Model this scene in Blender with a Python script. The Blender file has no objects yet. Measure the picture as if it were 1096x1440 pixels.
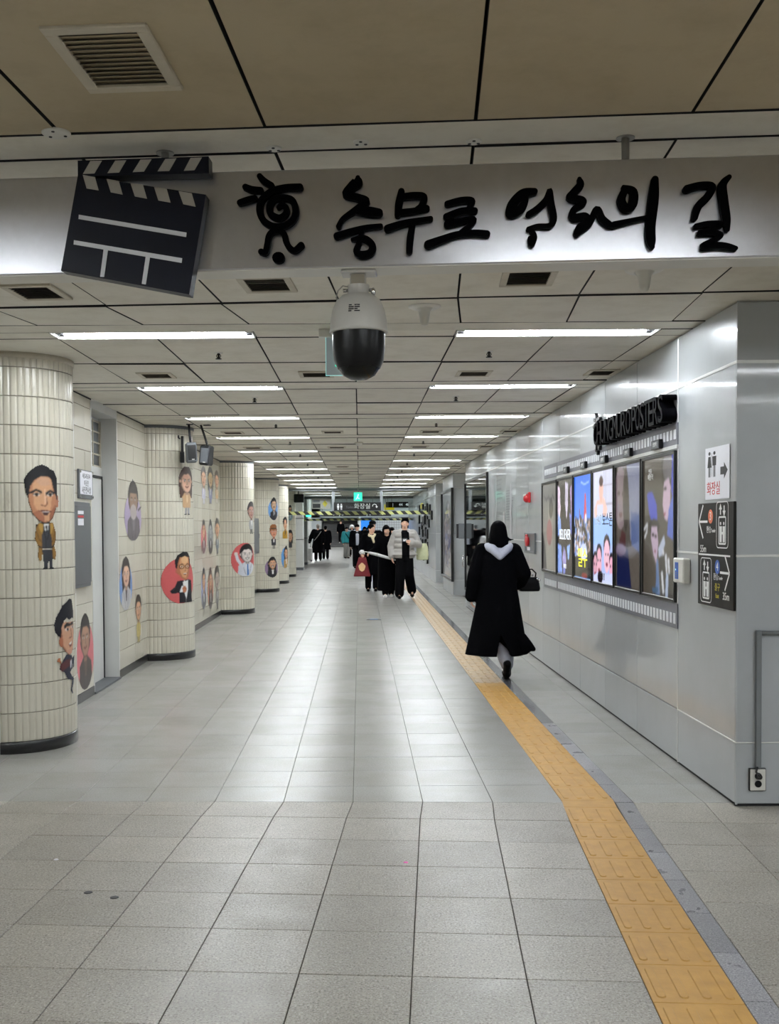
import bpy, bmesh, math, random
import numpy as np
from mathutils import Vector, Matrix, Euler
from mathutils.geometry import tessellate_polygon

random.seed(7)
S = bpy.context.scene
COL = S.collection
TH = 0.0718                      # the hall in the foreground is turned by this angle against the corridor
CT, ST = math.cos(TH), math.sin(TH)
HC = 2.82                        # ceiling height
EYE = 1.575


def near(x, y):                  # hall coordinates -> world
    return (x * CT + y * ST, -x * ST + y * CT)


# ---------------------------------------------------------------- camera
cam = bpy.data.objects.new('camera', bpy.data.cameras.new('camera'))
COL.objects.link(cam)
S.camera = cam
FPX, CXP, CYP, PITCH, ROLL = 1474.95, 506.02, 782.82, 0.0274, 0.0065
cam.data.sensor_fit = 'VERTICAL'
cam.data.sensor_height = 36.0
cam.data.sensor_width = 36.0
cam.data.lens = FPX / 1440.0 * 36.0
cam.data.shift_x = (548.0 - CXP) / 1440.0
cam.data.shift_y = (CYP - 720.0) / 1440.0
cam.data.clip_start = 0.05
cam.data.clip_end = 300
_f = Vector((0, math.cos(PITCH), -math.sin(PITCH)))
_d = Vector((0, -math.sin(PITCH), -math.cos(PITCH)))
_r = Vector((1, 0, 0))
_r2 = _r * math.cos(ROLL) + _d * math.sin(ROLL)
_d2 = _d * math.cos(ROLL) - _r * math.sin(ROLL)
M = Matrix.Identity(4)
for i in range(3):
    M[i][0] = _r2[i]
    M[i][1] = -_d2[i]
    M[i][2] = -_f[i]
M[2][3] = EYE
cam.matrix_world = M

# ---------------------------------------------------------------- world, exposure
w = bpy.data.worlds.new('underground')
S.world = w
w.use_nodes = True
w.node_tree.nodes['Background'].inputs[0].default_value = (0.6, 0.7, 0.8, 1)
w.node_tree.nodes['Background'].inputs[1].default_value = 0.02
S.view_settings.view_transform = 'Standard'
S.view_settings.look = 'None'
S.view_settings.exposure = -0.12
S.view_settings.gamma = 1.0
S.view_settings.use_curve_mapping = False
TUBE_POWER = 100.0                # radiance of the fluorescent tubes


# ---------------------------------------------------------------- materials
def lin(r, g, b):
    def c(u):
        u /= 255.0
        return u / 12.92 if u <= 0.04045 else ((u + 0.055) / 1.055) ** 2.4
    return (c(r), c(g), c(b), 1.0)


class NT:
    def __init__(s, name):
        s.m = bpy.data.materials.new(name)
        s.m.use_nodes = True
        s.t = s.m.node_tree
        s.b = s.t.nodes['Principled BSDF']

    def n(s, typ, **kw):
        x = s.t.nodes.new(typ)
        for k, v in kw.items():
            setattr(x, k, v)
        return x

    def l(s, a, b):
        s.t.links.new(a, b)

    def math(s, op, a, b=None, clamp=False):
        x = s.n('ShaderNodeMath', operation=op, use_clamp=clamp)
        for i, q in enumerate((a, b)):
            if q is None:
                continue
            if isinstance(q, (int, float)):
                x.inputs[i].default_value = q
            else:
                s.l(q, x.inputs[i])
        return x.outputs[0]

    def noise(s, scale, detail=2.0, rough=0.5, coord='Object', stretch=None):
        if coord == 'Object':
            out = s.n('ShaderNodeNewGeometry').outputs['Position']
        else:
            out = s.n('ShaderNodeTexCoord').outputs[coord]
        if stretch:
            mp = s.n('ShaderNodeMapping')
            mp.inputs['Scale'].default_value = stretch
            s.l(out, mp.inputs[0])
            out = mp.outputs[0]
        x = s.n('ShaderNodeTexNoise')
        x.inputs['Scale'].default_value = scale
        x.inputs['Detail'].default_value = detail
        x.inputs['Roughness'].default_value = rough
        s.l(out, x.inputs['Vector'])
        return x.outputs[0]

    def ramp(s, fac, stops):
        x = s.n('ShaderNodeValToRGB')
        e = x.color_ramp.elements
        while len(e) < len(stops):
            e.new(0.5)
        for q, (p, c) in zip(e, stops):
            q.position = p
            q.color = c if len(c) == 4 else (*c, 1)
        s.l(fac, x.inputs[0])
        return x.outputs[0]

    def mix(s, fac, a, b, mode='MIX'):
        x = s.n('ShaderNodeMix', data_type='RGBA', blend_type=mode)
        for i, q in ((0, fac), (6, a), (7, b)):
            if isinstance(q, (int, float)):
                x.inputs[i].default_value = q
            elif isinstance(q, tuple):
                x.inputs[i].default_value = q
            else:
                s.l(q, x.inputs[i])
        return x.outputs[2]

    def rnd(s):                  # one random value per object and per loose piece
        o = s.n('ShaderNodeObjectInfo').outputs['Random']
        g = s.n('ShaderNodeNewGeometry').outputs['Random Per Island']
        return s.math('FRACT', s.math('ADD', o, g))

    def bump(s, h, strength=0.2, dist=0.01):
        x = s.n('ShaderNodeBump')
        x.inputs['Strength'].default_value = strength
        x.inputs['Distance'].default_value = dist
        s.l(h, x.inputs['Height'])
        s.l(x.outputs[0], s.b.inputs['Normal'])


def mat(name, col, rough=0.5, metal=0.0, var=0.06, scale=8.0, coat=0.0, coatr=0.05, bump=0.0, emit=None, spec=0.5, anis=0.0):
    t = NT(name)
    c = lin(*col)
    nz = t.noise(scale, 4.0, 0.6)
    lo = tuple(v * (1 - var) for v in c[:3])
    hi = tuple(min(1, v * (1 + var)) for v in c[:3])
    t.l(t.ramp(nz, [(0.3, lo), (0.7, hi)]), t.b.inputs['Base Color'])
    t.b.inputs['Roughness'].default_value = rough
    t.b.inputs['Metallic'].default_value = metal
    t.b.inputs['Coat Weight'].default_value = coat
    t.b.inputs['Coat Roughness'].default_value = coatr
    t.b.inputs['Specular IOR Level'].default_value = spec
    t.b.inputs['Anisotropic'].default_value = anis
    if emit:
        t.b.inputs['Emission Color'].default_value = c
        t.b.inputs['Emission Strength'].default_value = emit
    if bump:
        t.bump(t.noise(scale * 6, 4.0), bump, 0.01)
    return t.m


def stone(name, base, dark, light, rough, speck=260.0, var=0.10, coat=0.0, bumpy=True):
    t = NT(name)
    a = t.noise(speck, 3.0, 0.7)
    b = t.noise(speck * 0.35, 4.0, 0.7)
    big = t.noise(2.5, 3.0, 0.6)
    c = t.ramp(a, [(0.36, lin(*dark)), (0.45, lin(*base)), (0.56, lin(*base)), (0.64, lin(*light))])
    c2 = t.ramp(b, [(0.35, (0.78, 0.78, 0.78)), (0.6, (1.05, 1.05, 1.05))])
    c = t.mix(0.7, c, c2, 'MULTIPLY')
    r = t.ramp(t.rnd(), [(0.0, (1 - var,) * 3), (1.0, (1 + var * 0.6,) * 3)])
    c = t.mix(1.0, c, r, 'MULTIPLY')
    st = t.ramp(big, [(0.3, (0.9, 0.89, 0.87)), (0.6, (1, 1, 1))])
    c = t.mix(1.0, c, st, 'MULTIPLY')
    t.l(c, t.b.inputs['Base Color'])
    if bumpy:
        rr = t.ramp(t.noise(6.0, 4.0), [(0.3, (rough * 0.85,) * 3), (0.7, (min(1, rough * 1.2),) * 3)])
        t.l(rr, t.b.inputs['Roughness'])
    else:
        t.b.inputs['Roughness'].default_value = rough
        t.b.inputs['Specular IOR Level'].default_value = 0.36
    t.b.inputs['Coat Weight'].default_value = coat
    t.b.inputs['Coat Roughness'].default_value = 0.12
    if bumpy:
        t.bump(a, 0.03, 0.001)
    return t.m


def glazed(name, base, grime, rough=0.22):
    t = NT(name)
    g1 = t.noise(3.5, 6.0, 0.7, stretch=(1, 1, 0.35))
    g2 = t.noise(28.0, 4.0, 0.7, stretch=(1, 1, 0.12))
    k = t.math('MULTIPLY', g1, g2)
    r = t.ramp(t.rnd(), [(0.0, (0.9, 0.89, 0.87)), (1.0, (1.04, 1.04, 1.03))])
    c = t.ramp(k, [(0.14, lin(*base)), (0.36, lin(*base)), (0.5, lin(*grime))])
    t.l(t.mix(1.0, c, r, 'MULTIPLY'), t.b.inputs['Base Color'])
    t.b.inputs['Roughness'].default_value = rough
    t.bump(t.noise(14.0, 3.0), 0.08, 0.004)
    return t.m


def enamel(name, base, rough=0.34, coatr=0.06):
    t = NT(name)
    r = t.ramp(t.rnd(), [(0.0, (0.95, 0.95, 0.955)), (1.0, (1.04, 1.04, 1.035))])
    sm = t.ramp(t.noise(2.2, 5.0, 0.65), [(0.3, (0.93, 0.93, 0.92)), (0.65, (1.02, 1.02, 1.02))])
    c = t.mix(1.0, t.mix(1.0, lin(*base), r, 'MULTIPLY'), sm, 'MULTIPLY')
    t.l(c, t.b.inputs['Base Color'])
    t.b.inputs['Roughness'].default_value = rough
    t.b.inputs['Metallic'].default_value = 0.15
    t.b.inputs['Coat Weight'].default_value = 0.55
    t.b.inputs['Coat Roughness'].default_value = coatr
    t.bump(t.noise(1.6, 1.0), 0.10, 0.05)
    return t.m


def panelmat(name, base):
    t = NT(name)
    r = t.ramp(t.rnd(), [(0.0, (0.93, 0.93, 0.92)), (1.0, (1.05, 1.05, 1.05))])
    st = t.ramp(t.noise(3.2, 6.0, 0.7, coord='Object'), [(0.28, (0.84, 0.82, 0.78)), (0.55, (1, 1, 1))])
    c = t.mix(1.0, t.mix(1.0, lin(*base), r, 'MULTIPLY'), st, 'MULTIPLY')
    t.l(c, t.b.inputs['Base Color'])
    t.b.inputs['Roughness'].default_value = 0.55
    t.bump(t.noise(2.0, 2.0), 0.12, 0.02)
    return t.m


def attr_mat(name, rough=0.45, emit=0.0, coat=0.0, spec=0.5):
    t = NT(name)
    a = t.n('ShaderNodeAttribute')
    a.attribute_name = 'Col'
    if emit:                     # a lit panel is black glass when it is off
        t.l(t.mix(1.0, a.outputs['Color'], (0.12, 0.12, 0.12, 1), 'MULTIPLY'), t.b.inputs['Base Color'])
    else:
        t.l(a.outputs['Color'], t.b.inputs['Base Color'])
    t.b.inputs['Roughness'].default_value = rough
    t.b.inputs['Coat Weight'].default_value = coat
    t.b.inputs['Coat Roughness'].default_value = 0.03
    t.b.inputs['Specular IOR Level'].default_value = spec
    if emit:
        t.l(a.outputs['Color'], t.b.inputs['Emission Color'])
        t.b.inputs['Emission Strength'].default_value = emit
    return t.m


def tape_mat():
    t = NT('hazard_tape')
    tc = t.n('ShaderNodeTexCoord')
    sx = t.n('ShaderNodeSeparateXYZ')
    t.l(tc.outputs['Object'], sx.inputs[0])
    k = t.math('FRACT', t.math('MULTIPLY', t.math('ADD', sx.outputs['X'], sx.outputs['Z']), 3.6))
    t.l(t.ramp(k, [(0.49, lin(20, 20, 20)), (0.51, lin(176, 178, 112))]), t.b.inputs['Base Color'])
    t.b.inputs['Roughness'].default_value = 0.4
    return t.m


def glass_mat():
    t = NT('clear_glass')
    t.b.inputs['Base Color'].default_value = (0.9, 0.96, 0.95, 1)
    t.b.inputs['Transmission Weight'].default_value = 1.0
    t.b.inputs['Roughness'].default_value = 0.0
    t.b.inputs['IOR'].default_value = 1.05
    return t.m


K = {}
K['floor_near'] = stone('granite_floor', (163, 157, 146), (98, 94, 86), (198, 194, 186), 0.36, 120, 0.13)
K['floor_far'] = stone('polished_floor', (168, 166, 161), (146, 144, 140), (184, 183, 180), 0.27, 300, 0.07, bumpy=False)
K['granite'] = stone('grey_granite', (146, 145, 150), (92, 91, 96), (192, 191, 193), 0.3, 150, 0.22)
K['granite_dark'] = stone('dark_polished_granite', (112, 112, 116), (70, 70, 74), (150, 150, 152), 0.16, 150, 0.3, bumpy=False)
K['grout'] = mat('floor_grout', (70, 66, 60), 0.9, var=0.2, scale=30)
K['tactile'] = mat('yellow_tactile', (192, 147, 74), 0.5, var=0.10, scale=12, bump=0.05)
K['tactile_worn'] = mat('worn_yellow_tactile', (190, 158, 112), 0.38, var=0.16, scale=9, bump=0.05, coat=0.2)
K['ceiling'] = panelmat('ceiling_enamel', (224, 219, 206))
K['ceiling_brown'] = panelmat('brown_ceiling_enamel', (182, 168, 140))  # browner enamel for the ceiling rows nearest the viewer
K['void'] = mat('ceiling_void', (14, 13, 12), 0.95, var=0.2)
K['gap'] = mat('dark_joint', (26, 26, 27), 0.8, var=0.2)
K['enamel'] = enamel('enamel_steel', (178, 182, 185))
K['rail'] = mat('pale_trim', (232, 233, 230), 0.3, 0.2, coat=0.5)
K['tile'] = glazed('cream_tile', (214, 209, 194), (146, 136, 116))
K['mortar'] = mat('dirty_mortar', (140, 134, 120), 0.9, var=0.3, scale=14)
K['black_base'] = mat('black_base', (22, 22, 23), 0.28, var=0.2, scale=6, coat=0.3)
K['white_paint'] = mat('white_paint', (214, 214, 210), 0.45, var=0.04, scale=3)
K['door_grey'] = mat('door_paint', (190, 190, 187), 0.4, var=0.04, scale=3)
K['sign_metal'] = mat('brushed_metal', (198, 198, 202), 0.3, 1.0, var=0.03, scale=30)
K['black_gloss'] = mat('black_acrylic', (7, 7, 9), 0.3, var=0.2, spec=0.3)
K['black_letter'] = mat('black_letter', (5, 5, 7), 0.5, var=0.2, spec=0.02)
K['navy_black'] = mat('clapper_black', (17, 20, 32), 0.4, var=0.15, scale=5, spec=0.2)
K['stripe_white'] = mat('stripe_white', (226, 228, 232), 0.4, var=0.03)
K['stripe_grey'] = mat('stripe_grey', (172, 168, 160), 0.45, var=0.05)
K['pipe'] = mat('grey_pipe', (150, 147, 140), 0.45, 0.2)
K['lamp_tray'] = mat('lamp_tray', (225, 225, 222), 0.35, 0.1)
K['tube'] = mat('fluorescent_tube', (244, 250, 255), 0.4, var=0.0, emit=TUBE_POWER)
K['vent_frame'] = mat('vent_frame', (196, 188, 170), 0.5, var=0.08)
K['vent_slat'] = mat('vent_slat', (74, 68, 58), 0.6, var=0.2, scale=30)
K['plastic'] = mat('white_plastic', (215, 213, 205), 0.35, var=0.03)
K['cctv_white'] = mat('camera_shell', (196, 194, 188), 0.3, var=0.03, coat=0.3)
K['cctv_black'] = mat('camera_dome', (6, 7, 9), 0.15, var=0.2, spec=0.25)
K['chrome'] = mat('chrome', (215, 215, 215), 0.15, 1.0)
K['dark_metal'] = mat('dark_metal', (48, 48, 50), 0.4, 0.5)
K['grey_box'] = mat('grey_steel', (104, 107, 110), 0.42, 0.3, var=0.06, scale=4)
K['conduit'] = mat('grey_conduit', (118, 122, 124), 0.4, 0.1)
K['film_grey'] = mat('film_strip_grey', (112, 113, 122), 0.35, var=0.05, coat=0.3)
K['film_white'] = mat('film_hole_white', (228, 230, 234), 0.35, var=0.03)
K['screen_frame'] = mat('screen_bezel', (12, 12, 13), 0.3, var=0.2)
K['screen_on'] = attr_mat('lit_screen', 0.15, 1.1, 0.0)
K['screen_dim'] = attr_mat('dim_screen', 0.12, 0.62, 0.3)
K['print'] = attr_mat('printed_sheet', 0.3, 0.0, 0.6)
K['wallprint'] = attr_mat('wall_print', 0.4)
K['mirror'] = mat('dark_mirror', (150, 156, 156), 0.03, 1.0, var=0.02)
K['white_print'] = mat('white_lettering', (236, 236, 234), 0.5, var=0.0)
K['black_print'] = mat('black_lettering', (18, 18, 20), 0.5, var=0.0)
K['red_print'] = mat('red_lettering', (200, 48, 52), 0.5, var=0.0)
K['yellow_print'] = mat('yellow_lettering', (206, 190, 60), 0.5, var=0.0)
K['yellow_lit'] = mat('lit_yellow_lettering', (240, 236, 60), 0.5, var=0.0, emit=0.9)
K['white_lit'] = mat('lit_white_lettering', (236, 240, 246), 0.5, var=0.0, emit=0.9)
K['orange_print'] = mat('orange_disc', (222, 110, 70), 0.4, var=0.0)
K['blue_print'] = mat('blue_disc', (44, 92, 180), 0.4, var=0.0)
K['sign_brown'] = mat('sign_brown_black', (30, 28, 26), 0.45, var=0.06, spec=0.15)
K['paper'] = mat('paper', (236, 236, 242), 0.5, var=0.02)
K['red_paint'] = mat('red_paint', (176, 26, 34), 0.3, coat=0.4)
K['exit_green'] = mat('exit_green', (60, 235, 190), 0.4, var=0.0, emit=1.3)
K['exit_glow'] = mat('exit_glass_edge', (170, 235, 232), 0.3, var=0.0, emit=0.65)
K['exit_face'] = mat('exit_glass_face', (176, 190, 196), 0.2, var=0.02, emit=0.12)
K['led_blue'] = mat('floor_marker_blue', (110, 170, 225), 0.3, var=0.0)
K['blue_panel'] = mat('blue_panel', (30, 130, 225), 0.4, var=0.03, emit=0.55)
K['far_dark'] = mat('dark_steps', (74, 72, 70), 0.6, var=0.1)
K['far_white'] = mat('white_hall_wall', (205, 210, 212), 0.5, var=0.03)
K['shutter'] = mat('black_opening', (10, 10, 11), 0.8)
K['tape'] = tape_mat()
K['glass'] = glass_mat()
K['yellow_bright'] = mat('yellow_board', (228, 205, 40), 0.4, var=0.0, emit=0.5)
K['led_amber'] = mat('amber_lamp', (255, 170, 90), 0.4, var=0.0, emit=2.0)


# ---------------------------------------------------------------- mesh helpers
class MB:
    def __init__(s):
        s.v, s.f, s.mi = [], [], []

    def add(s, vs, fs, mi=0):
        o = len(s.v)
        s.v += [tuple(q) for q in vs]
        s.f += [tuple(o + i for i in f) for f in fs]
        s.mi += [mi] * len(fs)
        return s

    def box(s, x0, x1, y0, y1, z0, z1, mi=0):
        vs = [(x, y, z) for z in (z0, z1) for x, y in ((x0, y0), (x1, y0), (x1, y1), (x0, y1))]
        return s.add(vs, [(3, 2, 1, 0), (4, 5, 6, 7), (0, 1, 5, 4), (1, 2, 6, 5), (2, 3, 7, 6), (3, 0, 4, 7)], mi)

    def cbox(s, x0, x1, y0, y1, z0, z1, c=0.004, mi=0):   # box with all edges chamfered
        n = []
        vs = []
        for ix, x in enumerate((x0, x1)):
            for iy, y in enumerate((y0, y1)):
                for iz, z in enumerate((z0, z1)):
                    sx, sy, sz = (1 if ix == 0 else -1), (1 if iy == 0 else -1), (1 if iz == 0 else -1)
                    vs += [(x, y + sy * c, z + sz * c), (x + sx * c, y, z + sz * c), (x + sx * c, y + sy * c, z)]
        bm = bmesh.new()
        bv = [bm.verts.new(q) for q in vs]
        bmesh.ops.convex_hull(bm, input=bv)
        bm.verts.index_update()
        bmesh.ops.dissolve_limit(bm, angle_limit=0.01, verts=bm.verts, edges=bm.edges)
        bm.verts.index_update()
        s.add([q.co[:] for q in bm.verts], [[q.index for q in f.verts] for f in bm.faces], mi)
        bm.free()
        return s

    def prism(s, pts, z0, z1, mi=0):                      # polygon in XY (ccw), extruded in z
        n = len(pts)
        vs = [(x, y, z0) for x, y in pts] + [(x, y, z1) for x, y in pts]
        fs = [tuple(range(n - 1, -1, -1)), tuple(range(n, 2 * n))]
        fs += [(i, (i + 1) % n, n + (i + 1) % n, n + i) for i in range(n)]
        return s.add(vs, fs, mi)

    def slab(s, pts, z0, z1, gap, ch, up=True, mi=0, edge=None):     # quad panel with inset and chamfered show face
        c = Vector((sum(p[0] for p in pts) / len(pts), sum(p[1] for p in pts) / len(pts)))
        n = len(pts)

        def inset(d):
            out = []
            for i in range(n):
                a, b, e = Vector(pts[i - 1]), Vector(pts[i]), Vector(pts[(i + 1) % n])
                d1, d2 = (b - a).normalized(), (e - b).normalized()
                n1, n2 = Vector((-d1.y, d1.x)), Vector((-d2.y, d2.x))
                q = (n1 + n2)
                q = q / max(0.3, q.dot(n1))
                out.append(b + q * d)
            return out
        A, B = inset(gap), inset(gap + ch)
        if up:
            vs = [(p.x, p.y, z0) for p in A] + [(p.x, p.y, z1 - ch) for p in A] + [(p.x, p.y, z1) for p in B]
            fs = [tuple(range(2 * n, 3 * n))]
            for i in range(n):
                j = (i + 1) % n
                fs += [(i, j, n + j, n + i), (n + i, n + j, 2 * n + j, 2 * n + i)]
        else:
            vs = [(p.x, p.y, z1) for p in A] + [(p.x, p.y, z0 + ch) for p in A] + [(p.x, p.y, z0) for p in B]
            fs = [tuple(range(3 * n - 1, 2 * n - 1, -1))]
            s.add(vs, fs, mi)
            o = len(s.v) - len(vs)
            for i in range(n):
                j = (i + 1) % n
                for f in ((j, i, n + i, n + j), (n + j, n + i, 2 * n + i, 2 * n + j)):
                    s.f.append(tuple(o + q for q in f))
                    s.mi.append(edge if edge is not None else mi)
            return s
        return s.add(vs, fs, mi)

    def tube(s, pts, rs, seg=10, mi=0, caps=True):
        pts = [Vector(p) for p in pts]
        if isinstance(rs, (int, float)):
            rs = [rs] * len(pts)
        vs, fs = [], []
        up = None
        for i, p in enumerate(pts):
            d = (pts[min(i + 1, len(pts) - 1)] - pts[max(i - 1, 0)])
            d = d.normalized() if d.length > 1e-9 else Vector((0, 0, 1))
            if up is None:
                up = Vector((0, 0, 1)) if abs(d.z) < 0.9 else Vector((0, 1, 0))
            a = d.cross(up).normalized()
            b = a.cross(d)
            up = b
            for k in range(seg):
                t = 2 * math.pi * k / seg
                vs.append(p + (a * math.cos(t) + b * math.sin(t)) * rs[i])
        for i in range(len(pts) - 1):
            for k in range(seg):
                q = (k + 1) % seg
                fs.append((i * seg + k, i * seg + q, (i + 1) * seg + q, (i + 1) * seg + k))
        if caps:
            fs.append(tuple(range(seg - 1, -1, -1)))
            fs.append(tuple(range((len(pts) - 1) * seg, len(pts) * seg)))
        return s.add(vs, fs, mi)

    def lathe(s, prof, seg=32, c=(0, 0, 0), mi=0, a0=0.0, a1=2 * math.pi):
        full = abs(a1 - a0 - 2 * math.pi) < 1e-6
        n = seg if full else seg + 1
        vs, fs = [], []
        for r, z in prof:
            for k in range(n):
                t = a0 + (a1 - a0) * k / seg
                vs.append((c[0] + r * math.cos(t), c[1] + r * math.sin(t), c[2] + z))
        for i in range(len(prof) - 1):
            for k in range(seg):
                q = (k + 1) % n
                fs.append((i * n + k, i * n + q, (i + 1) * n + q, (i + 1) * n + k))
        return s.add(vs, fs, mi)

    def ell(s, c, r, seg=16, rings=10, rot=None, mi=0):
        vs, fs = [], []
        R = rot if rot is not None else Matrix.Identity(3)
        c = Vector(c)
        vs.append(c + R @ Vector((0, 0, r[2])))
        for i in range(1, rings):
            p = math.pi * i / rings
            for k in range(seg):
                t = 2 * math.pi * k / seg
                vs.append(c + R @ Vector((r[0] * math.sin(p) * math.cos(t), r[1] * math.sin(p) * math.sin(t), r[2] * math.cos(p))))
        vs.append(c + R @ Vector((0, 0, -r[2])))
        for k in range(seg):
            fs.append((0, 1 + k, 1 + (k + 1) % seg))
        for i in range(rings - 2):
            for k in range(seg):
                q = (k + 1) % seg
                fs.append((1 + i * seg + k, 1 + (i + 1) * seg + k, 1 + (i + 1) * seg + q, 1 + i * seg + q))
        e = len(vs) - 1
        for k in range(seg):
            fs.append((e, e - seg + (k + 1) % seg, e - seg + k))
        return s.add(vs, fs, mi)

    def loft(s, rings, seg=24, mi=0, caps=True, shape=None):
        # rings: (cx, cy, cz, rx, ry); shape(theta, t) scales the radius
        vs, fs = [], []
        for i, (cx, cy, cz, rx, ry) in enumerate(rings):
            for k in range(seg):
                t = 2 * math.pi * k / seg
                m = shape(t, i / (len(rings) - 1)) if shape else 1.0
                vs.append((cx + rx * m * math.cos(t), cy + ry * m * math.sin(t), cz))
        up = rings[-1][2] > rings[0][2]
        for i in range(len(rings) - 1):
            for k in range(seg):
                q = (k + 1) % seg
                f = (i * seg + k, i * seg + q, (i + 1) * seg + q, (i + 1) * seg + k)
                fs.append(f if up else f[::-1])
        if caps:
            lo, hi = tuple(range(seg)), tuple(range((len(rings) - 1) * seg, len(rings) * seg))
            fs += [lo[::-1], hi] if up else [lo, hi[::-1]]
        return s.add(vs, fs, mi)

    def cap(s, p0, p1, r0, r1=None, seg=12, mi=0):        # tapered capsule
        r1 = r0 if r1 is None else r1
        p0, p1 = Vector(p0), Vector(p1)
        d = (p1 - p0)
        L = d.length
        d = d.normalized() if L > 1e-9 else Vector((0, 0, 1))
        pts, rs = [], []
        for a in (80, 50, 20):
            pts.append(p0 - d * r0 * math.sin(math.radians(a)))
            rs.append(r0 * math.cos(math.radians(a)))
        pts += [p0, p1]
        rs += [r0, r1]
        for a in (20, 50, 80):
            pts.append(p1 + d * r1 * math.sin(math.radians(a)))
            rs.append(r1 * math.cos(math.radians(a)))
        return s.tube(pts, rs, seg, mi)

    def chain(s, pts, rs, seg=12, mi=0):
        for i in range(len(pts) - 1):
            s.cap(pts[i], pts[i + 1], rs[i], rs[i + 1], seg, mi)
        return s

    def poly(s, pts2, fn, depth, mi=0):                   # outline in a plane; fn(u, v, d) -> point
        n = len(pts2)
        tri = tessellate_polygon([[Vector((a, b, 0)) for a, b in pts2]])
        vs = [fn(a, b, 0) for a, b in pts2] + [fn(a, b, depth) for a, b in pts2]
        fs = [t for t in tri] + [tuple(n + i for i in t[::-1]) for t in tri]
        fs += [(i, (i + 1) % n, n + (i + 1) % n, n + i) for i in range(n)]
        return s.add(vs, fs, mi)

    def mesh(s, name, mats, smooth=False):
        me = bpy.data.meshes.new(name)
        me.from_pydata(s.v, [], s.f)
        for m in (mats if isinstance(mats, (list, tuple)) else [mats]):
            me.materials.append(K[m] if isinstance(m, str) else m)
        me.polygons.foreach_set('material_index', s.mi)
        if smooth:
            me.polygons.foreach_set('use_smooth', [True] * len(me.polygons))
        me.update()
        return me

    def build(s, name, mats, parent=None, smooth=False, fix=False):
        me = s.mesh(name, mats, smooth)
        if fix:
            bm = bmesh.new()
            bm.from_mesh(me)
            bmesh.ops.recalc_face_normals(bm, faces=bm.faces)
            bm.to_mesh(me)
            bm.free()
        return link(name, me, parent)


def link(name, me, parent=None, loc=None, rz=0.0):
    o = bpy.data.objects.new(name, me)
    COL.objects.link(o)
    if parent is not None:
        o.parent = parent
    if loc is not None:
        o.location = loc
    if rz:
        o.rotation_euler.z = rz
    return o


def tag(o, label, cat, group=None, kind=None):
    if label:
        o['label'] = label
    if cat:
        o['category'] = cat
    if group:
        o['group'] = group
    if kind:
        o['kind'] = kind
    return o


def thing(name, label, cat, loc=(0, 0, 0), rz=0.0, group=None):
    o = link(name, None, None, loc, rz)
    o.empty_display_size = 0.05
    return tag(o, label, cat, group)


def struct(o, label=None):
    o['kind'] = 'structure'
    if label:
        o['label'] = label
    return o


def stuff(o):
    o['kind'] = 'stuff'
    return o


def copy_tree(o, parent=None):
    c = o.copy()
    COL.objects.link(c)
    c.parent = parent
    for ch in list(o.children):
        copy_tree(ch, c)
    return c


ORD = ['first', 'second', 'third', 'fourth', 'fifth', 'sixth', 'seventh', 'eighth', 'ninth', 'tenth', 'eleventh',
       'twelfth', 'thirteenth', 'fourteenth', 'fifteenth', 'sixteenth', 'seventeenth', 'eighteenth']
FACE_CAM = Matrix(((1, 0, 0), (0, 0, -1), (0, 1, 0)))      # local x right, y up, seen from the camera side
FACE_LEFT = Matrix(((0, 0, -1), (-1, 0, 0), (0, 1, 0)))    # on the right wall, seen from the corridor
FACE_RIGHT = Matrix(((0, 0, 1), (1, 0, 0), (0, 1, 0)))     # on the left wall


def text(body, size, m, name, parent, pos, R=FACE_CAM, ext=0.0012, sx=1.0, align='CENTER'):
    cu = bpy.data.curves.new(name, 'FONT')
    cu.body = body
    cu.size = size
    cu.extrude = ext
    cu.align_x = align
    cu.align_y = 'CENTER'
    cu.resolution_u = 3
    t = bpy.data.objects.new(name, cu)
    COL.objects.link(t)
    dg = bpy.context.evaluated_depsgraph_get()
    me = bpy.data.meshes.new_from_object(t.evaluated_get(dg))
    bpy.data.objects.remove(t)
    me.name = name
    T = Matrix.Translation(Vector(pos)) @ R.to_4x4() @ Matrix.Diagonal((sx, 1, 1, 1))
    me.transform(T)
    me.materials.clear()
    me.materials.append(K[m])
    return link(name, me, parent)


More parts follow.
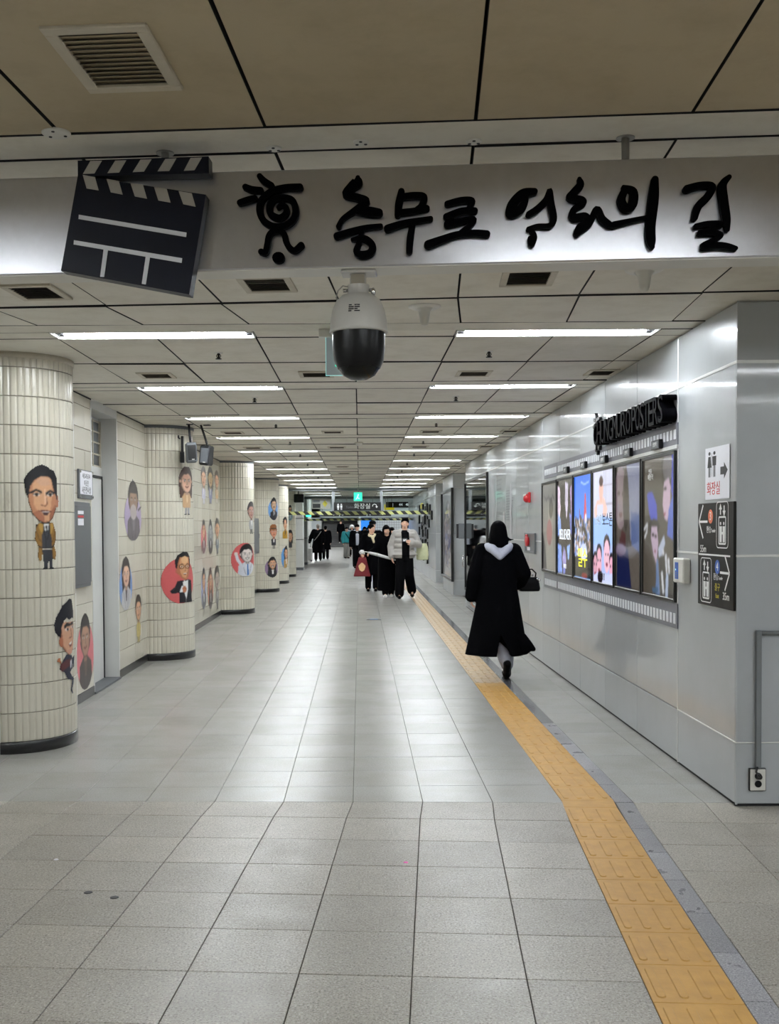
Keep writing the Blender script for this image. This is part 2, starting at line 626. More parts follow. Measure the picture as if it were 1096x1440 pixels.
# ---------------------------------------------------------------- flat prints drawn as fine vertex-coloured grids
class Canvas:
    def __init__(s, w, h, asp, bg=None):
        s.w, s.h, s.asp = w, h, asp
        x = (np.arange(w)) / (w - 1)
        y = (np.arange(h)) / (h - 1)
        s.X, s.Y = np.meshgrid(x, y)
        s.c = np.zeros((h, w, 3))
        s.a = np.zeros((h, w), bool)
        if bg:
            s.paint(np.ones((h, w), bool), bg)

    def paint(s, m, col, k=1.0):
        c = np.array(lin(*col)[:3])
        s.c[m] = s.c[m] * (1 - k) + c * k
        s.a |= m

    def ell(s, cx, cy, rx, ry, col, rot=0.0, k=1.0, clip=None):
        dx, dy = (s.X - cx) * s.asp, s.Y - cy
        c, q = math.cos(rot), math.sin(rot)
        u, v = dx * c + dy * q, -dx * q + dy * c
        m = (u / (rx * s.asp)) ** 2 + (v / ry) ** 2 <= 1
        if clip is not None:
            m &= clip
        s.paint(m, col, k)
        return m

    def inside(s, pts):
        m = np.zeros(s.X.shape, bool)
        n = len(pts)
        for i in range(n):
            (x0, y0), (x1, y1) = pts[i], pts[(i + 1) % n]
            if y0 == y1:
                continue
            t = ((s.Y >= min(y0, y1)) & (s.Y < max(y0, y1)))
            xi = x0 + (s.Y - y0) * (x1 - x0) / (y1 - y0)
            m ^= t & (s.X < xi)
        return m

    def poly(s, pts, col, k=1.0):
        m = s.inside(pts)
        s.paint(m, col, k)
        return m

    def line(s, pts, wd, col, k=1.0):
        m = np.zeros(s.X.shape, bool)
        for (x0, y0), (x1, y1) in zip(pts[:-1], pts[1:]):
            dx, dy = (x1 - x0) * s.asp, y1 - y0
            L = dx * dx + dy * dy + 1e-12
            t = np.clip((((s.X - x0) * s.asp) * dx + (s.Y - y0) * dy) / L, 0, 1)
            d = np.hypot((s.X - x0) * s.asp - t * dx, s.Y - y0 - t * dy)
            m |= d < wd
        s.paint(m, col, k)
        return m

    def grad(s, c0, c1, axis='y', m=None):
        t = (s.Y if axis == 'y' else s.X)[..., None]
        a, b = np.array(lin(*c0)[:3]), np.array(lin(*c1)[:3])
        q = a * (1 - t) + b * t
        m = np.ones(s.X.shape, bool) if m is None else m
        s.c[m] = q[m]
        s.a |= m

    def speck(s, amp, seed=0, cell=1):
        r = np.random.RandomState(seed)
        n = r.rand(s.h // cell + 1, s.w // cell + 1).repeat(cell, 0).repeat(cell, 1)[:s.h, :s.w]
        s.c *= (1 + amp * (n[..., None] - 0.5) * 2)
        s.c = np.clip(s.c, 0, 1)

    def blur(s, n=1):
        for _ in range(n):
            p = np.pad(s.c, ((1, 1), (1, 1), (0, 0)), 'edge')
            s.c = (p[:-2, 1:-1] + p[2:, 1:-1] + p[1:-1, :-2] + p[1:-1, 2:] + 2 * p[1:-1, 1:-1]) / 6
        return s

    def build(s, name, m, fn, parent=None):
        # fn(u, v) -> point, u from the left, v from the top
        idx = -np.ones((s.h, s.w), int)
        use = s.a.copy()
        q = use[:-1, :-1] & use[1:, :-1] & use[:-1, 1:] & use[1:, 1:]
        need = np.zeros_like(use)
        need[:-1, :-1] |= q
        need[1:, :-1] |= q
        need[:-1, 1:] |= q
        need[1:, 1:] |= q
        ys, xs = np.nonzero(need)
        idx[ys, xs] = np.arange(len(ys))
        vs = [fn(x / (s.w - 1), y / (s.h - 1)) for y, x in zip(ys, xs)]
        fy, fx = np.nonzero(q)
        fs = np.stack([idx[fy + 1, fx], idx[fy + 1, fx + 1], idx[fy, fx + 1], idx[fy, fx]], 1).tolist()
        me = bpy.data.meshes.new(name)
        me.from_pydata(vs, [], fs)
        at = me.color_attributes.new('Col', 'FLOAT_COLOR', 'POINT')
        cc = np.ones((len(ys), 4), np.float32)
        cc[:, :3] = s.c[ys, xs]
        at.data.foreach_set('color', cc.ravel())
        me.materials.append(K[m])
        me.update()
        return link(name, me, parent)


def in_view(x, y, z, mg=30):
    v = M.inverted() @ Vector((x, y, z))
    if v.z > -0.3:
        return False
    px, py = CXP + FPX * v.x / -v.z, CYP - FPX * v.y / -v.z
    return -mg < px < 1096 + mg and -mg < py < 1440 + mg


def on_plane(o, R, pos):
    o.matrix_world = Matrix.Translation(Vector(pos)) @ R.to_4x4()
    return o


# ================================================================ FLOOR
PF = 1.153                                   # left edge of the tactile path in the corridor
floor = struct(MB().box(-9, 9, -9, 41, -0.20, -0.006).box(-9, 11, 41, 92, -0.20, -0.006).build('floor', 'grout'))
NX0, NY0, T4 = -1.687, 5.643, 0.4
nearmesh = MB().slab([(-.2, -.2), (.2, -.2), (.2, .2), (-.2, .2)], -0.02, 0, 0.0018, 0.0015).mesh('floor_tile', 'floor_near')
farmesh = MB().slab([(-.2, -.2025), (.2, -.2025), (.2, .2025), (-.2, .2025)], -0.02, 0, 0.0014, 0.0012).mesh('floor_tile', 'floor_far')
field_n, field_f = MB(), MB()
n_obj = 0
for j in range(0, 31):
    y0 = NY0 - T4 * (j + 1)
    for i in range(-7, 16):
        x0 = NX0 + T4 * i
        if i == 6:
            continue
        c = near(x0 + .2, y0 + .2)
        if in_view(c[0], c[1], 0, 150) and j < 8:
            link('floor_tile', nearmesh, floor, (c[0], c[1], random.uniform(-.0006, .0006)), -TH)
            n_obj += 1
        else:
            field_n.slab([near(x0, y0), near(x0 + T4, y0), near(x0 + T4, y0 + T4), near(x0, y0 + T4)], -0.02, 0, 0.0018, 0.0015)


def kink_y(x):
    return 5.99 - 0.033 * x


for i in range(-7, 16):                       # the cut row where the hall paving meets the corridor paving
    if i == 6:
        continue
    a, b = near(NX0 + T4 * i, NY0), near(NX0 + T4 * (i + 1), NY0)
    X0, X1 = PF + T4 * (i - 6), PF + T4 * (i - 5)
    q = [a, b, (X1, kink_y(X1)), (X0, kink_y(X0))]
    o = MB().slab(q, -0.02, 0, 0.0018, 0.0015)
    if in_view(X0 + .2, 5.9, 0, 100):
        o.build('floor_tile', 'floor_near', floor)
        n_obj += 1
    else:
        field_n.add(o.v, o.f)
R0, RD = 6.36, 0.405
cols = list(range(-4, 9))
for i in range(-9, 16):
    if i == 6:
        continue
    X0, X1 = PF + T4 * (i - 6), PF + T4 * (i - 5)
    if i == 8:
        X1 = 2.14
    q = [(X0, kink_y(X0)), (X1, kink_y(X1)), (X1, R0), (X0, R0)]
    o = MB().slab(q, -0.02, 0, 0.0014, 0.0012)
    if in_view(X0 + .2, 6.2, 0, 20) and i < 9:
        o.build('floor_tile', 'floor_far', floor)
        n_obj += 1
    else:
        field_f.add(o.v, o.f)
k = 0
while R0 + RD * k < 46:
    y0 = R0 + RD * k
    for i in cols:
        if i == 6:
            continue
        X0, X1 = PF + T4 * (i - 6), min(PF + T4 * (i - 5), 2.64)
        if n_obj < 285 and y0 < 14 and i < 8 and in_view(X0 + .2, y0 + .2, 0, 10):
            link('floor_tile', farmesh, floor, (X0 + .2, y0 + RD / 2, random.uniform(-.0005, .0005)))
            n_obj += 1
        else:
            field_f.slab([(X0, y0), (X1, y0), (X1, y0 + RD), (X0, y0 + RD)], -0.02, 0, 0.0014, 0.0012)
    k += 1
field_f.slab([(-9, 46), (11, 46), (11, 90.5), (-9, 90.5)], -0.02, 0, 0.002, 0.002)
stuff(field_n.build('floor_tile_field', 'floor_near', floor))
stuff(field_f.build('floor_tile_field', 'floor_far', floor))
# grey granite border beside the tactile path
for j in range(0, 9):
    y0 = NY0 - T4 * (j + 1) - 0.13
    MB().slab([near(NX0 + 2.7, y0), near(NX0 + 2.8, y0), near(NX0 + 2.8, y0 + T4), near(NX0 + 2.7, y0 + T4)], -0.02, 0, 0.0016, 0.0012).build('border_tile', 'granite', floor)
a = near(NX0 + 2.7, NY0 - .13)
b = near(NX0 + 2.8, NY0 - .13)
MB().slab([a, b, (PF + .4, kink_y(PF + .4)), (PF + .3, kink_y(PF + .3))], -0.02, 0, 0.0016, 0.0012).build('border_tile', 'granite', floor)
fld = MB()
for j in range(0, 100):
    y0 = 5.95 + RD * j
    q = MB().slab([(PF + .3, y0), (PF + .4, y0), (PF + .4, y0 + RD), (PF + .3, y0 + RD)], -0.02, 0, 0.0016, 0.0012)
    if j < 12:
        q.build('border_tile', 'granite' if j < 6 else 'granite_dark', floor)
    else:
        fld.add(q.v, q.f)
stuff(fld.build('border_tile_field', 'granite_dark', floor))

# tactile path
tp = thing('tactile_path', 'yellow ribbed tactile paving path bending along the right side of the floor', 'paving', (*near(NX0 + 2.55, 3.5), 0))
TPI = tp.matrix_world.copy()


def bars(mb, x0, y0, L=0.3, wd=0.3, fn=lambda x, y: (x, y)):
    for b_ in range(4):
        cx = x0 + wd * (b_ + .5) / 4
        pts = []
        r = 0.0165
        for a_ in range(7):
            t = math.pi * a_ / 6
            pts.append((cx + r * math.cos(t), y0 + L - 0.03 + r * math.sin(t) - r))
        for a_ in range(7):
            t = math.pi + math.pi * a_ / 6
            pts.append((cx + r * math.cos(t), y0 + 0.03 + r * math.sin(t) + r))
        n = len(pts)
        top = [(cx + (x - cx) * 0.78, (y0 + L / 2) + (y - y0 - L / 2) * 0.97) for x, y in pts]
        vs = [(*fn(*p), -0.001) for p in pts] + [(*fn(*p), 0.004) for p in top]
        fs = [tuple(range(n, 2 * n))] + [(q, (q + 1) % n, n + (q + 1) % n, n + q) for q in range(n)]
        mb.add(vs, fs)
    return mb


t3 = bars(MB().slab([(-.15, -.152), (.15, -.152), (.15, .152), (-.15, .152)], -0.02, 0.0, 0.0016, 0.0014), -.15, -.152, 0.304)
tm_n = t3.mesh('tactile_tile', 'tactile')
tm_f = t3.mesh('tactile_tile', 'tactile_worn')
tpx, tpy = tp.location.x, tp.location.y
for k in range(-7, 8):
    c = near(NX0 + 2.55, 3.489 + .304 * k + .152)
    link('tactile_tile', tm_n, tp, (c[0] - tpx, c[1] - tpy, 0), -TH)
a, b = near(NX0 + 2.4, 5.921), near(NX0 + 2.7, 5.921)
link('tactile_tile', MB().slab([(a[0] - tpx, a[1] - tpy), (b[0] - tpx, b[1] - tpy), (PF + .3 - tpx, 6.0 - tpy), (PF - tpx, 6.0 - tpy)], -0.02, 0.0, .0016, .0014).mesh('tactile_tile', 'tactile'), tp)
rest = MB()
for k in range(0, 130):
    y0 = 6.0 + .304 * k
    if y0 > 45:
        break
    if k < 34:
        link('tactile_tile', tm_n if y0 < 10.3 else tm_f, tp, (PF + .15 - tpx, y0 + .152 - tpy, 0))
    else:
        rest.slab([(PF - tpx, y0 - tpy), (PF + .3 - tpx, y0 - tpy), (PF + .3 - tpx, y0 + .304 - tpy), (PF - tpx, y0 + .304 - tpy)], -0.02, 0, .0016, .0014)
        bars(rest, PF - tpx, y0 - tpy, 0.304)
stuff(rest.build('tactile_tile_field', 'tactile_worn', tp))

# ================================================================ CEILING
ceil = struct(MB().box(-9, 9, -9, 41.9, 2.93, 3.0).box(-9, 11, 41.9, 92, 4.05, 4.2).box(-9, 11, 41.8, 42.0, 2.82, 4.1).build('ceiling', 'void'))
XJ = [-2.62] + [-.02 + .645 * j for j in range(-3, 4)] + [2.14]
XN = [.13 + .65 * j for j in range(-6, 9)]           # joints in the hall in front
PITCHL, C0 = 2.55, 6.77
KN = 14


def panel(q, name='ceiling_panel', m='ceiling', gap=0.0042, ch=0.0012):
    c = (sum(p[0] for p in q) / 4, sum(p[1] for p in q) / 4)
    q2 = [(p[0] - c[0], p[1] - c[1]) for p in q]
    o = MB().slab(q2, 0, 0.03, gap, ch, up=False, edge=1).build(name, [m, 'gap'], ceil)
    if name == 'ceiling_panel':          # the old panels sag a little towards their near edge
        o.location = (c[0], c[1], HC + random.uniform(-.003, .002))
        o.rotation_euler = (random.uniform(.002, .011), random.uniform(-.005, .005), random.uniform(-.002, .002))
    else:
        o.location = (c[0], c[1], HC + random.uniform(-.004, .003))
    return o


def rect(x0, x1, y0, y1):
    return [(x0, y0), (x1, y0), (x1, y1), (x0, y1)]


def nrect(x0, x1, y0, y1):
    return [near(x0, y0), near(x1, y0), near(x1, y1), near(x0, y1)]


for k in range(KN):
    c = C0 + PITCHL * k
    panel(rect(-2.62, 2.14, c - .345, c - .11), 'ceiling_strip', gap=.004)
    for x0, x1 in ((-2.62, -1.955), (-.665, .625), (1.915, 2.14)):
        panel(rect(x0, x1, c - .11, c + .1), 'ceiling_strip', gap=.004)
    y = [c + .1, c + .1 + 1.05, c + PITCHL - .345]
    if y[2] > 42:
        y = [c + .1, 41.9]
    for a_, b_ in zip(y[:-1], y[1:]):
        for x0, x1 in zip(XJ[:-1], XJ[1:]):
            panel(rect(x0, x1, a_, b_))
for y0, y1 in ((20.76, 22.4), (22.4, 24.09), (27.01, 29.59)):
    panel(rect(2.145, 2.63, y0, y1), 'ceiling_strip')
# hall side: rows parallel to the hall
rows_n = [(-6.5, -5.45), (-5.45, -4.4), (-4.0, -2.95), (-2.95, -1.9), (-1.5, -.45), (-.45, .6), (1.58, 2.205), (2.205, 3.26), (3.47, 4.62), (4.62, 5.755)]
for a_, b_ in rows_n:
    if a_ < 1.0:
        panel(nrect(-6.0, 0.13, a_, b_)).rotation_euler = (0, 0, 0)
        panel(nrect(0.13, 6.0, a_, b_)).rotation_euler = (0, 0, 0)
        continue
    for x0, x1 in zip(XN[:-1], XN[1:]):
        if x1 > 5 or x0 < -3.6:
            continue
        panel(nrect(x0, x1, a_, b_), m='ceiling_brown' if b_ < 3.3 else 'ceiling')
for a_, b_ in ((-4.4, -4.0), (-1.9, -1.5)):
    panel(nrect(-6, -3.1, a_, b_), 'ceiling_strip')
    panel(nrect(-1.7, .1, a_, b_), 'ceiling_strip')
    panel(nrect(1.5, 3.2, a_, b_), 'ceiling_strip')
    panel(nrect(4.6, 6, a_, b_), 'ceiling_strip')
panel(nrect(-6, -3.1, 1.32, 1.58), 'ceiling_strip')
panel(nrect(-1.7, .1, 1.32, 1.58), 'ceiling_strip')
panel(nrect(1.5, 3.2, 1.32, 1.58), 'ceiling_strip')
panel(nrect(4.6, 6, 1.32, 1.58), 'ceiling_strip')
panel(nrect(-6, 6, .6, 1.32), 'ceiling_strip')
panel(nrect(-6.0, 2.44, 3.265, 3.47), 'ceiling_strip', gap=.003)
panel(nrect(3.76, 4.24, 3.265, 3.47), 'ceiling_strip', gap=.003)
panel(nrect(5.56, 6.5, 3.265, 3.47), 'ceiling_strip', gap=.003)
XC = [-4.2, -3.3] + XJ[:-1] + [1.915, 2.56, 3.3, 4.2, 6.2]
for n_, (x0, x1) in enumerate(zip(XN[:-1], XN[1:])):     # wedge row at the bend
    if x0 < -3.2 or x1 > 4.8:
        continue
    a_, b_ = near(x0, 5.755), near(x1, 5.755)
    X0, X1 = -.02 + .645 * round((a_[0] + .05 + .02) / .645), -.02 + .645 * round((b_[0] + .05 + .02) / .645)
    if X0 < -2.7:
        X0, X1 = a_[0] + .05, min(b_[0] + .05, X1)
    panel([a_, b_, (X1, C0 - .345), (X0, C0 - .345)])

# the high hall at the far end
hall = struct(MB().box(-9, -8.8, 42, 92, 0, 4.1).box(10.8, 11, 42, 92, 0, 4.1).box(-9, 11, 90.3, 90.6, 0, 4.1).build('wall_far', 'far_white'))
panel([(-8.8, 42), (10.8, 42), (10.8, 90.3), (-8.8, 90.3)], 'ceiling_field').location.z = 4.0


# ================================================================ RIGHT WALL
def wall_panels(parent, name, m, R, origin, us, zs, gap=0.0035, ch=0.003, depth=0.018, skip=None):
    for u0, u1 in zip(us[:-1], us[1:]):
        for z0, z1 in zip(zs[:-1], zs[1:]):
            if skip and skip(u0, u1, z0, z1):
                continue
            g = MB().slab(rect(-(u1 - u0) / 2, (u1 - u0) / 2, -(z1 - z0) / 2, (z1 - z0) / 2), -0.005, depth, gap, ch)
            o = g.build(name, m, parent)
            on_plane(o, R, Vector(origin) + R @ Vector(((u0 + u1) / 2, (z0 + z1) / 2, 0)))


ZR = [0.012, 0.36, 1.405, 2.482, 2.815]
XW = 2.118                                    # backing plane; panels stand 18 mm proud of it
wr = struct(MB().box(XW, XW + .6, 5.86, 20.75, 0, 2.93).build('wall_right', 'rail'))
ys = [-5.85, -6.915] + [-(6.915 + 1.02 * i) for i in range(1, 13)] + [-20.75]
ys = sorted(ys)
wall_panels(wr, 'wall_panel', 'enamel', FACE_LEFT, (XW, 0, 0), ys, ZR)
# face of the wall towards the hall
wf = struct(MB().box(2.12, 7.0, 5.855, 6.2, 0, 2.93).build('wall_front_right', 'rail'))
wall_panels(wf, 'wall_panel', 'enamel', FACE_CAM, (0, 5.855, 0), [2.102, 3.3, 4.5, 5.7, 6.9], ZR)
MB().box(2.0985, 2.108, 5.8355, 5.8455, 0.012, 2.815).build('corner_bead', 'enamel', wf)
for nm, x, y0, y1 in (('wall_right', 2.15, 24.1, 27.0), ('wall_right', 2.15, 29.6, 46.0)):
    b_ = struct(MB().box(x + .018, x + .7, y0 + .02, y1, 0, 2.93).build(nm, 'rail'))
    n_ = max(2, round((y1 - y0) / 1.02))
    wall_panels(b_, 'wall_panel', 'enamel', FACE_LEFT, (x + .018, 0, 0), sorted([-(y0 + .002 + (y1 - y0) * i / n_) for i in range(n_ + 1)]), ZR)
    wall_panels(b_, 'wall_panel', 'enamel', FACE_CAM, (0, y0 + .02, 0), [x + .002, x + .6], ZR)
rec = struct(MB().box(2.62, 2.8, 20.7, 46, 0, 2.93).build('wall_right_recess', 'white_paint'))
for zz, hh in ((.36, .004), (1.405, .007), (2.482, .009)):
    MB().cbox(2.096, 2.112, 5.838, 20.75 if zz > 1.5 else (20.75 if zz > .5 else 6.915), zz - hh, zz + hh, .002).build('wall_rail', 'rail', wr)
    MB().cbox(2.096, 6.9, 5.8335, 5.85, zz - hh, zz + hh, .002).build('wall_rail', 'rail', wf)
for yy in (6.915,):
    MB().cbox(2.097, 2.112, yy - .004, yy + .004, .01, 2.81, .002).build('wall_rail', 'rail', wr)
bb = struct(MB().box(2.108, 2.13, 5.9, 20.75, -.005, .012).box(2.1, 6.9, 5.845, 5.87, -.005, .012).build('baseboard_right', 'gap'))

# ================================================================ LEFT WALL, COLUMNS
XL = -2.556
tile_m = MB().slab(rect(-.2012, .2012, -.10125, .10125), -0.003, 0.008, 0.0022, 0.0014).mesh('wall_tile', 'tile')
ZT = [0.083 + .2025 * i for i in range(14)] + [2.818]


def tile_wall(y0, y1, as_objects, name='wall_left'):
    o = struct(MB().box(XL - .35, XL, y0, y1, 0, 2.93).build(name, 'mortar'))
    fld_ = MB()
    for zi in range(len(ZT) - 1):
        h = ZT[zi + 1] - ZT[zi]
        y = y0
        while y < y1 - .02:
            ye = min(y + .4, y1)
            full = abs(ye - y - .4) < .001 and abs(h - .2025) < .001
            jit = random.uniform(-.002, .0015)
            if as_objects:
                me = tile_m if full else MB().slab(rect(-(ye - y) / 2 - .0012, (ye - y) / 2 + .0012, -h / 2, h / 2), -0.003, 0.008, 0.0022, 0.0014).mesh('wall_tile', 'tile')
                t = link('wall_tile', me, o)
                on_plane(t, FACE_RIGHT, (XL + jit, (y + ye) / 2, ZT[zi] + h / 2))
                t.rotation_euler.z += random.uniform(-.006, .006)
            else:
                g = MB().slab(rect(y - .0012, ye + .0012, ZT[zi], ZT[zi + 1]), -0.003, 0.008 + jit, 0.0022, 0.0014)
                fld_.add([(XL + q[2], q[0], q[1]) for q in g.v], g.f)
            y += .4
    if not as_objects:
        stuff(fld_.build('wall_tile_field', 'tile', o))
    struct(MB().box(XL - .02, XL + .012, y0, y1, -.004, .083).build('baseboard_left', 'black_base'))
    struct(MB().box(XL - .02, XL + .014, y0, y1, 2.806, 2.822).build('trim_1', 'gap'))
    return o


tile_wall(9.36, 10.0, True)
tile_wall(11.06, 12.96, True)
tile_wall(12.96, 19.7, False)
tile_wall(19.7, 26.3, False)
tile_wall(26.3, 30.2, False)
tile_wall(30.2, 39.0, False)
struct(MB().cbox(-2.95, -2.535, 8.05, 9.36, 0, 2.86, .01).build('trim_2', 'white_paint'))
# recessed doorway
struct(MB().box(-2.95, -2.735, 10.0, 11.06, 0, 2.93).build('wall_left_recess', 'white_paint'))
struct(MB().box(-2.735, -2.545, 10.0, 11.06, 2.735, 2.93).box(-2.735, -2.545, 9.98, 10.015, 0, 2.8)
       .box(-2.735, -2.545, 11.035, 11.07, 0, 2.8).build('trim_3', 'white_paint'))
dr = struct(MB().cbox(-2.73, -2.695, 10.06, 10.98, .01, 2.1, .004).build('door_1', 'white_paint'))
MB().box(-2.70, -2.688, 10.02, 10.05, .01, 2.13).box(-2.70, -2.688, 10.985, 11.005, .01, 2.13).box(-2.70, -2.688, 10.02, 11.005, 2.105, 2.13).build('door_frame', 'gap', dr)
MB().tube([(-2.69, 10.12, 1.0), (-2.645, 10.12, 1.0), (-2.645, 10.23, 1.0)], .009, 8).build('door_handle', 'chrome', dr)
wn = struct(MB().box(-2.73, -2.72, 10.05, 11.0, 2.22, 2.7).build('window_1', 'grey_box'))
for yy in (10.06, 10.37, 10.68, 10.99):
    MB().box(-2.72, -2.70, yy - .012, yy + .012, 2.22, 2.7).build('window_bar', 'vent_frame', wn)
for zz in (2.23, 2.35, 2.47, 2.58, 2.69):
    MB().box(-2.72, -2.705, 10.05, 11.0, zz - .008, zz + .008).build('window_bar', 'vent_frame', wn)
MB().box(-2.735, -2.70, 10.02, 11.03, 2.13, 2.22).build('transom', 'white_paint', wn)
struct(MB().box(-2.7, -2.53, 10.0, 11.06, -.005, .02).build('trim_4', 'grey_box'))
# hall on the left and behind
nw = MB()
nw.prism([near(-3.05, -7.2), near(-3.05, 7.62), near(-3.3, 7.62), near(-3.3, -7.2)][::-1], 0, 2.93)
struct(nw.build('wall_left_hall', 'white_paint'))
struct(MB().prism([near(-3.3, -7.2), near(7.2, -7.2), near(7.2, -7.0), near(-3.3, -7.0)], 0, 2.93).build('wall_back', 'white_paint'))
struct(MB().prism([near(6.6, -7.2), near(6.8, -7.2), near(6.8, 6.5), near(6.6, 6.5)], 0, 2.93).build('wall_right_hall', 'white_paint'))

COLS = {'A': ((-2.55, 7.75), .43), 'B': ((-2.5, 12.95), .45), 'C': ((-2.48, 19.7), .5), 'D': ((-2.5, 26.3), .48),
        'E': ((-2.5, 30.2), .46), 'F': ((-2.5, 34.3), .42)}
CDESC = {'A': 'nearest round column clad in cream fluted tile, bearing a figure in a brown coat',
         'B': 'second round cream tiled column with a red circle portrait and black speakers above',
         'C': 'third round cream tiled column with a portrait of a man raising his fist',
         'D': 'fourth round cream tiled column with a blue oval portrait above a brown hat figure',
         'E': 'fifth round cream tiled column, narrow, with a half hidden blue oval low down',
         'F': 'sixth round cream tiled column, last one before the white square pillars'}


def arc_tile(r, da, h, flutes=4, gap=.0028, th=.010):
    mb = MB()
    n = flutes * 4
    g = gap * .35 / r
    prof = []
    for i in range(n + 1):
        a_ = g + (da - 2 * g) * i / n
        ph = (i % 4) / 4.0
        dr_ = -0.0065 if i % 4 == 0 else (0.0 if i % 4 != 2 else 0.0006)
        if i in (0, n):
            dr_ = -0.0065
        prof.append((a_, r + dr_))
    zz = [(-h / 2 + gap, -.003), (-h / 2 + gap + .003, 0), (h / 2 - gap - .003, 0), (h / 2 - gap, -.003)]
    vs, fs = [], []
    for z, d_ in zz:
        for a_, rr in prof:
            vs.append(((rr + d_) * math.cos(a_), (rr + d_) * math.sin(a_), z))
    m_ = len(prof)
    for k_ in range(3):
        for i in range(n):
            fs.append((k_ * m_ + i, k_ * m_ + i + 1, (k_ + 1) * m_ + i + 1, (k_ + 1) * m_ + i))
    # return edges down to the mortar
    o = len(vs)
    for z in (zz[0][0], zz[-1][0]):
        for a_, rr in prof:
            vs.append(((r - th) * math.cos(a_), (r - th) * math.sin(a_), z))
    for i in range(n):
        fs.append((i, o + i, o + i + 1, i + 1)[::-1])
        fs.append((3 * m_ + i, 3 * m_ + i + 1, o + m_ + i + 1, o + m_ + i))
    fs.append((0, 3 * m_, o + m_, o))
    fs.append((m_ - 1, o + m_ - 1, o + 2 * m_ - 1, 4 * m_ - 1))
    return mb.add(vs, fs)


for key, ((cx, cy), r) in COLS.items():
    root = thing('tiled_column', CDESC[key], 'column', (cx, cy, 0), 0, 'round tiled columns along the left wall')
    MB().lathe([(r - .009, 0.0), (r - .009, 2.9)], 48).build('column_core', 'mortar', root, True)
    MB().lathe([(r - .02, 0.0), (r + .004, 0.0), (r + .006, .078), (r + .002, .083), (r - .02, .083)], 48).build('black_plinth', 'black_base', root, True)
    MB().lathe([(r - .01, 2.78), (r + .012, 2.785), (r + .012, 2.82), (r - .01, 2.82)], 48).build('top_ring', 'grey_box' if key != 'A' else 'vent_frame', root, True)
    nt = 14
    da = 2 * math.pi / nt
    base = {0: arc_tile(r, da, .2025), 1: arc_tile(r, da, ZT[-1] - ZT[-2])}
    ms = {q: base[q].mesh('column_tile', 'tile') for q in base}
    fld_ = MB()
    for zi in range(len(ZT) - 1):
        q = 1 if zi == len(ZT) - 2 else 0
        zc = (ZT[zi] + ZT[zi + 1]) / 2
        for t_ in range(nt):
            a_ = -math.radians(100) + da * t_ + (0.0 if zi % 1 == 0 else 0)
            if key != 'A' and not (-math.radians(118) < a_ + da / 2 < math.radians(118)):
                continue
            if key in 'ABC':
                o = link('column_tile', ms[q], root, (random.uniform(-.001, .001), random.uniform(-.001, .001), zc), a_)
            else:
                rot = Matrix.Rotation(a_, 3, 'Z')
                fld_.add([rot @ Vector((v[0], v[1], v[2] + zc)) for v in base[q].v], base[q].f)
    if key not in 'ABC':
        stuff(fld_.build('column_tile_field', 'tile', root))

# white square pillars further on
for n_, (x1, y0) in enumerate(((-2.13, 39.4), (-2.26, 45.3), (-2.4, 51.9))):
    p_ = thing('square_pillar', ('nearest', 'middle', 'farthest')[n_] + ' white square pillar with dark seams in the far left row', 'pillar', (x1 - .4, y0, 0), 0, 'white square pillars')
    MB().cbox(-.4, .4, 0, .8, 0, .09, .004).build('plinth', 'grey_box', p_)
    ht = 2.93 if n_ == 0 else 4.0
    zs_ = [.09, 1.15, 1.95, ht]
    for a_, b_ in zip(zs_[:-1], zs_[1:]):
        MB().cbox(-.4, .4, 0, .8, a_ + .012, b_ - .012, .006).build('pillar_panel', 'white_paint', p_)
    MB().box(-.39, .39, .01, .79, .09, ht).build('pillar_core', 'gap', p_)


# ================================================================ LIGHTS
def light_proto():
    root = thing('fluorescent_light', None, 'light')
    L, W = 1.27, .2
    t = MB()
    zi, zo = .065, .0
    # open tray: back plate, sloped sides, rim
    t.box(-L / 2, L / 2, -W / 2, W / 2, zi, zi + .008)
    for s_ in (-1, 1):
        t.add([(-L / 2, s_ * W / 2, 0), (L / 2, s_ * W / 2, 0), (L / 2, s_ * (W / 2 - .02), zi), (-L / 2, s_ * (W / 2 - .02), zi)], [(0, 1, 2, 3) if s_ > 0 else (3, 2, 1, 0)])
        t.box(-L / 2 - .006, L / 2 + .006, *(sorted((s_ * W / 2, s_ * (W / 2 + .008)))), -.004, .07)
        t.box(*(sorted((s_ * L / 2, s_ * (L / 2 + .008)))), -W / 2, W / 2, -.004, .07)
    t.build('tray', 'lamp_tray', root)
    for y in (-.04, .04):
        MB().tube([(-.585, y, .022), (.585, y, .022)], .014, 10).build('tube', 'tube', root, True)
        for s_ in (-1, 1):
            MB().cbox(*sorted((s_ * .587, s_ * .625)), y - .018, y + .018, .004, .062, .004).build('lamp_socket', 'dark_metal', root)
    return root


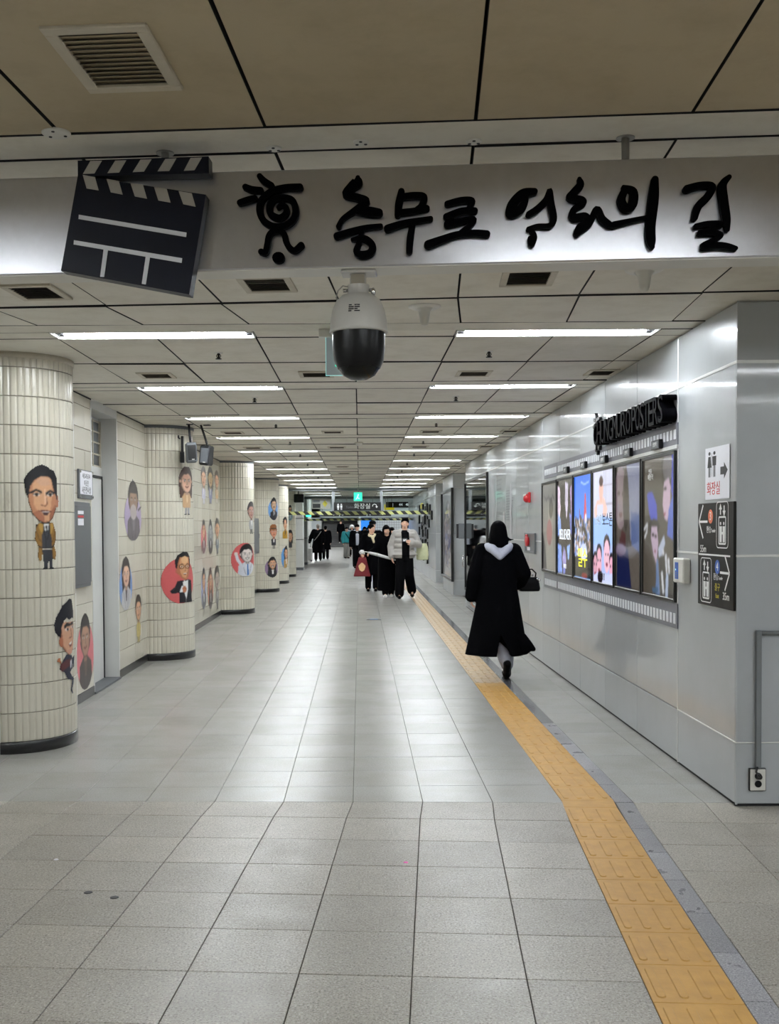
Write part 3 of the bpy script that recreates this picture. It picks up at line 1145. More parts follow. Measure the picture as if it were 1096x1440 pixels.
LP = light_proto()
first = True
for k in range(KN):
    for side, x in (('left', -1.31), ('right', 1.27)):
        o = LP if first else copy_tree(LP)
        first = False
        o.location = (x, C0 + PITCHL * k - .005, HC)
        o['label'] = f'recessed twin tube ceiling light, {ORD[k]} from the front in the {side} row'
        o['group'] = f'ceiling lights of the {side} row'
for n_, (x, y) in enumerate(((.77, 1.45), (-2.4, 1.45), (3.9, 1.45), (3.1, 3.368), (4.9, 3.368), (.8, -1.7), (-2.4, -1.7), (3.9, -1.7), (.8, -4.2), (-2.4, -4.2), (3.9, -4.2))):
    o = copy_tree(LP)
    X, Y = near(x, y)
    o.location = (X, Y, HC)
    o.rotation_euler.z = -TH
    o['label'] = 'hall ceiling light, ' + ('left', 'middle', 'right')[{-2.4: 0, .77: 1, .8: 1}.get(x, 2)] + ' one of the ' + {1.45: 'front', -1.7: 'middle', -4.2: 'rear', 3.368: 'beside the sign'}[y] + ' hall row' + (' at the far right' if x > 4.5 else '')
    o['group'] = 'ceiling lights over the hall behind the viewpoint'
for n_, (x, y) in enumerate(((-4, 50), (1, 50), (-4, 58), (1, 58), (6, 58), (-4, 66), (1, 66), (6, 66), (-4, 74), (1, 74), (6, 74), (-3, 83), (1, 83), (5, 83))):
    o = copy_tree(LP)
    o.location = (x, y, 3.93)
    o.scale = (2.3, 2.8, 1)
    o['label'] = f'long light in the high far hall, {ORD[n_]} counting from the near end'
    o['group'] = 'ceiling lights of the far hall'

# ================================================================ CEILING FITTINGS


def vent(x, y, rz, label, sx=.27, sy=.22, group='ceiling air vents', slats=9, big=False):
    v = thing('ceiling_vent', label, 'vent', (x, y, HC), rz, group)
    f = MB()
    b_ = .035
    for x0, x1, y0, y1 in ((-sx / 2, sx / 2, -sy / 2, -sy / 2 + b_), (-sx / 2, sx / 2, sy / 2 - b_, sy / 2), (-sx / 2, -sx / 2 + b_, -sy / 2 + b_, sy / 2 - b_), (sx / 2 - b_, sx / 2, -sy / 2 + b_, sy / 2 - b_)):
        f.cbox(x0, x1, y0, y1, -.012, .002, .003)
    f.build('vent_frame', 'vent_frame', v)
    MB().box(-sx / 2 + b_, sx / 2 - b_, -sy / 2 + b_, sy / 2 - b_, -.0008, .001).build('vent_back', 'gap', v)
    g = MB()
    for i in range(slats):
        yy = -sy / 2 + b_ + (sy - 2 * b_) * (i + .5) / slats
        h = (sy - 2 * b_) / slats * .25
        s_ = MB().add([(-sx / 2 + b_, yy - h, -.011), (sx / 2 - b_, yy - h, -.011), (sx / 2 - b_, yy + h, -.004), (-sx / 2 + b_, yy + h, -.004),
                       (-sx / 2 + b_, yy - h, -.0085), (sx / 2 - b_, yy - h, -.0085), (sx / 2 - b_, yy + h, -.0015), (-sx / 2 + b_, yy + h, -.0015)],
                      [(0, 3, 2, 1), (4, 5, 6, 7), (0, 1, 5, 4), (1, 2, 6, 5), (2, 3, 7, 6), (3, 0, 4, 7)])
        if big:
            s_.build('vent_slat', 'vent_slat', v)
        else:
            g.add(s_.v, s_.f)
    if not big:
        stuff(g.build('vent_slats', 'vent_slat', v))
    return v


X, Y = near(-.835, 2.752)
vent(X, Y, -TH, 'large square slatted air vent on the brown ceiling nearest the viewer', .27, .385, slats=12, big=True)
for x, y, d in ((-2.07, 5.38, 'left end of the sign, below the clapperboard'), (-.845, 5.32, 'middle of the sign, left of the dome camera'), (.47, 5.31, 'right half of the sign')):
    X, Y = near(x, y)
    vent(X, Y, -TH, 'slatted ceiling air vent under the ' + d, .27, .34, slats=8, big=True)
rows_v = [(8.5, 'first'), (13.6, 'second'), (16.15, 'third'), (21.25, 'fourth'), (23.8, 'fifth')]
for yv, w_ in rows_v:
    for x, d in ((-1.63, 'left edge'), (-.34, 'centre left'), (.93, 'centre right'), (2.0, 'edge beside the right wall')):
        vent(x if x < 2 else 1.96, yv, 0, f'small ceiling air vent in the {w_} corridor row, at the {d}', .28 if x < 2 else .24, .3)


def sprinkler(x, y, label, group):
    s_ = thing('sprinkler', label, 'sprinkler', (x, y, HC), 0, group)
    MB().lathe([(0, -.004), (.03, -.004), (.034, .001)], 16).build('sprinkler_plate', 'plastic', s_, True)
    b_ = MB().lathe([(0, -.045), (.022, -.045), (.022, -.041), (.007, -.036), (.008, -.004)], 12)
    for t in range(2):
        b_.tube([(.006 if t else -.006, 0, -.006), (.016 if t else -.016, 0, -.022), (.006 if t else -.006, 0, -.04)], .003, 5)
    b_.build('sprinkler_head', 'dark_metal', s_, True)


for k in range(10):
    for x, sd in ((-.99, 'left'), (.925, 'right')):
        sprinkler(x, 7.46 + PITCHL * k, f'dark ceiling sprinkler behind the {ORD[k]} light of the {sd} row', 'corridor sprinklers')
for n_, (x, y, r, d) in enumerate(((-1.18, 3.25, .045, 'above the clapperboard, at a ceiling joint'), (-.52, 3.44, .026, 'above the spiral emblem'), (-.232, 3.41, .026, 'above the first brush letter'), (.131, 3.435, .026, 'above the middle brush letters'))):
    X, Y = near(x, y)
    s_ = thing('junction_disc', 'small round grey ceiling disc with screws ' + d, 'fitting', (X, Y, HC), -TH, 'ceiling discs along the joint above the sign')
    MB().lathe([(0, -.006), (r * .9, -.006), (r, -.003), (r, .002)], 24).build('cap_disc', 'plastic', s_)
    for a_ in (.5, 2.6, 4.7):
        MB().lathe([(0, -.009), (.005, -.008), (.006, -.005)], 8, (r * .62 * math.cos(a_), r * .62 * math.sin(a_), 0)).build('screw', 'dark_metal', s_)
for x, y, label in ((.373, 5.93, 'white cone shaped detector on the ceiling right of the dome camera'), (1.39, 5.12, 'translucent funnel shaped detector just under the right end of the sign')):
    s_ = thing('ceiling_detector', label, 'detector', (x, y, HC), 0, 'cone shaped ceiling detectors')
    MB().lathe([(0, -.016), (.078, -.014), (.092, -.006), (.094, .0)], 32).build('detector_base', 'plastic', s_, True)
    MB().lathe([(0, -.112), (.018, -.108), (.024, -.09), (.034, -.03), (.05, -.015)], 24).build('detector_cone', 'plastic', s_, True)
for x, y, label in ((.0, 15.3, 'tiny round ceiling detector in the middle panels of the corridor'), (.02, 24.4, 'far round ceiling detector before the exit sign')):
    s_ = thing('smoke_detector', label, 'detector', (x, y, HC), 0)
    MB().lathe([(0, -.05), (.03, -.05), (.05, -.02), (.055, 0)], 20).build('detector_body', 'plastic', s_, True)
    MB().lathe([(0, -.012), (.062, -.012), (.065, .001)], 20).build('detector_base', 'vent_frame', s_, True)

# ================================================================ HANGING SIGN
SG = thing('overhead_sign', 'long brushed metal sign board with black brush lettering hung across the passage', 'sign', (*near(0, 3.40), 2.418), -TH)


def sgn(x, z, d=0.0):             # sign coordinates: x along, z up (world), d in front of the face
    return (x, -d, z - 2.418)


g = MB()
g.cbox(-2.95, 2.6, 0, .115, 0, .317, .004)
g.build('sign_box', 'sign_metal', SG)
MB().box(-2.95, 2.6, .004, .111, -.0035, .0005).build('sign_underside', 'plastic', SG)
for x in (-.885, .615):
    p_ = MB().tube([(x, .05, .31), (x, .05, .40)], .0125, 14)
    p_.build('hanger_pipe', 'pipe', SG, True)
    MB().lathe([(0, .398), (.03, .398), (.03, .402)], 16, (x, .05, 0)).build('hanger_flange', 'pipe', SG)
LOGO = [[(-0.4279, 2.6711, 0.0096), (-0.4758, 2.6701, 0.0096), (-0.52, 2.6596, 0.0096), (-0.5524, 2.633, 0.0096), (-0.5591, 2.5976, 0.0096), (-0.5449, 2.5657, 0.0096), (-0.513, 2.5474, 0.0096), (-0.4769, 2.5496, 0.0096), (-0.4487, 2.5709, 0.0096), (-0.4428, 2.6023, 0.0096), (-0.4546, 2.6302, 0.0096), (-0.4841, 2.6389, 0.0096), (-0.5122, 2.6342, 0.0096), (-0.5268, 2.6125, 0.0096), (-0.5223, 2.5871, 0.0096), (-0.4967, 2.5746, 0.0096), (-0.4758, 2.5859, 0.0088), (-0.4724, 2.6055, 0.008), (-0.4867, 2.6161, 0.0072), (-0.498, 2.6085, 0.0064)], [(-0.5555, 2.4679, 0.0088), (-0.5418, 2.466, 0.0088), (-0.5352, 2.4904, 0.0088), (-0.5293, 2.5179, 0.0088), (-0.5155, 2.5317, 0.0088), (-0.4931, 2.5327, 0.0088), (-0.4795, 2.5205, 0.0088), (-0.4733, 2.4967, 0.0088), (-0.4615, 2.4766, 0.0088), (-0.4455, 2.4699, 0.0088), (-0.4254, 2.4852, 0.0096)], [(-0.5018, 2.4476, 0.016), (-0.497, 2.4475, 0.016)], [(-0.6232, 2.6271, 0.0088), (-0.6006, 2.6335, 0.0096), (-0.5748, 2.6399, 0.0088)], [(-0.605, 2.6763, 0.0088), (-0.5842, 2.6678, 0.0096), (-0.5553, 2.6646, 0.0088)], [(-0.5581, 2.7096, 0.008), (-0.5438, 2.6934, 0.0096), (-0.5198, 2.6785, 0.0088)]]
GLYPHS = {
 'chung': [[(-0.2407, 2.6945, 0.0072), (-0.2424, 2.6813, 0.016), (-0.2607, 2.6662, 0.0144), (-0.2791, 2.6432, 0.0112), (-0.2411, 2.6319, 0.0112), (-0.2151, 2.6178, 0.012), (-0.2493, 2.5929, 0.0096), (-0.2892, 2.5666, 0.0072), (-0.3037, 2.5418, 0.008)], [(-0.2493, 2.5906, 0.0096), (-0.2058, 2.5862, 0.0144), (-0.1741, 2.5822, 0.012)], [(-0.3095, 2.5121, 0.0104), (-0.2657, 2.5243, 0.0096), (-0.218, 2.5356, 0.008), (-0.1689, 2.5398, 0.0072)], [(-0.2275, 2.5296, 0.0064), (-0.2341, 2.5023, 0.008)], [(-0.2595, 2.499, 0.0056), (-0.2222, 2.502, 0.0096), (-0.1961, 2.4793, 0.0104), (-0.2026, 2.4559, 0.0112), (-0.2304, 2.4503, 0.0112), (-0.247, 2.4618, 0.0096), (-0.2381, 2.4867, 0.008)]] ,
 'mu': [[(-0.1019, 2.6474, 0.0096), (-0.11, 2.6086, 0.0112), (-0.115, 2.5735, 0.0088)], [(-0.1028, 2.6303, 0.0096), (-0.0595, 2.6337, 0.0096), (-0.0297, 2.6281, 0.0096), (-0.0377, 2.6003, 0.0096), (-0.0519, 2.589, 0.0088)], [(-0.107, 2.5811, 0.0096), (-0.0597, 2.5853, 0.0088), (-0.022, 2.592, 0.0096)], [(-0.1468, 2.5313, 0.0112), (-0.0914, 2.5471, 0.0096), (-0.0088, 2.5589, 0.0072)], [(-0.0662, 2.5464, 0.0088), (-0.0744, 2.4981, 0.0104), (-0.0777, 2.4575, 0.0096)]] ,
 'ro': [[(0.044, 2.6042, 0.0088), (0.0894, 2.6138, 0.0096), (0.1222, 2.6113, 0.0096), (0.1143, 2.5929, 0.008)], [(0.0407, 2.5638, 0.0096), (0.0893, 2.5796, 0.0104), (0.1307, 2.58, 0.0096)], [(0.0437, 2.5403, 0.0104), (0.0892, 2.5484, 0.0096), (0.1267, 2.5536, 0.0088), (0.1165, 2.5352, 0.0088), (0.0851, 2.5096, 0.0088)], [(-0.017, 2.4771, 0.0128), (0.0262, 2.4916, 0.0112), (0.0733, 2.506, 0.0096), (0.1281, 2.51, 0.0096), (0.1687, 2.5058, 0.0104)]] ,
 'yeong': [[(0.319, 2.6351, 0.0096), (0.2818, 2.6285, 0.0136), (0.2492, 2.5945, 0.0144), (0.2445, 2.5675, 0.0128), (0.2724, 2.5783, 0.0128), (0.288, 2.6012, 0.0104), (0.2911, 2.622, 0.0088)], [(0.3011, 2.5644, 0.0088), (0.3282, 2.5807, 0.0096), (0.3553, 2.607, 0.0096), (0.367, 2.6376, 0.0072), (0.3708, 2.5949, 0.0104), (0.3784, 2.5483, 0.0104), (0.3668, 2.5269, 0.008), (0.3281, 2.5264, 0.0064), (0.2994, 2.5179, 0.0064)], [(0.3087, 2.5153, 0.0072), (0.318, 2.4918, 0.0088), (0.3094, 2.4695, 0.0088), (0.3048, 2.4882, 0.0072)]] ,
 'hwa': [[(0.4595, 2.6696, 0.0064), (0.4618, 2.6503, 0.0112), (0.4379, 2.6239, 0.0112), (0.4302, 2.6126, 0.0104), (0.4656, 2.6038, 0.0112), (0.4694, 2.5922, 0.0096), (0.4417, 2.5736, 0.0096), (0.4417, 2.5504, 0.0112), (0.4771, 2.5533, 0.0104), (0.4848, 2.5377, 0.0096), (0.4609, 2.519, 0.0112), (0.4517, 2.4999, 0.0096)], [(0.4532, 2.5014, 0.0088), (0.4902, 2.5298, 0.0096), (0.5132, 2.5739, 0.0096), (0.5301, 2.5441, 0.0104), (0.5516, 2.5258, 0.0096), (0.5646, 2.5185, 0.0056)]] ,
 'ui': [[(0.596, 2.6409, 0.0056), (0.6266, 2.6262, 0.0112), (0.6243, 2.5862, 0.0136), (0.6037, 2.5745, 0.0128), (0.5899, 2.6003, 0.012), (0.6013, 2.633, 0.0104)], [(0.5669, 2.5239, 0.0096), (0.6129, 2.5342, 0.0072), (0.6739, 2.5456, 0.0056)], [(0.6936, 2.661, 0.0104), (0.6891, 2.6013, 0.0152), (0.6801, 2.517, 0.0144), (0.6816, 2.4707, 0.0136), (0.6855, 2.4514, 0.0072)]] ,
 'gil': [[(0.7917, 2.629, 0.0112), (0.8333, 2.6393, 0.0096), (0.8696, 2.6344, 0.0104), (0.8561, 2.6042, 0.0112), (0.8274, 2.5743, 0.0112), (0.8161, 2.5379, 0.0088)], [(0.9209, 2.6619, 0.0072), (0.9013, 2.6372, 0.012), (0.9053, 2.5874, 0.0128), (0.913, 2.5337, 0.012), (0.9169, 2.4991, 0.0064)], [(0.82, 2.5132, 0.0072), (0.8563, 2.5184, 0.0088), (0.8957, 2.5158, 0.0096), (0.8639, 2.5005, 0.0072), (0.8276, 2.4915, 0.0072), (0.8715, 2.4911, 0.008), (0.8965, 2.4828, 0.008), (0.8716, 2.4658, 0.0088), (0.8414, 2.4489, 0.0096), (0.8868, 2.4516, 0.0096), (0.917, 2.4478, 0.0088), (0.9419, 2.441, 0.0064)]] ,
}
PLAQUES = [(37.16, 2.16, 2.36), (35.87, 2.22, 2.4), (35.14, 2.17, 2.36), (33.91, 1.98, 2.26), (33.02, 2.05, 2.33), (31.76, 1.96, 2.27), (31.0, 1.8, 2.07), (37.3, 1.71, 2.01), (35.03, 1.65, 1.94), (34.28, 1.67, 1.97), (32.96, 1.65, 1.94), (32.3, 1.57, 1.83), (35.82, 1.51, 1.77), (37.4, 1.31, 1.61), (35.42, 1.26, 1.51), (33.82, 1.29, 1.59), (32.99, 1.22, 1.52), (36.8, 0.93, 1.2), (35.61, 0.89, 1.18), (33.85, 0.94, 1.21), (33.02, 0.79, 1.12), (37.01, 0.45, 0.72), (35.02, 0.48, 0.79), (33.05, 0.44, 0.72)]
ARM_ST = [[(-1.1014, 2.761), (-1.0631, 2.7611), (-1.0885, 2.721), (-1.1263, 2.7209)], [(-1.0198, 2.7597), (-0.9835, 2.7598), (-1.0075, 2.7216), (-1.0458, 2.7209)], [(-0.9371, 2.7602), (-0.9009, 2.7603), (-0.9261, 2.7222), (-0.963, 2.7215)], [(-0.856, 2.7602), (-0.8199, 2.7609), (-0.8438, 2.7216), (-0.8818, 2.7215)], [(-0.7739, 2.7606), (-0.7373, 2.7607), (-0.7617, 2.7215), (-0.7964, 2.7207)]]
BODY_ST = [[(-1.127, 2.7178), (-1.0868, 2.7092), (-1.0752, 2.6666), (-1.1148, 2.674)], [(-1.0492, 2.7031), (-1.0091, 2.6951), (-0.9963, 2.6507), (-1.0357, 2.6593)], [(-0.971, 2.6877), (-0.9298, 2.6797), (-0.917, 2.6354), (-0.957, 2.644)], [(-0.8938, 2.6724), (-0.8527, 2.6651), (-0.8405, 2.6209), (-0.8803, 2.6288)], [(-0.8142, 2.6571), (-0.7713, 2.6485), (-0.7592, 2.6056), (-0.7995, 2.6148)]]
LINES = [[(-1.1416, 2.5909), (-0.7898, 2.5244), (-0.7912, 2.5102), (-1.143, 2.5773)], [(-1.1588, 2.5098), (-0.8046, 2.4431), (-0.8067, 2.4283), (-1.1602, 2.4962)], [(-1.0611, 2.4806), (-1.0465, 2.4783), (-1.0604, 2.3891), (-1.0739, 2.3906)], [(-0.9231, 2.4535), (-0.9091, 2.4507), (-0.9242, 2.3623), (-0.9376, 2.3644)]]


def smooth_stroke(st, n=6):
    if len(st) < 3:
        return [Vector(q) for q in st]
    p = [Vector(q) for q in st]
    out = []
    for i in range(len(p) - 1):
        a_, b_, c_, d_ = p[max(i - 1, 0)], p[i], p[i + 1], p[min(i + 2, len(p) - 1)]
        for k_ in range(n):
            t = k_ / n
            out.append(.5 * ((2 * b_) + (c_ - a_) * t + (2 * a_ - 5 * b_ + 4 * c_ - d_) * t * t + (3 * b_ - a_ - 3 * c_ + d_) * t ** 3))
    out.append(p[-1])
    return out


def brush(mb, strokes, d0, d1, fn, grow=1.0):
    for si, st in enumerate(strokes):
        p = smooth_stroke(st)
        L, R = [], []
        for i, q in enumerate(p):
            a_, b_ = p[max(i - 1, 0)], p[min(i + 1, len(p) - 1)]
            t = Vector((b_.x - a_.x, b_.y - a_.y))
            t = t.normalized() if t.length > 1e-9 else Vector((1, 0))
            n_ = Vector((-t.y, t.x)) * q.z * grow
            L.append((q.x + n_.x, q.y + n_.y))
            R.append((q.x - n_.x, q.y - n_.y))
        m = len(p)
        vs = [fn(x, z, d1) for x, z in L] + [fn(x, z, d1) for x, z in R] + [fn(x, z, d0) for x, z in L] + [fn(x, z, d0) for x, z in R]
        fs = []
        for i in range(m - 1):
            fs += [(i, m + i, m + i + 1, i + 1), (i, i + 1, 2 * m + i + 1, 2 * m + i), (m + i + 1, m + i, 3 * m + i, 3 * m + i + 1)]
        mb.add(vs, fs)
        for q, e in ((p[0], 0), (p[-1], 1)):              # round ends
            k_ = 14
            ring = [(q.x + q.z * grow * math.cos(2 * math.pi * i / k_), q.y + q.z * grow * math.sin(2 * math.pi * i / k_)) for i in range(k_)]
            dd = d1 + .0002
            vs = [fn(x, z, dd) for x, z in ring] + [fn(x, z, d0) for x, z in ring]
            fs = [tuple(range(k_))] + [((i + 1) % k_, i, k_ + i, k_ + (i + 1) % k_) for i in range(k_)]
            mb.add(vs, fs)
    return mb


brush(MB(), LOGO, 0.004, 0.024, sgn, 1.12).build('spiral_emblem', 'black_letter', SG)
for gname in ('chung', 'mu', 'ro', 'yeong', 'hwa', 'ui', 'gil'):
    brush(MB(), GLYPHS[gname], 0.004, 0.024, sgn, 1.08).build('brush_letter', 'black_letter', SG)

# clapperboard fixed in front of the sign
CB = thing('clapperboard', 'large black clapperboard with white stripes fixed to the left of the sign', 'clapperboard', (*near(-.95, 3.34), 2.4), -TH)


def cb(x, z, d=0.0):
    return (x + .95, -d, z - 2.4)


BQ = [(-1.1434, 2.7175), (-1.2038, 2.4136), (-.7837, 2.3273), (-.7259, 2.6432)]
AQ = [(-1.1434, 2.7641), (-1.1435, 2.7144), (-.7151, 2.7107), (-.7158, 2.7642)]
MB().poly(BQ, cb, -.055).build('clapper_body', 'navy_black', CB, fix=True)
MB().poly(AQ, cb, -.055).build('clapper_arm', 'navy_black', CB, fix=True)
for q in ARM_ST:
    MB().poly(q, lambda x, z, d: cb(x, z, .0012 + d), -.0010).build('arm_stripe', 'stripe_grey', CB, fix=True)
for q in BODY_ST:
    MB().poly(q, lambda x, z, d: cb(x, z, .0012 + d), -.0010).build('body_stripe', 'stripe_grey', CB, fix=True)
for n_, q in enumerate(LINES):
    MB().poly(q, lambda x, z, d: cb(x, z, .0012 + n_ * .0003 + d), -.0010).build('body_line', 'stripe_white', CB, fix=True)

# dome camera under the sign
X, Y = near(-.247, 3.455)
CC = thing('dome_camera', 'white dome surveillance camera with black globe hanging under the sign', 'camera', (X, Y, 2.4140), -TH)
MB().cbox(-.055, .06, -.04, .04, -.01, 0, .003).build('mount_plate', 'cctv_white', CC)
MB().cbox(-.026, .026, -.026, .026, -.05, -.008, .004).build('mount_post', 'chrome', CC)
MB().lathe([(0, -.044), (.036, -.044), (.036, -.048), (.033, -.074), (.04, -.076)], 28).build('mount_collar', 'cctv_white', CC, True)
MB().lathe([(.03, -.072), (.054, -.078), (.073, -.096), (.086, -.126), (.0925, -.16), (.0945, -.190), (.0965, -.198), (.092, -.201), (.06, -.201)], 48).build('camera_shell', 'cctv_white', CC, True)
MB().lathe([(.0875, -.199), (.0865, -.25), (.082, -.29), (.070, -.316)], 48).build('shade_ring', 'black_gloss', CC, True)
MB().lathe([(.06, -.201), (.072, -.23), (.075, -.275), (.070, -.312), (.053, -.338), (.028, -.351), (0, -.354)], 40).build('globe', 'cctv_black', CC, True)
for s_ in (-1, 1):
    MB().tube([(s_ * .036, .0, -.06), (s_ * .05, -.004, -.06)], .006, 8).build('bolt', 'chrome', CC, True)
MB().ell((.05, -.02, -.07), (.008, .008, .014)).build('latch', 'chrome', CC, True)
MB().tube([(-.033, -.01, -.05), (-.05, -.012, -.047), (-.066, -.012, -.062), (-.072, -.012, -.085), (-.066, -.01, -.105), (-.05, -.01, -.112)], .0022, 6).build('safety_wire', 'pipe', CC, True)
lab = MB()
for i in range(4):
    for j_ in range(2):
        a0, a1 = -math.pi / 2 - .30 + j_ * .22, -math.pi / 2 - .30 + j_ * .22 + (.2 if (i + j_) % 3 else .12)
        z0 = -.122 - i * .0066
        r0 = .0845 + (i * .0016) + .001
        lab.add([(r0 * math.cos(a0), r0 * math.sin(a0), z0), (r0 * math.cos(a1), r0 * math.sin(a1), z0), ((r0 + .0006) * math.cos(a1), (r0 + .0006) * math.sin(a1), z0 - .004), ((r0 + .0006) * math.cos(a0), (r0 + .0006) * math.sin(a0), z0 - .004)], [(3, 2, 1, 0)])
lab.build('rating_label', 'dark_metal', CC)

# edge lit exit panel behind the camera
EX = thing('exit_sign', 'edge lit glass exit panel with cyan rim half hidden behind the dome camera', 'exit sign', (-.078, 6.62, HC), 0)
MB().cbox(-.17, .11, -.03, .03, -.05, .0, .004).build('panel_housing', 'plastic', EX)
MB().box(-.124, .10, -.004, .004, -.285, -.05).build('panel_glass', 'exit_face', EX)
MB().box(-.1275, -.124, -.004, .004, -.2885, -.05).box(.10, .1035, -.004, .004, -.2885, -.05).box(-.1275, .1035, -.004, .004, -.2885, -.285).build('glowing_rim', 'exit_glow', EX)
run_ = MB().ell((.0, -.007, -.10), (.018, .003, .018))
run_.cap((-.005, -.007, -.125), (-.025, -.007, -.18), .015, .012).cap((-.025, -.007, -.18), (-.06, -.007, -.225), .01, .008).cap((-.025, -.007, -.18), (.02, -.007, -.21), .01, .008)
run_.build('running_figure', 'exit_green', EX, True)

# ================================================================ RIGHT WALL FITTINGS
XS = 2.098                                    # face of the wall panels
film = thing('film_strip_frame', 'grey film strip graphic with white holes running above and below the screens', 'wall graphic', (XS, 9.4, 1.6))


def rel(root, mb):
    lx, ly, lz = root.location
    mb.v = [(a_ - lx, b_ - ly, c_ - lz) for a_, b_, c_ in mb.v]
    return mb


for z0, z1, hz0, hz1 in ((2.11, 2.255, 2.148, 2.212), (.895, 1.06, .925, .995)):
    rel(film, MB().box(XS - .006, XS + .004, 6.905, 11.09, z0, z1)).build('film_band', 'film_grey', film)
    rel(film, MB().box(XS - .006, XS + .004, 11.10, 11.88, z0, z1)).build('film_band', 'film_grey', film)
    n_ = 0
    y = 6.935
    while y < 11.83:
        if not (11.06 < y < 11.1):
            h_ = rel(film, MB().box(XS - .0085, XS - .0055, y, y + .048, hz0, hz1))
            h_.build('film_hole', 'film_white', film)
        y += .0795
rel(film, MB().box(XS - .012, XS + .002, 6.9, 11.09, 2.085, 2.11)).build('film_ledge', 'rail', film)


# ---- screens
def scr1():
    c = Canvas(70, 90, .8, (150, 146, 140))
    c.grad((150, 146, 142), (178, 172, 164))
    c.poly([(.45, .22), (.75, .2), (.82, .45), (.7, .62), (.95, 1.0), (.25, 1.0), (.35, .6)], (186, 180, 170))
    c.ell(.62, .28, .14, .12, (70, 66, 64))
    c.ell(.63, .31, .09, .09, (110, 100, 94))
    c.ell(.5, .56, .2, .15, (190, 120, 118))
    c.line([(.45, .66), (.6, .66)], .008, (150, 70, 70))
    c.line([(.46, .69), (.6, .69)], .008, (150, 70, 70))
    c.poly([(0, .55), (.2, .72), (.3, 1.0), (0, 1.0)], (58, 56, 62))
    for i in range(8):
        c.line([(.12 + .1 * i, .13 + .02 * (i % 3)), (.18 + .1 * i, .16 + .02 * ((i + 1) % 3))], .012, (70, 68, 74))
    c.speck(.1, 1)
    return c


def scr2():
    c = Canvas(70, 90, .8, (64, 58, 54))
    c.poly([(0, .05), (.15, .08), (.2, .3), (.1, .45), (0, .5)], (226, 206, 226))
    c.poly([(.52, .02), (.7, .05), (.68, .3), (.6, .42), (.5, .25)], (206, 196, 216))
    c.poly([(.82, .1), (1, .05), (1, .4), (.9, .38)], (176, 150, 190))
    c.poly([(.02, .35), (.2, .42), (.25, .56), (0, .6)], (150, 178, 240))
    c.poly([(.78, .35), (.98, .4), (1, .6), (.85, .55)], (110, 120, 190))
    c.poly([(0, .68), (.25, .7), (.3, 1.0), (0, 1)], (132, 160, 226))
    c.poly([(.4, .7), (.5, .75), (.52, 1.0), (.35, 1.0)], (120, 130, 200))
    c.poly([(.62, .7), (.82, .68), (.72, .9)], (150, 186, 250))
    c.poly([(.55, .86), (.85, .82), (.9, 1.0), (.5, 1.0)], (60, 56, 56))
    c.ell(.45, .84, .12, .1, (160, 150, 200))
    c.speck(.25, 2, 3)
    return c


def scr3():
    c = Canvas(80, 100, .8, (50, 110, 230))
    c.grad((40, 110, 236), (130, 180, 245))
    c.line([(.4, .06), (.6, .09), (.85, .07)], .01, (150, 190, 250))
    c.poly([(.62, .18), (.68, .18), (.74, .45), (.56, .45)], (204, 70, 90))
    c.poly([(.3, .32), (.34, .32), (.36, .5), (.28, .5)], (120, 80, 140))
    c.poly([(0, .48), (.3, .42), (.6, .46), (1, .4), (1, 1), (0, 1)], (120, 116, 120))
    r = np.random.RandomState(5)
    for i in range(160):
        x, y = r.rand(), .42 + r.rand() * .42
        c.ell(x, y, .03 + .03 * r.rand(), .02 + .03 * r.rand(), [(225, 225, 236), (70, 66, 74), (180, 150, 140), (120, 150, 210), (60, 58, 50)][r.randint(5)])
    c.poly([(0, .8), (.4, .76), (1, .82), (1, 1), (0, 1)], (62, 60, 54))
    c.ell(.55, .74, .2, .08, (205, 214, 240))
    c.poly([(.75, .76), (1, .7), (1, 1), (.8, 1)], (26, 28, 34))
    c.ell(.6, .97, .16, .03, (130, 50, 40))
    return c


def scr4():
    c = Canvas(80, 100, .8, (214, 216, 236))
    for i in range(6):
        c.line([(.55 + .09 * i, 0), (.55 + .09 * i, .42)], .006, (180, 178, 196))
    c.line([(.5, .13), (1, .13)], .008, (176, 172, 190))
    c.line([(.5, .3), (1, .3)], .008, (176, 172, 190))
    c.poly([(.2, .26), (.55, .24), (.7, .34), (.62, .46), (.1, .48), (.05, .34)], (240, 200, 190))
    c.poly([(.2, .3), (.5, .3), (.48, .48), (.18, .48)], (214, 216, 240))
    c.ell(.4, .17, .1, .11, (238, 190, 176))
    c.ell(.4, .09, .1, .05, (90, 70, 66))
    c.poly([(0, .42), (.5, .4), (1, .43), (1, .72), (0, .72)], (160, 196, 250))
    c.poly([(0, .66), (1, .66), (1, 1), (0, 1)], (178, 196, 246))
    for x, y, r_, sk in ((.68, .76, .17, (244, 196, 214)), (.3, .82, .15, (236, 180, 200)), (.1, .86, .12, (216, 160, 180)), (.9, .86, .12, (236, 176, 200))):
        c.ell(x, y - r_ * .55, r_ * .95, r_ * .6, (34, 26, 40))
        c.ell(x, y, r_ * .85, r_ * .85, sk)
        c.ell(x - .05, y - .02, .025, .012, (40, 30, 40))
        c.ell(x + .06, y - .02, .025, .012, (40, 30, 40))
        c.ell(x, y + .07, .05, .02, (150, 60, 80))
    c.poly([(.0, .95), (.3, .9), (.65, .92), (1, .9), (1, 1), (0, 1)], (206, 214, 250))
    c.ell(.35, .95, .13, .06, (36, 28, 40))
    return c


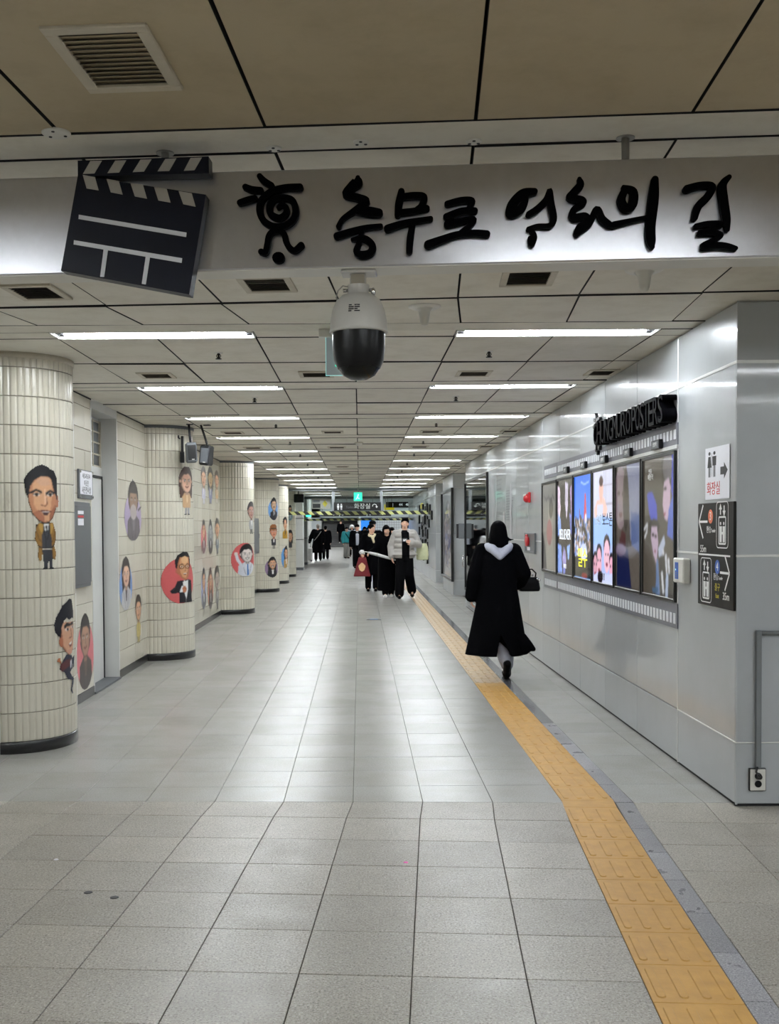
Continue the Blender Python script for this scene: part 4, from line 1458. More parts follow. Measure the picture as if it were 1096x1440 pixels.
def scr5():
    c = Canvas(80, 100, .8, (96, 90, 84))  # brown-grey ground paints in the glare over the screen's black
    c.poly([(.45, 0), (1, 0), (1, .75), (.6, .6), (.55, .25)], (150, 156, 186))
    c.poly([(.62, .38), (.95, .4), (.97, .75), (.65, .66)], (96, 116, 170))
    c.ell(.2, .26, .26, .26, (158, 138, 146))
    c.ell(.42, .28, .12, .26, (72, 64, 58))
    c.ell(.12, .22, .06, .02, (90, 74, 80))
    c.ell(.3, .23, .05, .02, (90, 74, 80))
    c.ell(.2, .4, .07, .025, (120, 80, 90))
    c.poly([(.15, .62), (.25, .52), (.42, .56), (.4, .68), (.12, .7)], (90, 44, 48))
    c.poly([(.05, .7), (.5, .68), (.65, 1.0), (.03, 1.0)], (30, 38, 86))
    c.ell(.2, .69, .22, .05, (140, 122, 148))
    c.poly([(.5, .62), (.95, .7), (1, 1), (.66, 1)], (112, 104, 96))
    c.speck(.08, 3, 2)
    return c


def scr6():
    c = Canvas(90, 110, .8, (92, 85, 76))  # glare on the black display is painted in as this brown-grey ground
    c.poly([(.6, .02), (1, .0), (1, .35), (.92, .22), (.62, .2)], (58, 52, 46))
    c.ell(.8, .08, .16, .1, (120, 116, 120))
    c.poly([(.92, .0), (1, .0), (1, .4), (.9, .25)], (70, 84, 220))
    c.poly([(.68, .18), (.82, .16), (.88, .22), (.86, .36), (.78, .46), (.7, .44), (.64, .34)], (226, 196, 218))
    c.ell(.72, .23, .05, .012, (60, 50, 56))
    c.ell(.7, .41, .035, .014, (170, 90, 110))
    c.poly([(.82, .38), (.95, .28), (1, .36), (1, .6), (.78, .56)], (96, 122, 220))
    c.poly([(.12, .25), (.3, .24), (.45, .34), (.48, .5), (.32, .5), (.2, .4)], (70, 84, 222), .9)
    c.ell(.36, .5, .18, .06, (50, 46, 44))
    c.poly([(.28, .5), (.46, .5), (.5, .62), (.44, .78), (.34, .7), (.26, .58)], (216, 190, 216))
    c.ell(.33, .56, .05, .012, (60, 50, 56))
    c.ell(.42, .57, .04, .012, (60, 50, 56))
    c.ell(.4, .68, .03, .012, (160, 90, 110))
    c.poly([(.44, .74), (.5, .74), (.56, 1.0), (.42, 1.0)], (110, 140, 190))
    c.line([(.03, .52), (.14, .48), (.12, .54), (.05, .58)], .012, (232, 234, 240))
    c.poly([(.5, .66), (.68, .56), (.72, .62), (.6, .72), (.52, .72)], (206, 216, 240))
    for i in range(3):
        c.line([(.66 + .08 * i, .68 + .03 * i), (.68 + .08 * i, .82)], .02, (236, 238, 246))
    c.poly([(.52, .72), (.7, .7), (.75, .84), (.95, .82), (1, 1), (.6, 1)], (44, 40, 40))
    c.line([(.62, .84), (.66, .96)], .022, (240, 242, 248))
    c.line([(.78, .86), (.76, 1.0)], .03, (190, 206, 236))
    c.poly([(.3, .95), (.5, .94), (.5, .98), (.32, .99)], (70, 110, 150))
    c.speck(.07, 4, 2)
    return c


SCR = [(11.985, 11.1, scr1, 'print', 'printed poster case at the far end, pale grey with a pink shape'),
       (11.07, 10.25, scr2, 'screen_on', 'lit portrait screen with dark faces and a row of white letters'),
       (10.22, 9.42, scr3, 'screen_on', 'lit screen with blue sky, red tower and yellow title'),
       (9.39, 8.60, scr4, 'screen_on', 'brightest screen, pale blue with pink faces and dark title'),
       (8.565, 7.77, scr5, 'screen_dim', 'dim screen with a large grey lilac face and navy shape'),
       (7.74, 6.93, scr6, 'screen_dim', 'nearest screen, dark with two pale faces and blue glow')]
for n_, (ya, yb, fn, m, label) in enumerate(SCR):
    r_ = thing('display_screen', label, 'screen', (XS, (ya + yb) / 2, 1.57), 0, 'row of poster screens on the right wall')
    hy, hz = (ya - yb) / 2, .503
    th = .02
    f_ = MB()
    b_ = .022 if n_ != 0 else .03
    f_.cbox(-th, .0, -hy, -hy + b_, -hz, hz, .003).cbox(-th, .0, hy - b_, hy, -hz, hz, .003)
    f_.cbox(-th, .0, -hy + b_, hy - b_, -hz, -hz + b_, .003).cbox(-th, .0, -hy + b_, hy - b_, hz - b_, hz, .003)
    f_.build('bezel', 'screen_frame', r_)
    MB().box(-th + .0122, -.001, -hy + b_, hy - b_, -hz + b_, hz - b_).build('screen_body', 'screen_frame', r_)
    a_, e_ = hy - b_, hz - b_
    fn().blur(1 if n_ in (1, 2, 3) else 2).build('screen_picture', m, lambda u, v: (-th + .0115, a_ - 2 * a_ * u, e_ - 2 * e_ * v), r_)
    tx = -th + .009
    if n_ == 1:
        text('BELIEVER', .15, 'white_lit', 'title', r_, (tx, 0, -.08), FACE_LEFT, .0005, .95)
        text('대개봉', .05, 'white_lit', 'caption', r_, (tx, 0, -.40), FACE_LEFT, .0005)
    if n_ == 2:
        text('밀수', .2, 'yellow_lit', 'title', r_, (tx, 0, -.30), FACE_LEFT, .0012, 1.15)
    if n_ == 3:
        text('1947', .13, 'film_white', 'title', r_, (tx, .18, .055), FACE_LEFT, .0005)
        text('보스톤', .13, 'black_print', 'title', r_, (tx, -.16, .055), FACE_LEFT, .0008)
        text('대개봉', .07, 'black_print', 'caption', r_, (tx, .02, -.43), FACE_LEFT, .0005)
    if n_ == 5:
        text('영화', .045, 'white_print', 'caption', r_, (tx, .2, .39), FACE_LEFT, .0005)
        text('예정작', .05, 'white_print', 'caption', r_, (tx, .19, .35), FACE_LEFT, .0005)
    if n_ > 0:
        yy = (10.527, 9.704, 8.904, 8.107, 7.319)[n_ - 1]
        p_ = thing('number_plate', f'small black plate sticking out above the {ORD[5 - n_]} screen from the viewer', 'plate', (XS - .0088, yy, 2.137), 0, 'small black plates above the screens')
        MB().cbox(-.028, 0, -.1, .1, -.03, .035, .003).build('plate_box', 'black_gloss', p_)
        MB().box(-.03, -.0275, -.085, .085, -.022, .027).build('plate_face', 'grey_box', p_)
        text('상영작', .034, 'white_print', 'plate_lettering', p_, (-.0305, 0, .002), FACE_LEFT, .0005)

# raised black lettering over the screens
wl = thing('raised_lettering', 'thick black raised letters and emblem above the film strip and screens', 'lettering', (XS, 8.0, 2.353))
for word, y0, y1 in (('CHUNGMURO', 8.965, 7.74), ('POSTERS', 7.71, 6.925)):
    for i, ch in enumerate(word):
        wd = (y0 - y1) / len(word)
        yc = y0 - wd * (i + .5)
        o = text(ch, .262, 'black_letter', 'raised_letter', wl, (-.05, yc - 8.0, -.005), FACE_LEFT, .05, 1.0)
        me = o.data
        ys_ = [v.co.y for v in me.vertices]
        zs_ = [v.co.z for v in me.vertices]
        sy, sz = (wd - .003) / (max(ys_) - min(ys_)), .186 / (max(zs_) - min(zs_))
        cyy, czz = (max(ys_) + min(ys_)) / 2, (max(zs_) + min(zs_)) / 2
        for v in me.vertices:
            v.co.y = (yc - 8.0) + (v.co.y - cyy) * sy
            v.co.z = 0.0 + (v.co.z - czz) * sz
sc_ = .35 / .27
brush(MB(), LOGO, 0.009, 0.034, lambda x, z, d: (-d, -(x + .52) * sc_ * .9 + 1.15, (z - 2.57) * sc_ + .02), 1.0).build('spiral_emblem', 'black_gloss', wl)

# alarm, hydrant point, control box, notices
al = thing('alarm_strobe', 'red fire alarm sounder with white strobe high on the right wall', 'alarm', (XS, 12.9, 1.935))
MB().cbox(-.03, 0, -.06, .06, -.065, .065, .006).build('alarm_back', 'red_paint', al)
MB().ell((-.04, 0, -.01), (.045, .05, .055)).build('alarm_dome', 'red_paint', al, True)
MB().ell((-.055, 0, .025), (.03, .03, .018)).build('strobe', 'plastic', al, True)
hy = thing('hydrant_point', 'grey recessed box holding a red fire telephone point on the right wall', 'fire point', (XS, 12.85, 1.375))
f_ = MB()
for q in ((-.38, -.32, -.125, .125), (.32, .38, -.125, .125), (-.32, .32, -.125, -.1), (-.32, .32, .1, .125)):
    f_.cbox(-.02, 0, q[0], q[1], q[2], q[3], .003)
f_.build('box_frame', 'grey_box', hy)
MB().box(-.006, -.001, -.32, .32, -.1, .1).build('box_back', 'grey_box', hy)
MB().tube([(-.006, .12, .02), (-.05, .12, .02)], .06, 20).build('red_bell', 'red_paint', hy, True)
MB().cap((-.03, .14, .02), (-.03, .14, .09), .022, .02).build('red_lever', 'red_paint', hy, True)
MB().box(-.012, -.005, .02, .2, -.09, -.05).build('white_label', 'paper', hy)
cbx = thing('control_box', 'white wall control box with blue window beside the nearest screen', 'control box', (XS, 6.745, 1.288))
MB().cbox(-.05, 0, -.105, .105, -.08, .08, .008).build('box_body', 'plastic', cbx)
MB().box(-.0515, -.049, -.01, .06, -.055, .052).build('blue_window', 'blue_print', cbx)
MB().box(-.0525, -.051, .035, .048, .0, .01).build('status_lamp', 'exit_glow', cbx)
for i in range(3):
    MB().box(-.0522, -.051, .005, .045, -.045 + i * .014, -.04 + i * .014).build('printed_line', 'film_grey', cbx)
pn = thing('paper_notice', 'white paper notice with toilet figures, black arrow and red words taped by the corner', 'notice', (XS, 6.148, 1.885))
MB().box(-.003, -.0005, -.207, .207, -.155, .153).build('paper_sheet', 'paper', pn)
PX = -.0036


def pf(y, z, d=0):
    return (PX - d, y, z)


for yy, fem in ((.13, True), (.045, False)):
    pc = MB()
    pc.add([pf(yy + .02 * math.cos(a_ * math.pi / 6), .118 + .011 * math.sin(a_ * math.pi / 6)) for a_ in range(12)], [tuple(range(12))])
    if fem:
        pc.poly([(yy + .02, .1), (yy - .02, .1), (yy - .035, .035), (yy + .035, .035)], pf, .0004)
    else:
        pc.poly([(yy + .034, .1), (yy - .034, .1), (yy - .03, .045), (yy + .03, .045)], pf, .0004)
    pc.poly([(yy + .016, .045), (yy + .004, .045), (yy + .004, -.022), (yy + .016, -.022)], pf, .0004)
    pc.poly([(yy - .004, .045), (yy - .016, .045), (yy - .016, -.022), (yy - .004, -.022)], pf, .0004)
    pc.build('toilet_figure', 'black_print', pn)
MB().poly([(.09, .12), (.086, .12), (.086, -.02), (.09, -.02)], pf, .0003).build('divider_line', 'black_print', pn)
MB().poly([(-.06, .03), (-.12, .03), (-.12, .055), (-.18, .008), (-.12, -.04), (-.12, -.015), (-.06, -.015)], pf, .0004).build('arrow', 'black_print', pn)
text('화장실', .085, 'red_print', 'red_words', pn, (PX, .06, -.095), FACE_LEFT, .0006)

es = thing('elevator_sign', 'dark brown lift direction sign with arrows, numbers and 55m and 35m', 'sign', (XS, 6.142, 1.404))
MB().cbox(-.016, 0, -.308, .308, -.306, .306, .003).build('sign_plate', 'sign_brown', es)
EXF = -.0165


def ef(y, z, d=0):
    return (EXF - d, y, z)


MB().poly([(.29, .003), (-.255, .003), (-.255, -.007), (.29, -.007)], ef, .0005).build('divider_line', 'white_print', es)


def arrow(mb, y, z, s_, w_=.014):
    for q in (((y + s_ * .085, z), (y - s_ * .07, z)), ((y + s_ * .085, z), (y + s_ * .01, z + .1)), ((y + s_ * .085, z), (y + s_ * .01, z - .1))):
        (a0, b0), (a1, b1) = q
        d_ = Vector((a1 - a0, b1 - b0)).normalized()
        n_ = Vector((-d_.y, d_.x)) * w_ * .5
        mb.poly([(a0 + n_.x, b0 + n_.y), (a0 - n_.x, b0 - n_.y), (a1 - n_.x, b1 - n_.y), (a1 + n_.x, b1 + n_.y)], ef, .0005)
    return mb


arrow(MB(), .20, .195, 1).build('arrow', 'white_print', es)
arrow(MB(), -.16, -.1, -1).build('arrow', 'white_print', es)


def ring_box(mb, yc, zc, wy, hz_, t_, r_=.02):
    def rr(w_, h_, r0):
        p = []
        for cx, cz, a0 in ((w_ - r0, h_ - r0, 0), (-w_ + r0, h_ - r0, 90), (-w_ + r0, -h_ + r0, 180), (w_ - r0, -h_ + r0, 270)):
            for k_ in range(5):
                a_ = math.radians(a0 + 22.5 * k_)
                p.append((yc + cx + r0 * math.cos(a_), zc + cz + r0 * math.sin(a_)))
        return p
    A, B = rr(wy, hz_, r_), rr(wy - t_, hz_ - t_, max(.004, r_ - t_))
    n_ = len(A)
    mb.add([ef(*p, .0005) for p in A] + [ef(*p, .0005) for p in B], [(i, (i + 1) % n_, n_ + (i + 1) % n_, n_ + i) for i in range(n_)])
    return mb


def lift_icon(yc, zc):
    p = ring_box(MB(), yc, zc, .10, .135, .006, .03)
    ring_box(p, yc, zc - .032, .062, .082, .010, .014)
    for s_, yy in ((1, yc + .03), (-1, yc - .03)):
        z0 = zc + .085
        p.poly([(yy + .008, z0 - .026), (yy - .008, z0 - .026), (yy - .008, z0 + .026), (yy + .008, z0 + .026)], ef, .0005)
        p.poly([(yy + .024, z0 + s_ * .004), (yy - .024, z0 + s_ * .004), (yy, z0 + s_ * .038)], ef, .0006)
    for yy in (yc + .026, yc - .026):
        p.add([ef(yy + .011 * math.cos(a_ * math.pi / 6), zc + .008 + .01 * math.sin(a_ * math.pi / 6), .0006) for a_ in range(12)], [tuple(range(12))])
        p.poly([(yy + .02, zc - .008), (yy - .02, zc - .008), (yy - .016, zc - .1), (yy + .016, zc - .1)], ef, .0005)
    p.poly([(yc + .03, zc - .04), (yc - .03, zc - .04), (yc - .03, zc - .055), (yc + .03, zc - .055)], ef, .0006)
    p.build('lift_symbol', 'white_print', es)


lift_icon(-.125, .175)
lift_icon(.155, -.155)
for yy, zz, m, ch in ((.075, .225, 'orange_print', '3'), (-.045, -.07, 'blue_print', '4')):
    MB().add([ef(yy + .042 * math.cos(a_ * math.pi / 12), zz + .042 * math.sin(a_ * math.pi / 12), .0005) for a_ in range(24)], [tuple(range(24))]).build('number_disc', m, es)
    text(ch, .07, 'white_print', 'line_number', es, (EXF - .0012, yy, zz), FACE_LEFT, .0004)
for yy, zz in ((.105, .145), (-.02, -.13)):
    text('환승', .045, 'white_print', 'sign_words', es, (EXF - .0008, yy, zz), FACE_LEFT, .0004)
    text('Transfer', .03, 'white_print', 'sign_words', es, (EXF - .0008, yy - .08, zz - .004), FACE_LEFT, .0004, .7)
text('55m', .062, 'white_print', 'distance', es, (EXF - .0008, .205, .03), FACE_LEFT, .0006)
text('35m', .062, 'white_print', 'distance', es, (EXF - .0008, -.19, -.235), FACE_LEFT, .0006)
text('출구', .05, 'yellow_print', 'exit_words', es, (EXF - .0008, -.045, -.19), FACE_LEFT, .0004)
text('Exit', .036, 'yellow_print', 'exit_words', es, (EXF - .0008, -.045, -.24), FACE_LEFT, .0004)

# conduit and socket on the face towards the hall (face at y 5.837)
cd = thing('cable_conduit', 'grey square cable conduit bending down the wall to the socket', 'conduit', (2.218, 5.834, .22))
MB().cbox(-.0145, .0145, -.024, 0, .0, .77, .003).build('vertical_duct', 'conduit', cd)
MB().tube([(.0145, -.012, .755), (.9, -.012, .755)], .0125, 12).build('horizontal_pipe', 'conduit', cd, True)
sk = thing('wall_socket', 'white double wall socket with black round outlets low on the wall', 'socket', (2.2155, 5.837, .155))
MB().cbox(-.0465, .0465, -.02, 0, -.064, .0645, .003).build('socket_rim', 'dark_metal', sk)
MB().cbox(-.043, .043, -.024, -.004, -.060, .060, .003).build('socket_plate', 'plastic', sk)
for zz in (.022, -.022):
    MB().tube([(0, -.027, zz), (0, -.02, zz)], .0195, 20).build('outlet', 'black_gloss', sk)
pg = thing('black_plug', 'black plug and short cord in the upper outlet of the wall socket', 'plug', (2.2155, 5.81, .177))
MB().tube([(0, 0, 0), (0, -.025, 0)], [.017, .014], 14).build('plug_body', 'black_base', pg, True)
MB().tube([(0, -.025, 0), (-.012, -.032, .012), (-.02, -.02, .028), (-.012, -.006, .04), (-.004, .004, .05)], .006, 8).build('plug_cord', 'black_base', pg, True)

# mirror case, text panel, blade box on the far part of the wall
gc = thing('glass_case', 'tall black framed mirror glass case at the far end of the wall', 'display case', (XS, 18.82, 1.41))
hy_, hz_ = 1.79, 1.06
f_ = MB()
for q in ((-hy_, -hy_ + .05, -hz_, hz_), (hy_ - .05, hy_, -hz_, hz_), (-hy_ + .05, hy_ - .05, -hz_, -hz_ + .05), (-hy_ + .05, hy_ - .05, hz_ - .05, hz_)):
    f_.cbox(-.04, 0, *q, .004)
f_.build('case_frame', 'screen_frame', gc)
MB().box(-.02, -.001, -hy_ + .05, hy_ - .05, -hz_ + .05, hz_ - .05).build('case_glass', 'mirror', gc)
vg = thing('wall_grille', 'small louvred grille low on the wall under the mirror case', 'grille', (XS, 19.3, .17))
for i in range(4):
    MB().cbox(-.012, 0, -.9, .9, -.13 + i * .07, -.09 + i * .07, .003).build('louvre', 'grey_box', vg)
MB().box(-.003, 0, -.95, .95, -.15, .16).build('grille_back', 'enamel', vg)
bx = thing('blade_box', 'grey steel box sticking out from the end of the right wall', 'wall box', (2.1, 20.69, 1.5))
MB().cbox(-.15, 0, -.06, .06, -.15, .15, .006).build('box_body', 'grey_box', bx)
MB().cbox(-.19, -.15, -.05, .055, -.14, .14, .004).build('box_lid', 'dark_metal', bx)
dh = thing('pull_handle', 'chrome pull handle on the end of the right wall below the grey box', 'handle', (2.1, 20.72, .9))
MB().cbox(-.02, .0, -.03, .02, -.16, .16, .006).build('handle_plate', 'chrome', dh)
MB().tube([(-.02, -.005, .11), (-.06, -.005, .1), (-.06, -.005, -.1), (-.02, -.005, -.11)], .012, 8).build('handle_bar', 'chrome', dh, True)
wp = thing('wall_text', 'grey printed columns of text and faded figures on the right wall', 'wall graphic', (XS, 15.45, 1.8))
c = Canvas(130, 110, 2.0)
r_ = np.random.RandomState(3)
for i in range(13):
    y = .08 + i * .05
    if i not in (7, 12):
        c.line([(.28, y), (.28 + .25 * (.6 + .4 * r_.rand()), y)], .011, (120, 122, 126))
for i in range(26):
    y = .1 + i * .028
    x0 = .68 + .1 * r_.rand() * (i < 6)
    c.line([(x0, y), (.72 + .24 * (.5 + .5 * r_.rand()), y)], .0075, (112, 114, 118))
c.poly([(.03, .1), (.08, .02), (.1, .16), (.18, .0), (.16, .22), (.22, .36), (.1, .4), (.04, .3)], (150, 150, 152))
c.poly([(.08, .42), (.14, .4), (.16, .95), (.05, .98)], (158, 158, 160))
c.poly([(.55, .5), (.62, .46), (.64, .98), (.52, .98)], (176, 176, 178))
c.poly([(.83, .2), (.88, .18), (.9, .98), (.8, .98)], (164, 164, 168))
c.build('printed_text', 'wallprint', lambda u, v: (-.0025, 1.3 - 2.6 * u, .65 - 1.35 * v), wp)

# poster case on the second block
pcs = thing('poster_case', 'tall black framed poster of a crowd on the far grey pier', 'poster', (2.15, 25.45, 1.405))
f_ = MB()
hy_, hz_ = 1.53, 1.075
for q in ((-hy_, -hy_ + .08, -hz_, hz_), (hy_ - .08, hy_, -hz_, hz_), (-hy_ + .08, hy_ - .08, -hz_, -hz_ + .06), (-hy_ + .08, hy_ - .08, hz_ - .06, hz_)):
    f_.cbox(-.06, 0, *q, .004)
f_.build('poster_frame', 'screen_frame', pcs)
c = Canvas(60, 90, 1.4, (150, 152, 158))
c.ell(.5, .5, .42, .4, (112, 106, 112))
r_ = np.random.RandomState(9)
for i in range(150):
    a_ = r_.rand() * 6.28
    d_ = r_.rand() ** .5
    c.ell(.5 + .36 * d_ * math.cos(a_), .52 + .38 * d_ * math.sin(a_), .06, .03, [(70, 64, 74), (160, 150, 152), (200, 190, 190), (96, 104, 150), (130, 110, 112), (60, 60, 80)][r_.randint(6)])
c.build('poster_sheet', 'print', lambda u, v: (-.012, 1.45 - 2.9 * u, 1.02 - 2.04 * v), pcs)
MB().box(-.011, 0, -1.45, 1.45, -1.02, 1.02).build('poster_back', 'screen_frame', pcs)

# black plaques on the third block
ROWS = (('bottom', 0, .75), ('low', .75, 1.15), ('lower middle', 1.15, 1.5), ('upper middle', 1.5, 1.95), ('top', 1.95, 3))
PCOUNT = {}
for n_, (y, z0, z1) in enumerate(sorted(PLAQUES)):
    gold = (y, z0, z1) == PLAQUES[1]
    rw = [q[0] for q in ROWS if q[1] <= z0 < q[2]][0]
    PCOUNT[rw] = PCOUNT.get(rw, -1) + 1
    p_ = thing('wall_plaque', 'olive gold wall plaque at the top among the black ones' if gold else f'black plaque on the far wall, {ORD[PCOUNT[rw]]} from the viewer in the {rw} row', 'plaque', (2.15, y, (z0 + z1) / 2), 0, None if gold else 'black wall plaques on the far grey wall')
    MB().cbox(-.05, 0, -.26, .26, -(z1 - z0) / 2, (z1 - z0) / 2, .006).build('plaque_board', 'black_gloss' if not gold else 'yellow_print', p_)
    MB().box(-.0515, -.0495, -.2, .2, -(z1 - z0) * .2, -(z1 - z0) * .16).build('plaque_line', 'grey_box', p_)

# ================================================================ LEFT WALL FITTINGS
cab = thing('wall_cabinet', 'flat grey steel wall cabinet beside the nearest column', 'cabinet', (XL + .009, 9.445, 1.44))
MB().cbox(0, .04, -.325, .325, -.385, .385, .005).build('cabinet_body', 'grey_box', cab)
cdoor = MB().cbox(.036, .05, -.31, .31, -.35, .355, .004).build('cabinet_door', 'grey_box', cab)
for i, (z0, z1, m) in enumerate(((.275, .305, 'paper'), (.245, .262, 'red_print'), (.175, .235, 'paper'))):
    MB().box(.0495, .0515, -.14, .05, z0, z1).build('sticker', m, cdoor)
nt_ = thing('wall_notice', 'clear acrylic notice plate with a white sheet above the grey cabinet', 'notice', (XL + .009, 9.72, 1.99))
MB().cbox(0, .02, -.24, .24, -.13, .135, .003).build('notice_plate', 'grey_box', nt_)
MB().box(.0195, .022, -.21, .21, -.09, .125).build('notice_sheet', 'paper', nt_)
text('서울교통공사', .05, 'black_print', 'notice_words', nt_, (.0225, 0, .075), FACE_RIGHT, .0004)
text('이곳은', .06, 'black_print', 'notice_words', nt_, (.0225, 0, .01), FACE_RIGHT, .0004)
text('사진전시실', .07, 'black_print', 'notice_words', nt_, (.0225, 0, -.055), FACE_RIGHT, .0004)
for yy in (-.215, .215):
    for zz in (-.11, .115):
        MB().tube([(.02, yy, zz), (.03, yy, zz)], .014, 12).build('standoff', 'chrome', nt_)
for yv, label, xx in ((22.0, 'grey', 0), ):
    c2_ = thing('wall_cabinet', 'narrow dark grey cabinet on the left wall behind the third column', 'cabinet', (XL + .009, 24.8, 1.4))
    MB().cbox(0, .11, -.6, .6, -.42, .42, .005).build('cabinet_body', 'grey_box', c2_)
    MB().cbox(.108, .12, -.56, .56, -.38, .38, .004).build('cabinet_door', 'grey_box', c2_)
    MB().tube([(.12, .4, -.05), (.14, .4, -.05), (.14, .4, .05), (.12, .4, .05)], .008, 6).build('cabinet_handle', 'chrome', c2_)

# loudspeakers hung at the second column


def speaker(name, label, pos, rz, tilt, front):
    s_ = thing(name, label, 'speaker', pos, rz, 'pair of hanging black speakers')
    Rt = Matrix.Rotation(tilt, 3, 'Y')
    b_ = MB().cbox(-.062, .062, -.10, .06, -.118, .118, .016)
    b_.v = [tuple(Rt @ Vector(q)) for q in b_.v]
    b_.build('speaker_box', 'grey_box' if front else 'dark_metal', s_)
    g = MB().cbox(-.045, .05, -.106, -.098, -.092, .085, .003)
    g.v = [tuple(Rt @ Vector(q)) for q in g.v]
    g.build('speaker_grille', 'black_base' if front else 'grey_box', s_)
    l_ = MB().box(-.005, .025, -.108, -.105, -.088, -.08)
    l_.v = [tuple(Rt @ Vector(q)) for q in l_.v]
    l_.build('badge', 'plastic', s_)
    if front:
        MB().tube([(.0, .02, .11), (-.01, .03, .2), (-.02, .03, HC - pos[2])], .014, 8).build('hanger_arm', 'dark_metal', s_, True)
    else:
        MB().tube([(.0, .02, .11), (-.03, .03, .2), (-.09, .03, HC - pos[2])], .014, 8).build('hanger_arm', 'dark_metal', s_, True)
    MB().cbox(-.05, .03, .0, .06, HC - pos[2] - .012, HC - pos[2], .003).build('ceiling_bracket', 'dark_metal', s_)


speaker('hanging_speaker', 'left speaker of the hanging pair, its black grille facing the viewer', (-1.985, 12.42, 2.475), .25, -.06, True)
speaker('hanging_speaker', 'right speaker of the hanging pair, tilted away with a grey front', (-1.815, 12.56, 2.45), -.25, .1, False)
mo = thing('speaker_mount', 'vertical black wall rail holding a junction box beside the hanging speakers', 'bracket', (-2.115, 12.62, 2.5))
MB().cbox(-.02, .01, -.015, .015, -.02, .19, .003).build('mount_rail', 'dark_metal', mo)
MB().cbox(-.03, .02, -.03, .02, -.13, .0, .004).build('junction_box', 'dark_metal', mo)
MB().tube([(-.03, 0, .16), (-.05, 0, .17), (-.05, 0, .2)], .01, 8).build('mount_hook', 'dark_metal', mo)
mo2 = thing('wall_monitor', 'small black speaker box high on the sixth column', 'speaker', (-1.98, 34.15, 2.55))
MB().cbox(-.14, .18, -.12, .12, -.14, .14, .02).build('speaker_box', 'black_base', mo2)
MB().box(-.1, .15, -.125, -.119, -.11, .11).build('speaker_grille', 'gap', mo2)
MB().tube([(0, 0, .14), (0, 0, HC - 2.55)], .02, 8).build('hanger_arm', 'dark_metal', mo2)

# ================================================================ FAR SIGNS AND SMOKE SCREENS
YG = 32.8
sm = thing('smoke_screen', 'grey framed glass smoke barrier with striped lower edge across the corridor', 'barrier', (0, YG, HC))
MB().cbox(-2.5, 2.14, -.05, .05, -.09, 0, .006).build('head_rail', 'conduit', sm)
for x in (-.81, .69):
    MB().cbox(x - .045, x + .045, -.04, .04, -.72, -.09, .004).build('mullion', 'conduit', sm)
for x0, x1 in ((-2.5, -.86), (-.765, .645), (.735, 2.14)):
    MB().box(x0, x1, -.005, .005, -.72, -.09).build('glass_pane', 'glass', sm)
link('striped_edge', MB().box(-2.5, 2.14, -.012, .012, -.83, -.72).mesh('striped_edge', 'tape'), sm)
sm2 = thing('smoke_screen', 'second glass smoke barrier with striped edge farther down the corridor', 'barrier', (0, 41.7, HC))
MB().cbox(-2.5, 2.14, -.05, .05, -.09, 0, .006).build('head_rail', 'conduit', sm2)
MB().box(-2.5, 2.14, -.005, .005, -.87, -.09).build('glass_pane', 'glass', sm2)
link('striped_edge', MB().box(-2.5, 2.14, -.012, .012, -.95, -.87).mesh('striped_edge', 'tape'), sm2)
ts = thing('toilet_sign', 'black toilet direction sign with white figures hung below the green exit light', 'sign', (-.06, YG - .1, 2.24))
MB().cbox(-.73, .73, -.05, .05, -.13, .13, .004).build('sign_box', 'black_base', ts)
text('화장실', .19, 'white_print', 'sign_words', ts, (.15, -.052, 0), FACE_CAM, .001)
text('Toilet', .1, 'film_grey', 'sign_words', ts, (-.24, -.052, -.02), FACE_CAM, .001)
for xx in (-.6, -.5):
    p_ = MB().ell((xx, -.052, .07), (.022, .004, .022))
    p_.box(xx - .03, xx + .03, -.053, -.05, -.03, .04).box(xx - .022, xx - .004, -.053, -.05, -.1, -.03).box(xx + .004, xx + .022, -.053, -.05, -.1, -.03)
    p_.build('toilet_figure', 'film_white', ts)
tb = MB().tube([(.47, -.054, .0), (.48, -.054, .05), (.53, -.054, .075), (.585, -.054, .05), (.6, -.054, -.0)], .011, 6)
tb.add([(.56, -.056, 0), (.64, -.056, 0), (.6, -.056, -.05)], [(0, 2, 1)])
tb.build('arrow', 'white_print', ts)
ex = thing('exit_light', 'glowing green emergency exit light above the toilet sign', 'exit sign', (-.04, YG - .55, 2.535))
MB().cbox(-.128, .128, -.03, .03, -.13, .13, .004).build('exit_case', 'exit_green', ex)
r2 = MB().ell((.01, -.032, .06), (.02, .003, .02))
r2.cap((.0, -.032, .03), (-.02, -.032, -.03), .016, .014).cap((-.02, -.032, -.03), (-.06, -.032, -.08), .012, .01).cap((-.02, -.032, -.03), (.04, -.032, -.06), .012, .01)
r2.build('running_figure', 'white_lit', ex, True)
MB().tube([(0, 0, .13), (0, 0, HC - 2.535)], .012, 8).build('hanger_rod', 'pipe', ex)
SIGN3 = [(-1.62, -.8, '4 충무로 Chungmuro', 'left'), (-.76, .28, '갈아타는 곳', 'middle'), (.32, 1.25, '화장실', 'right')]
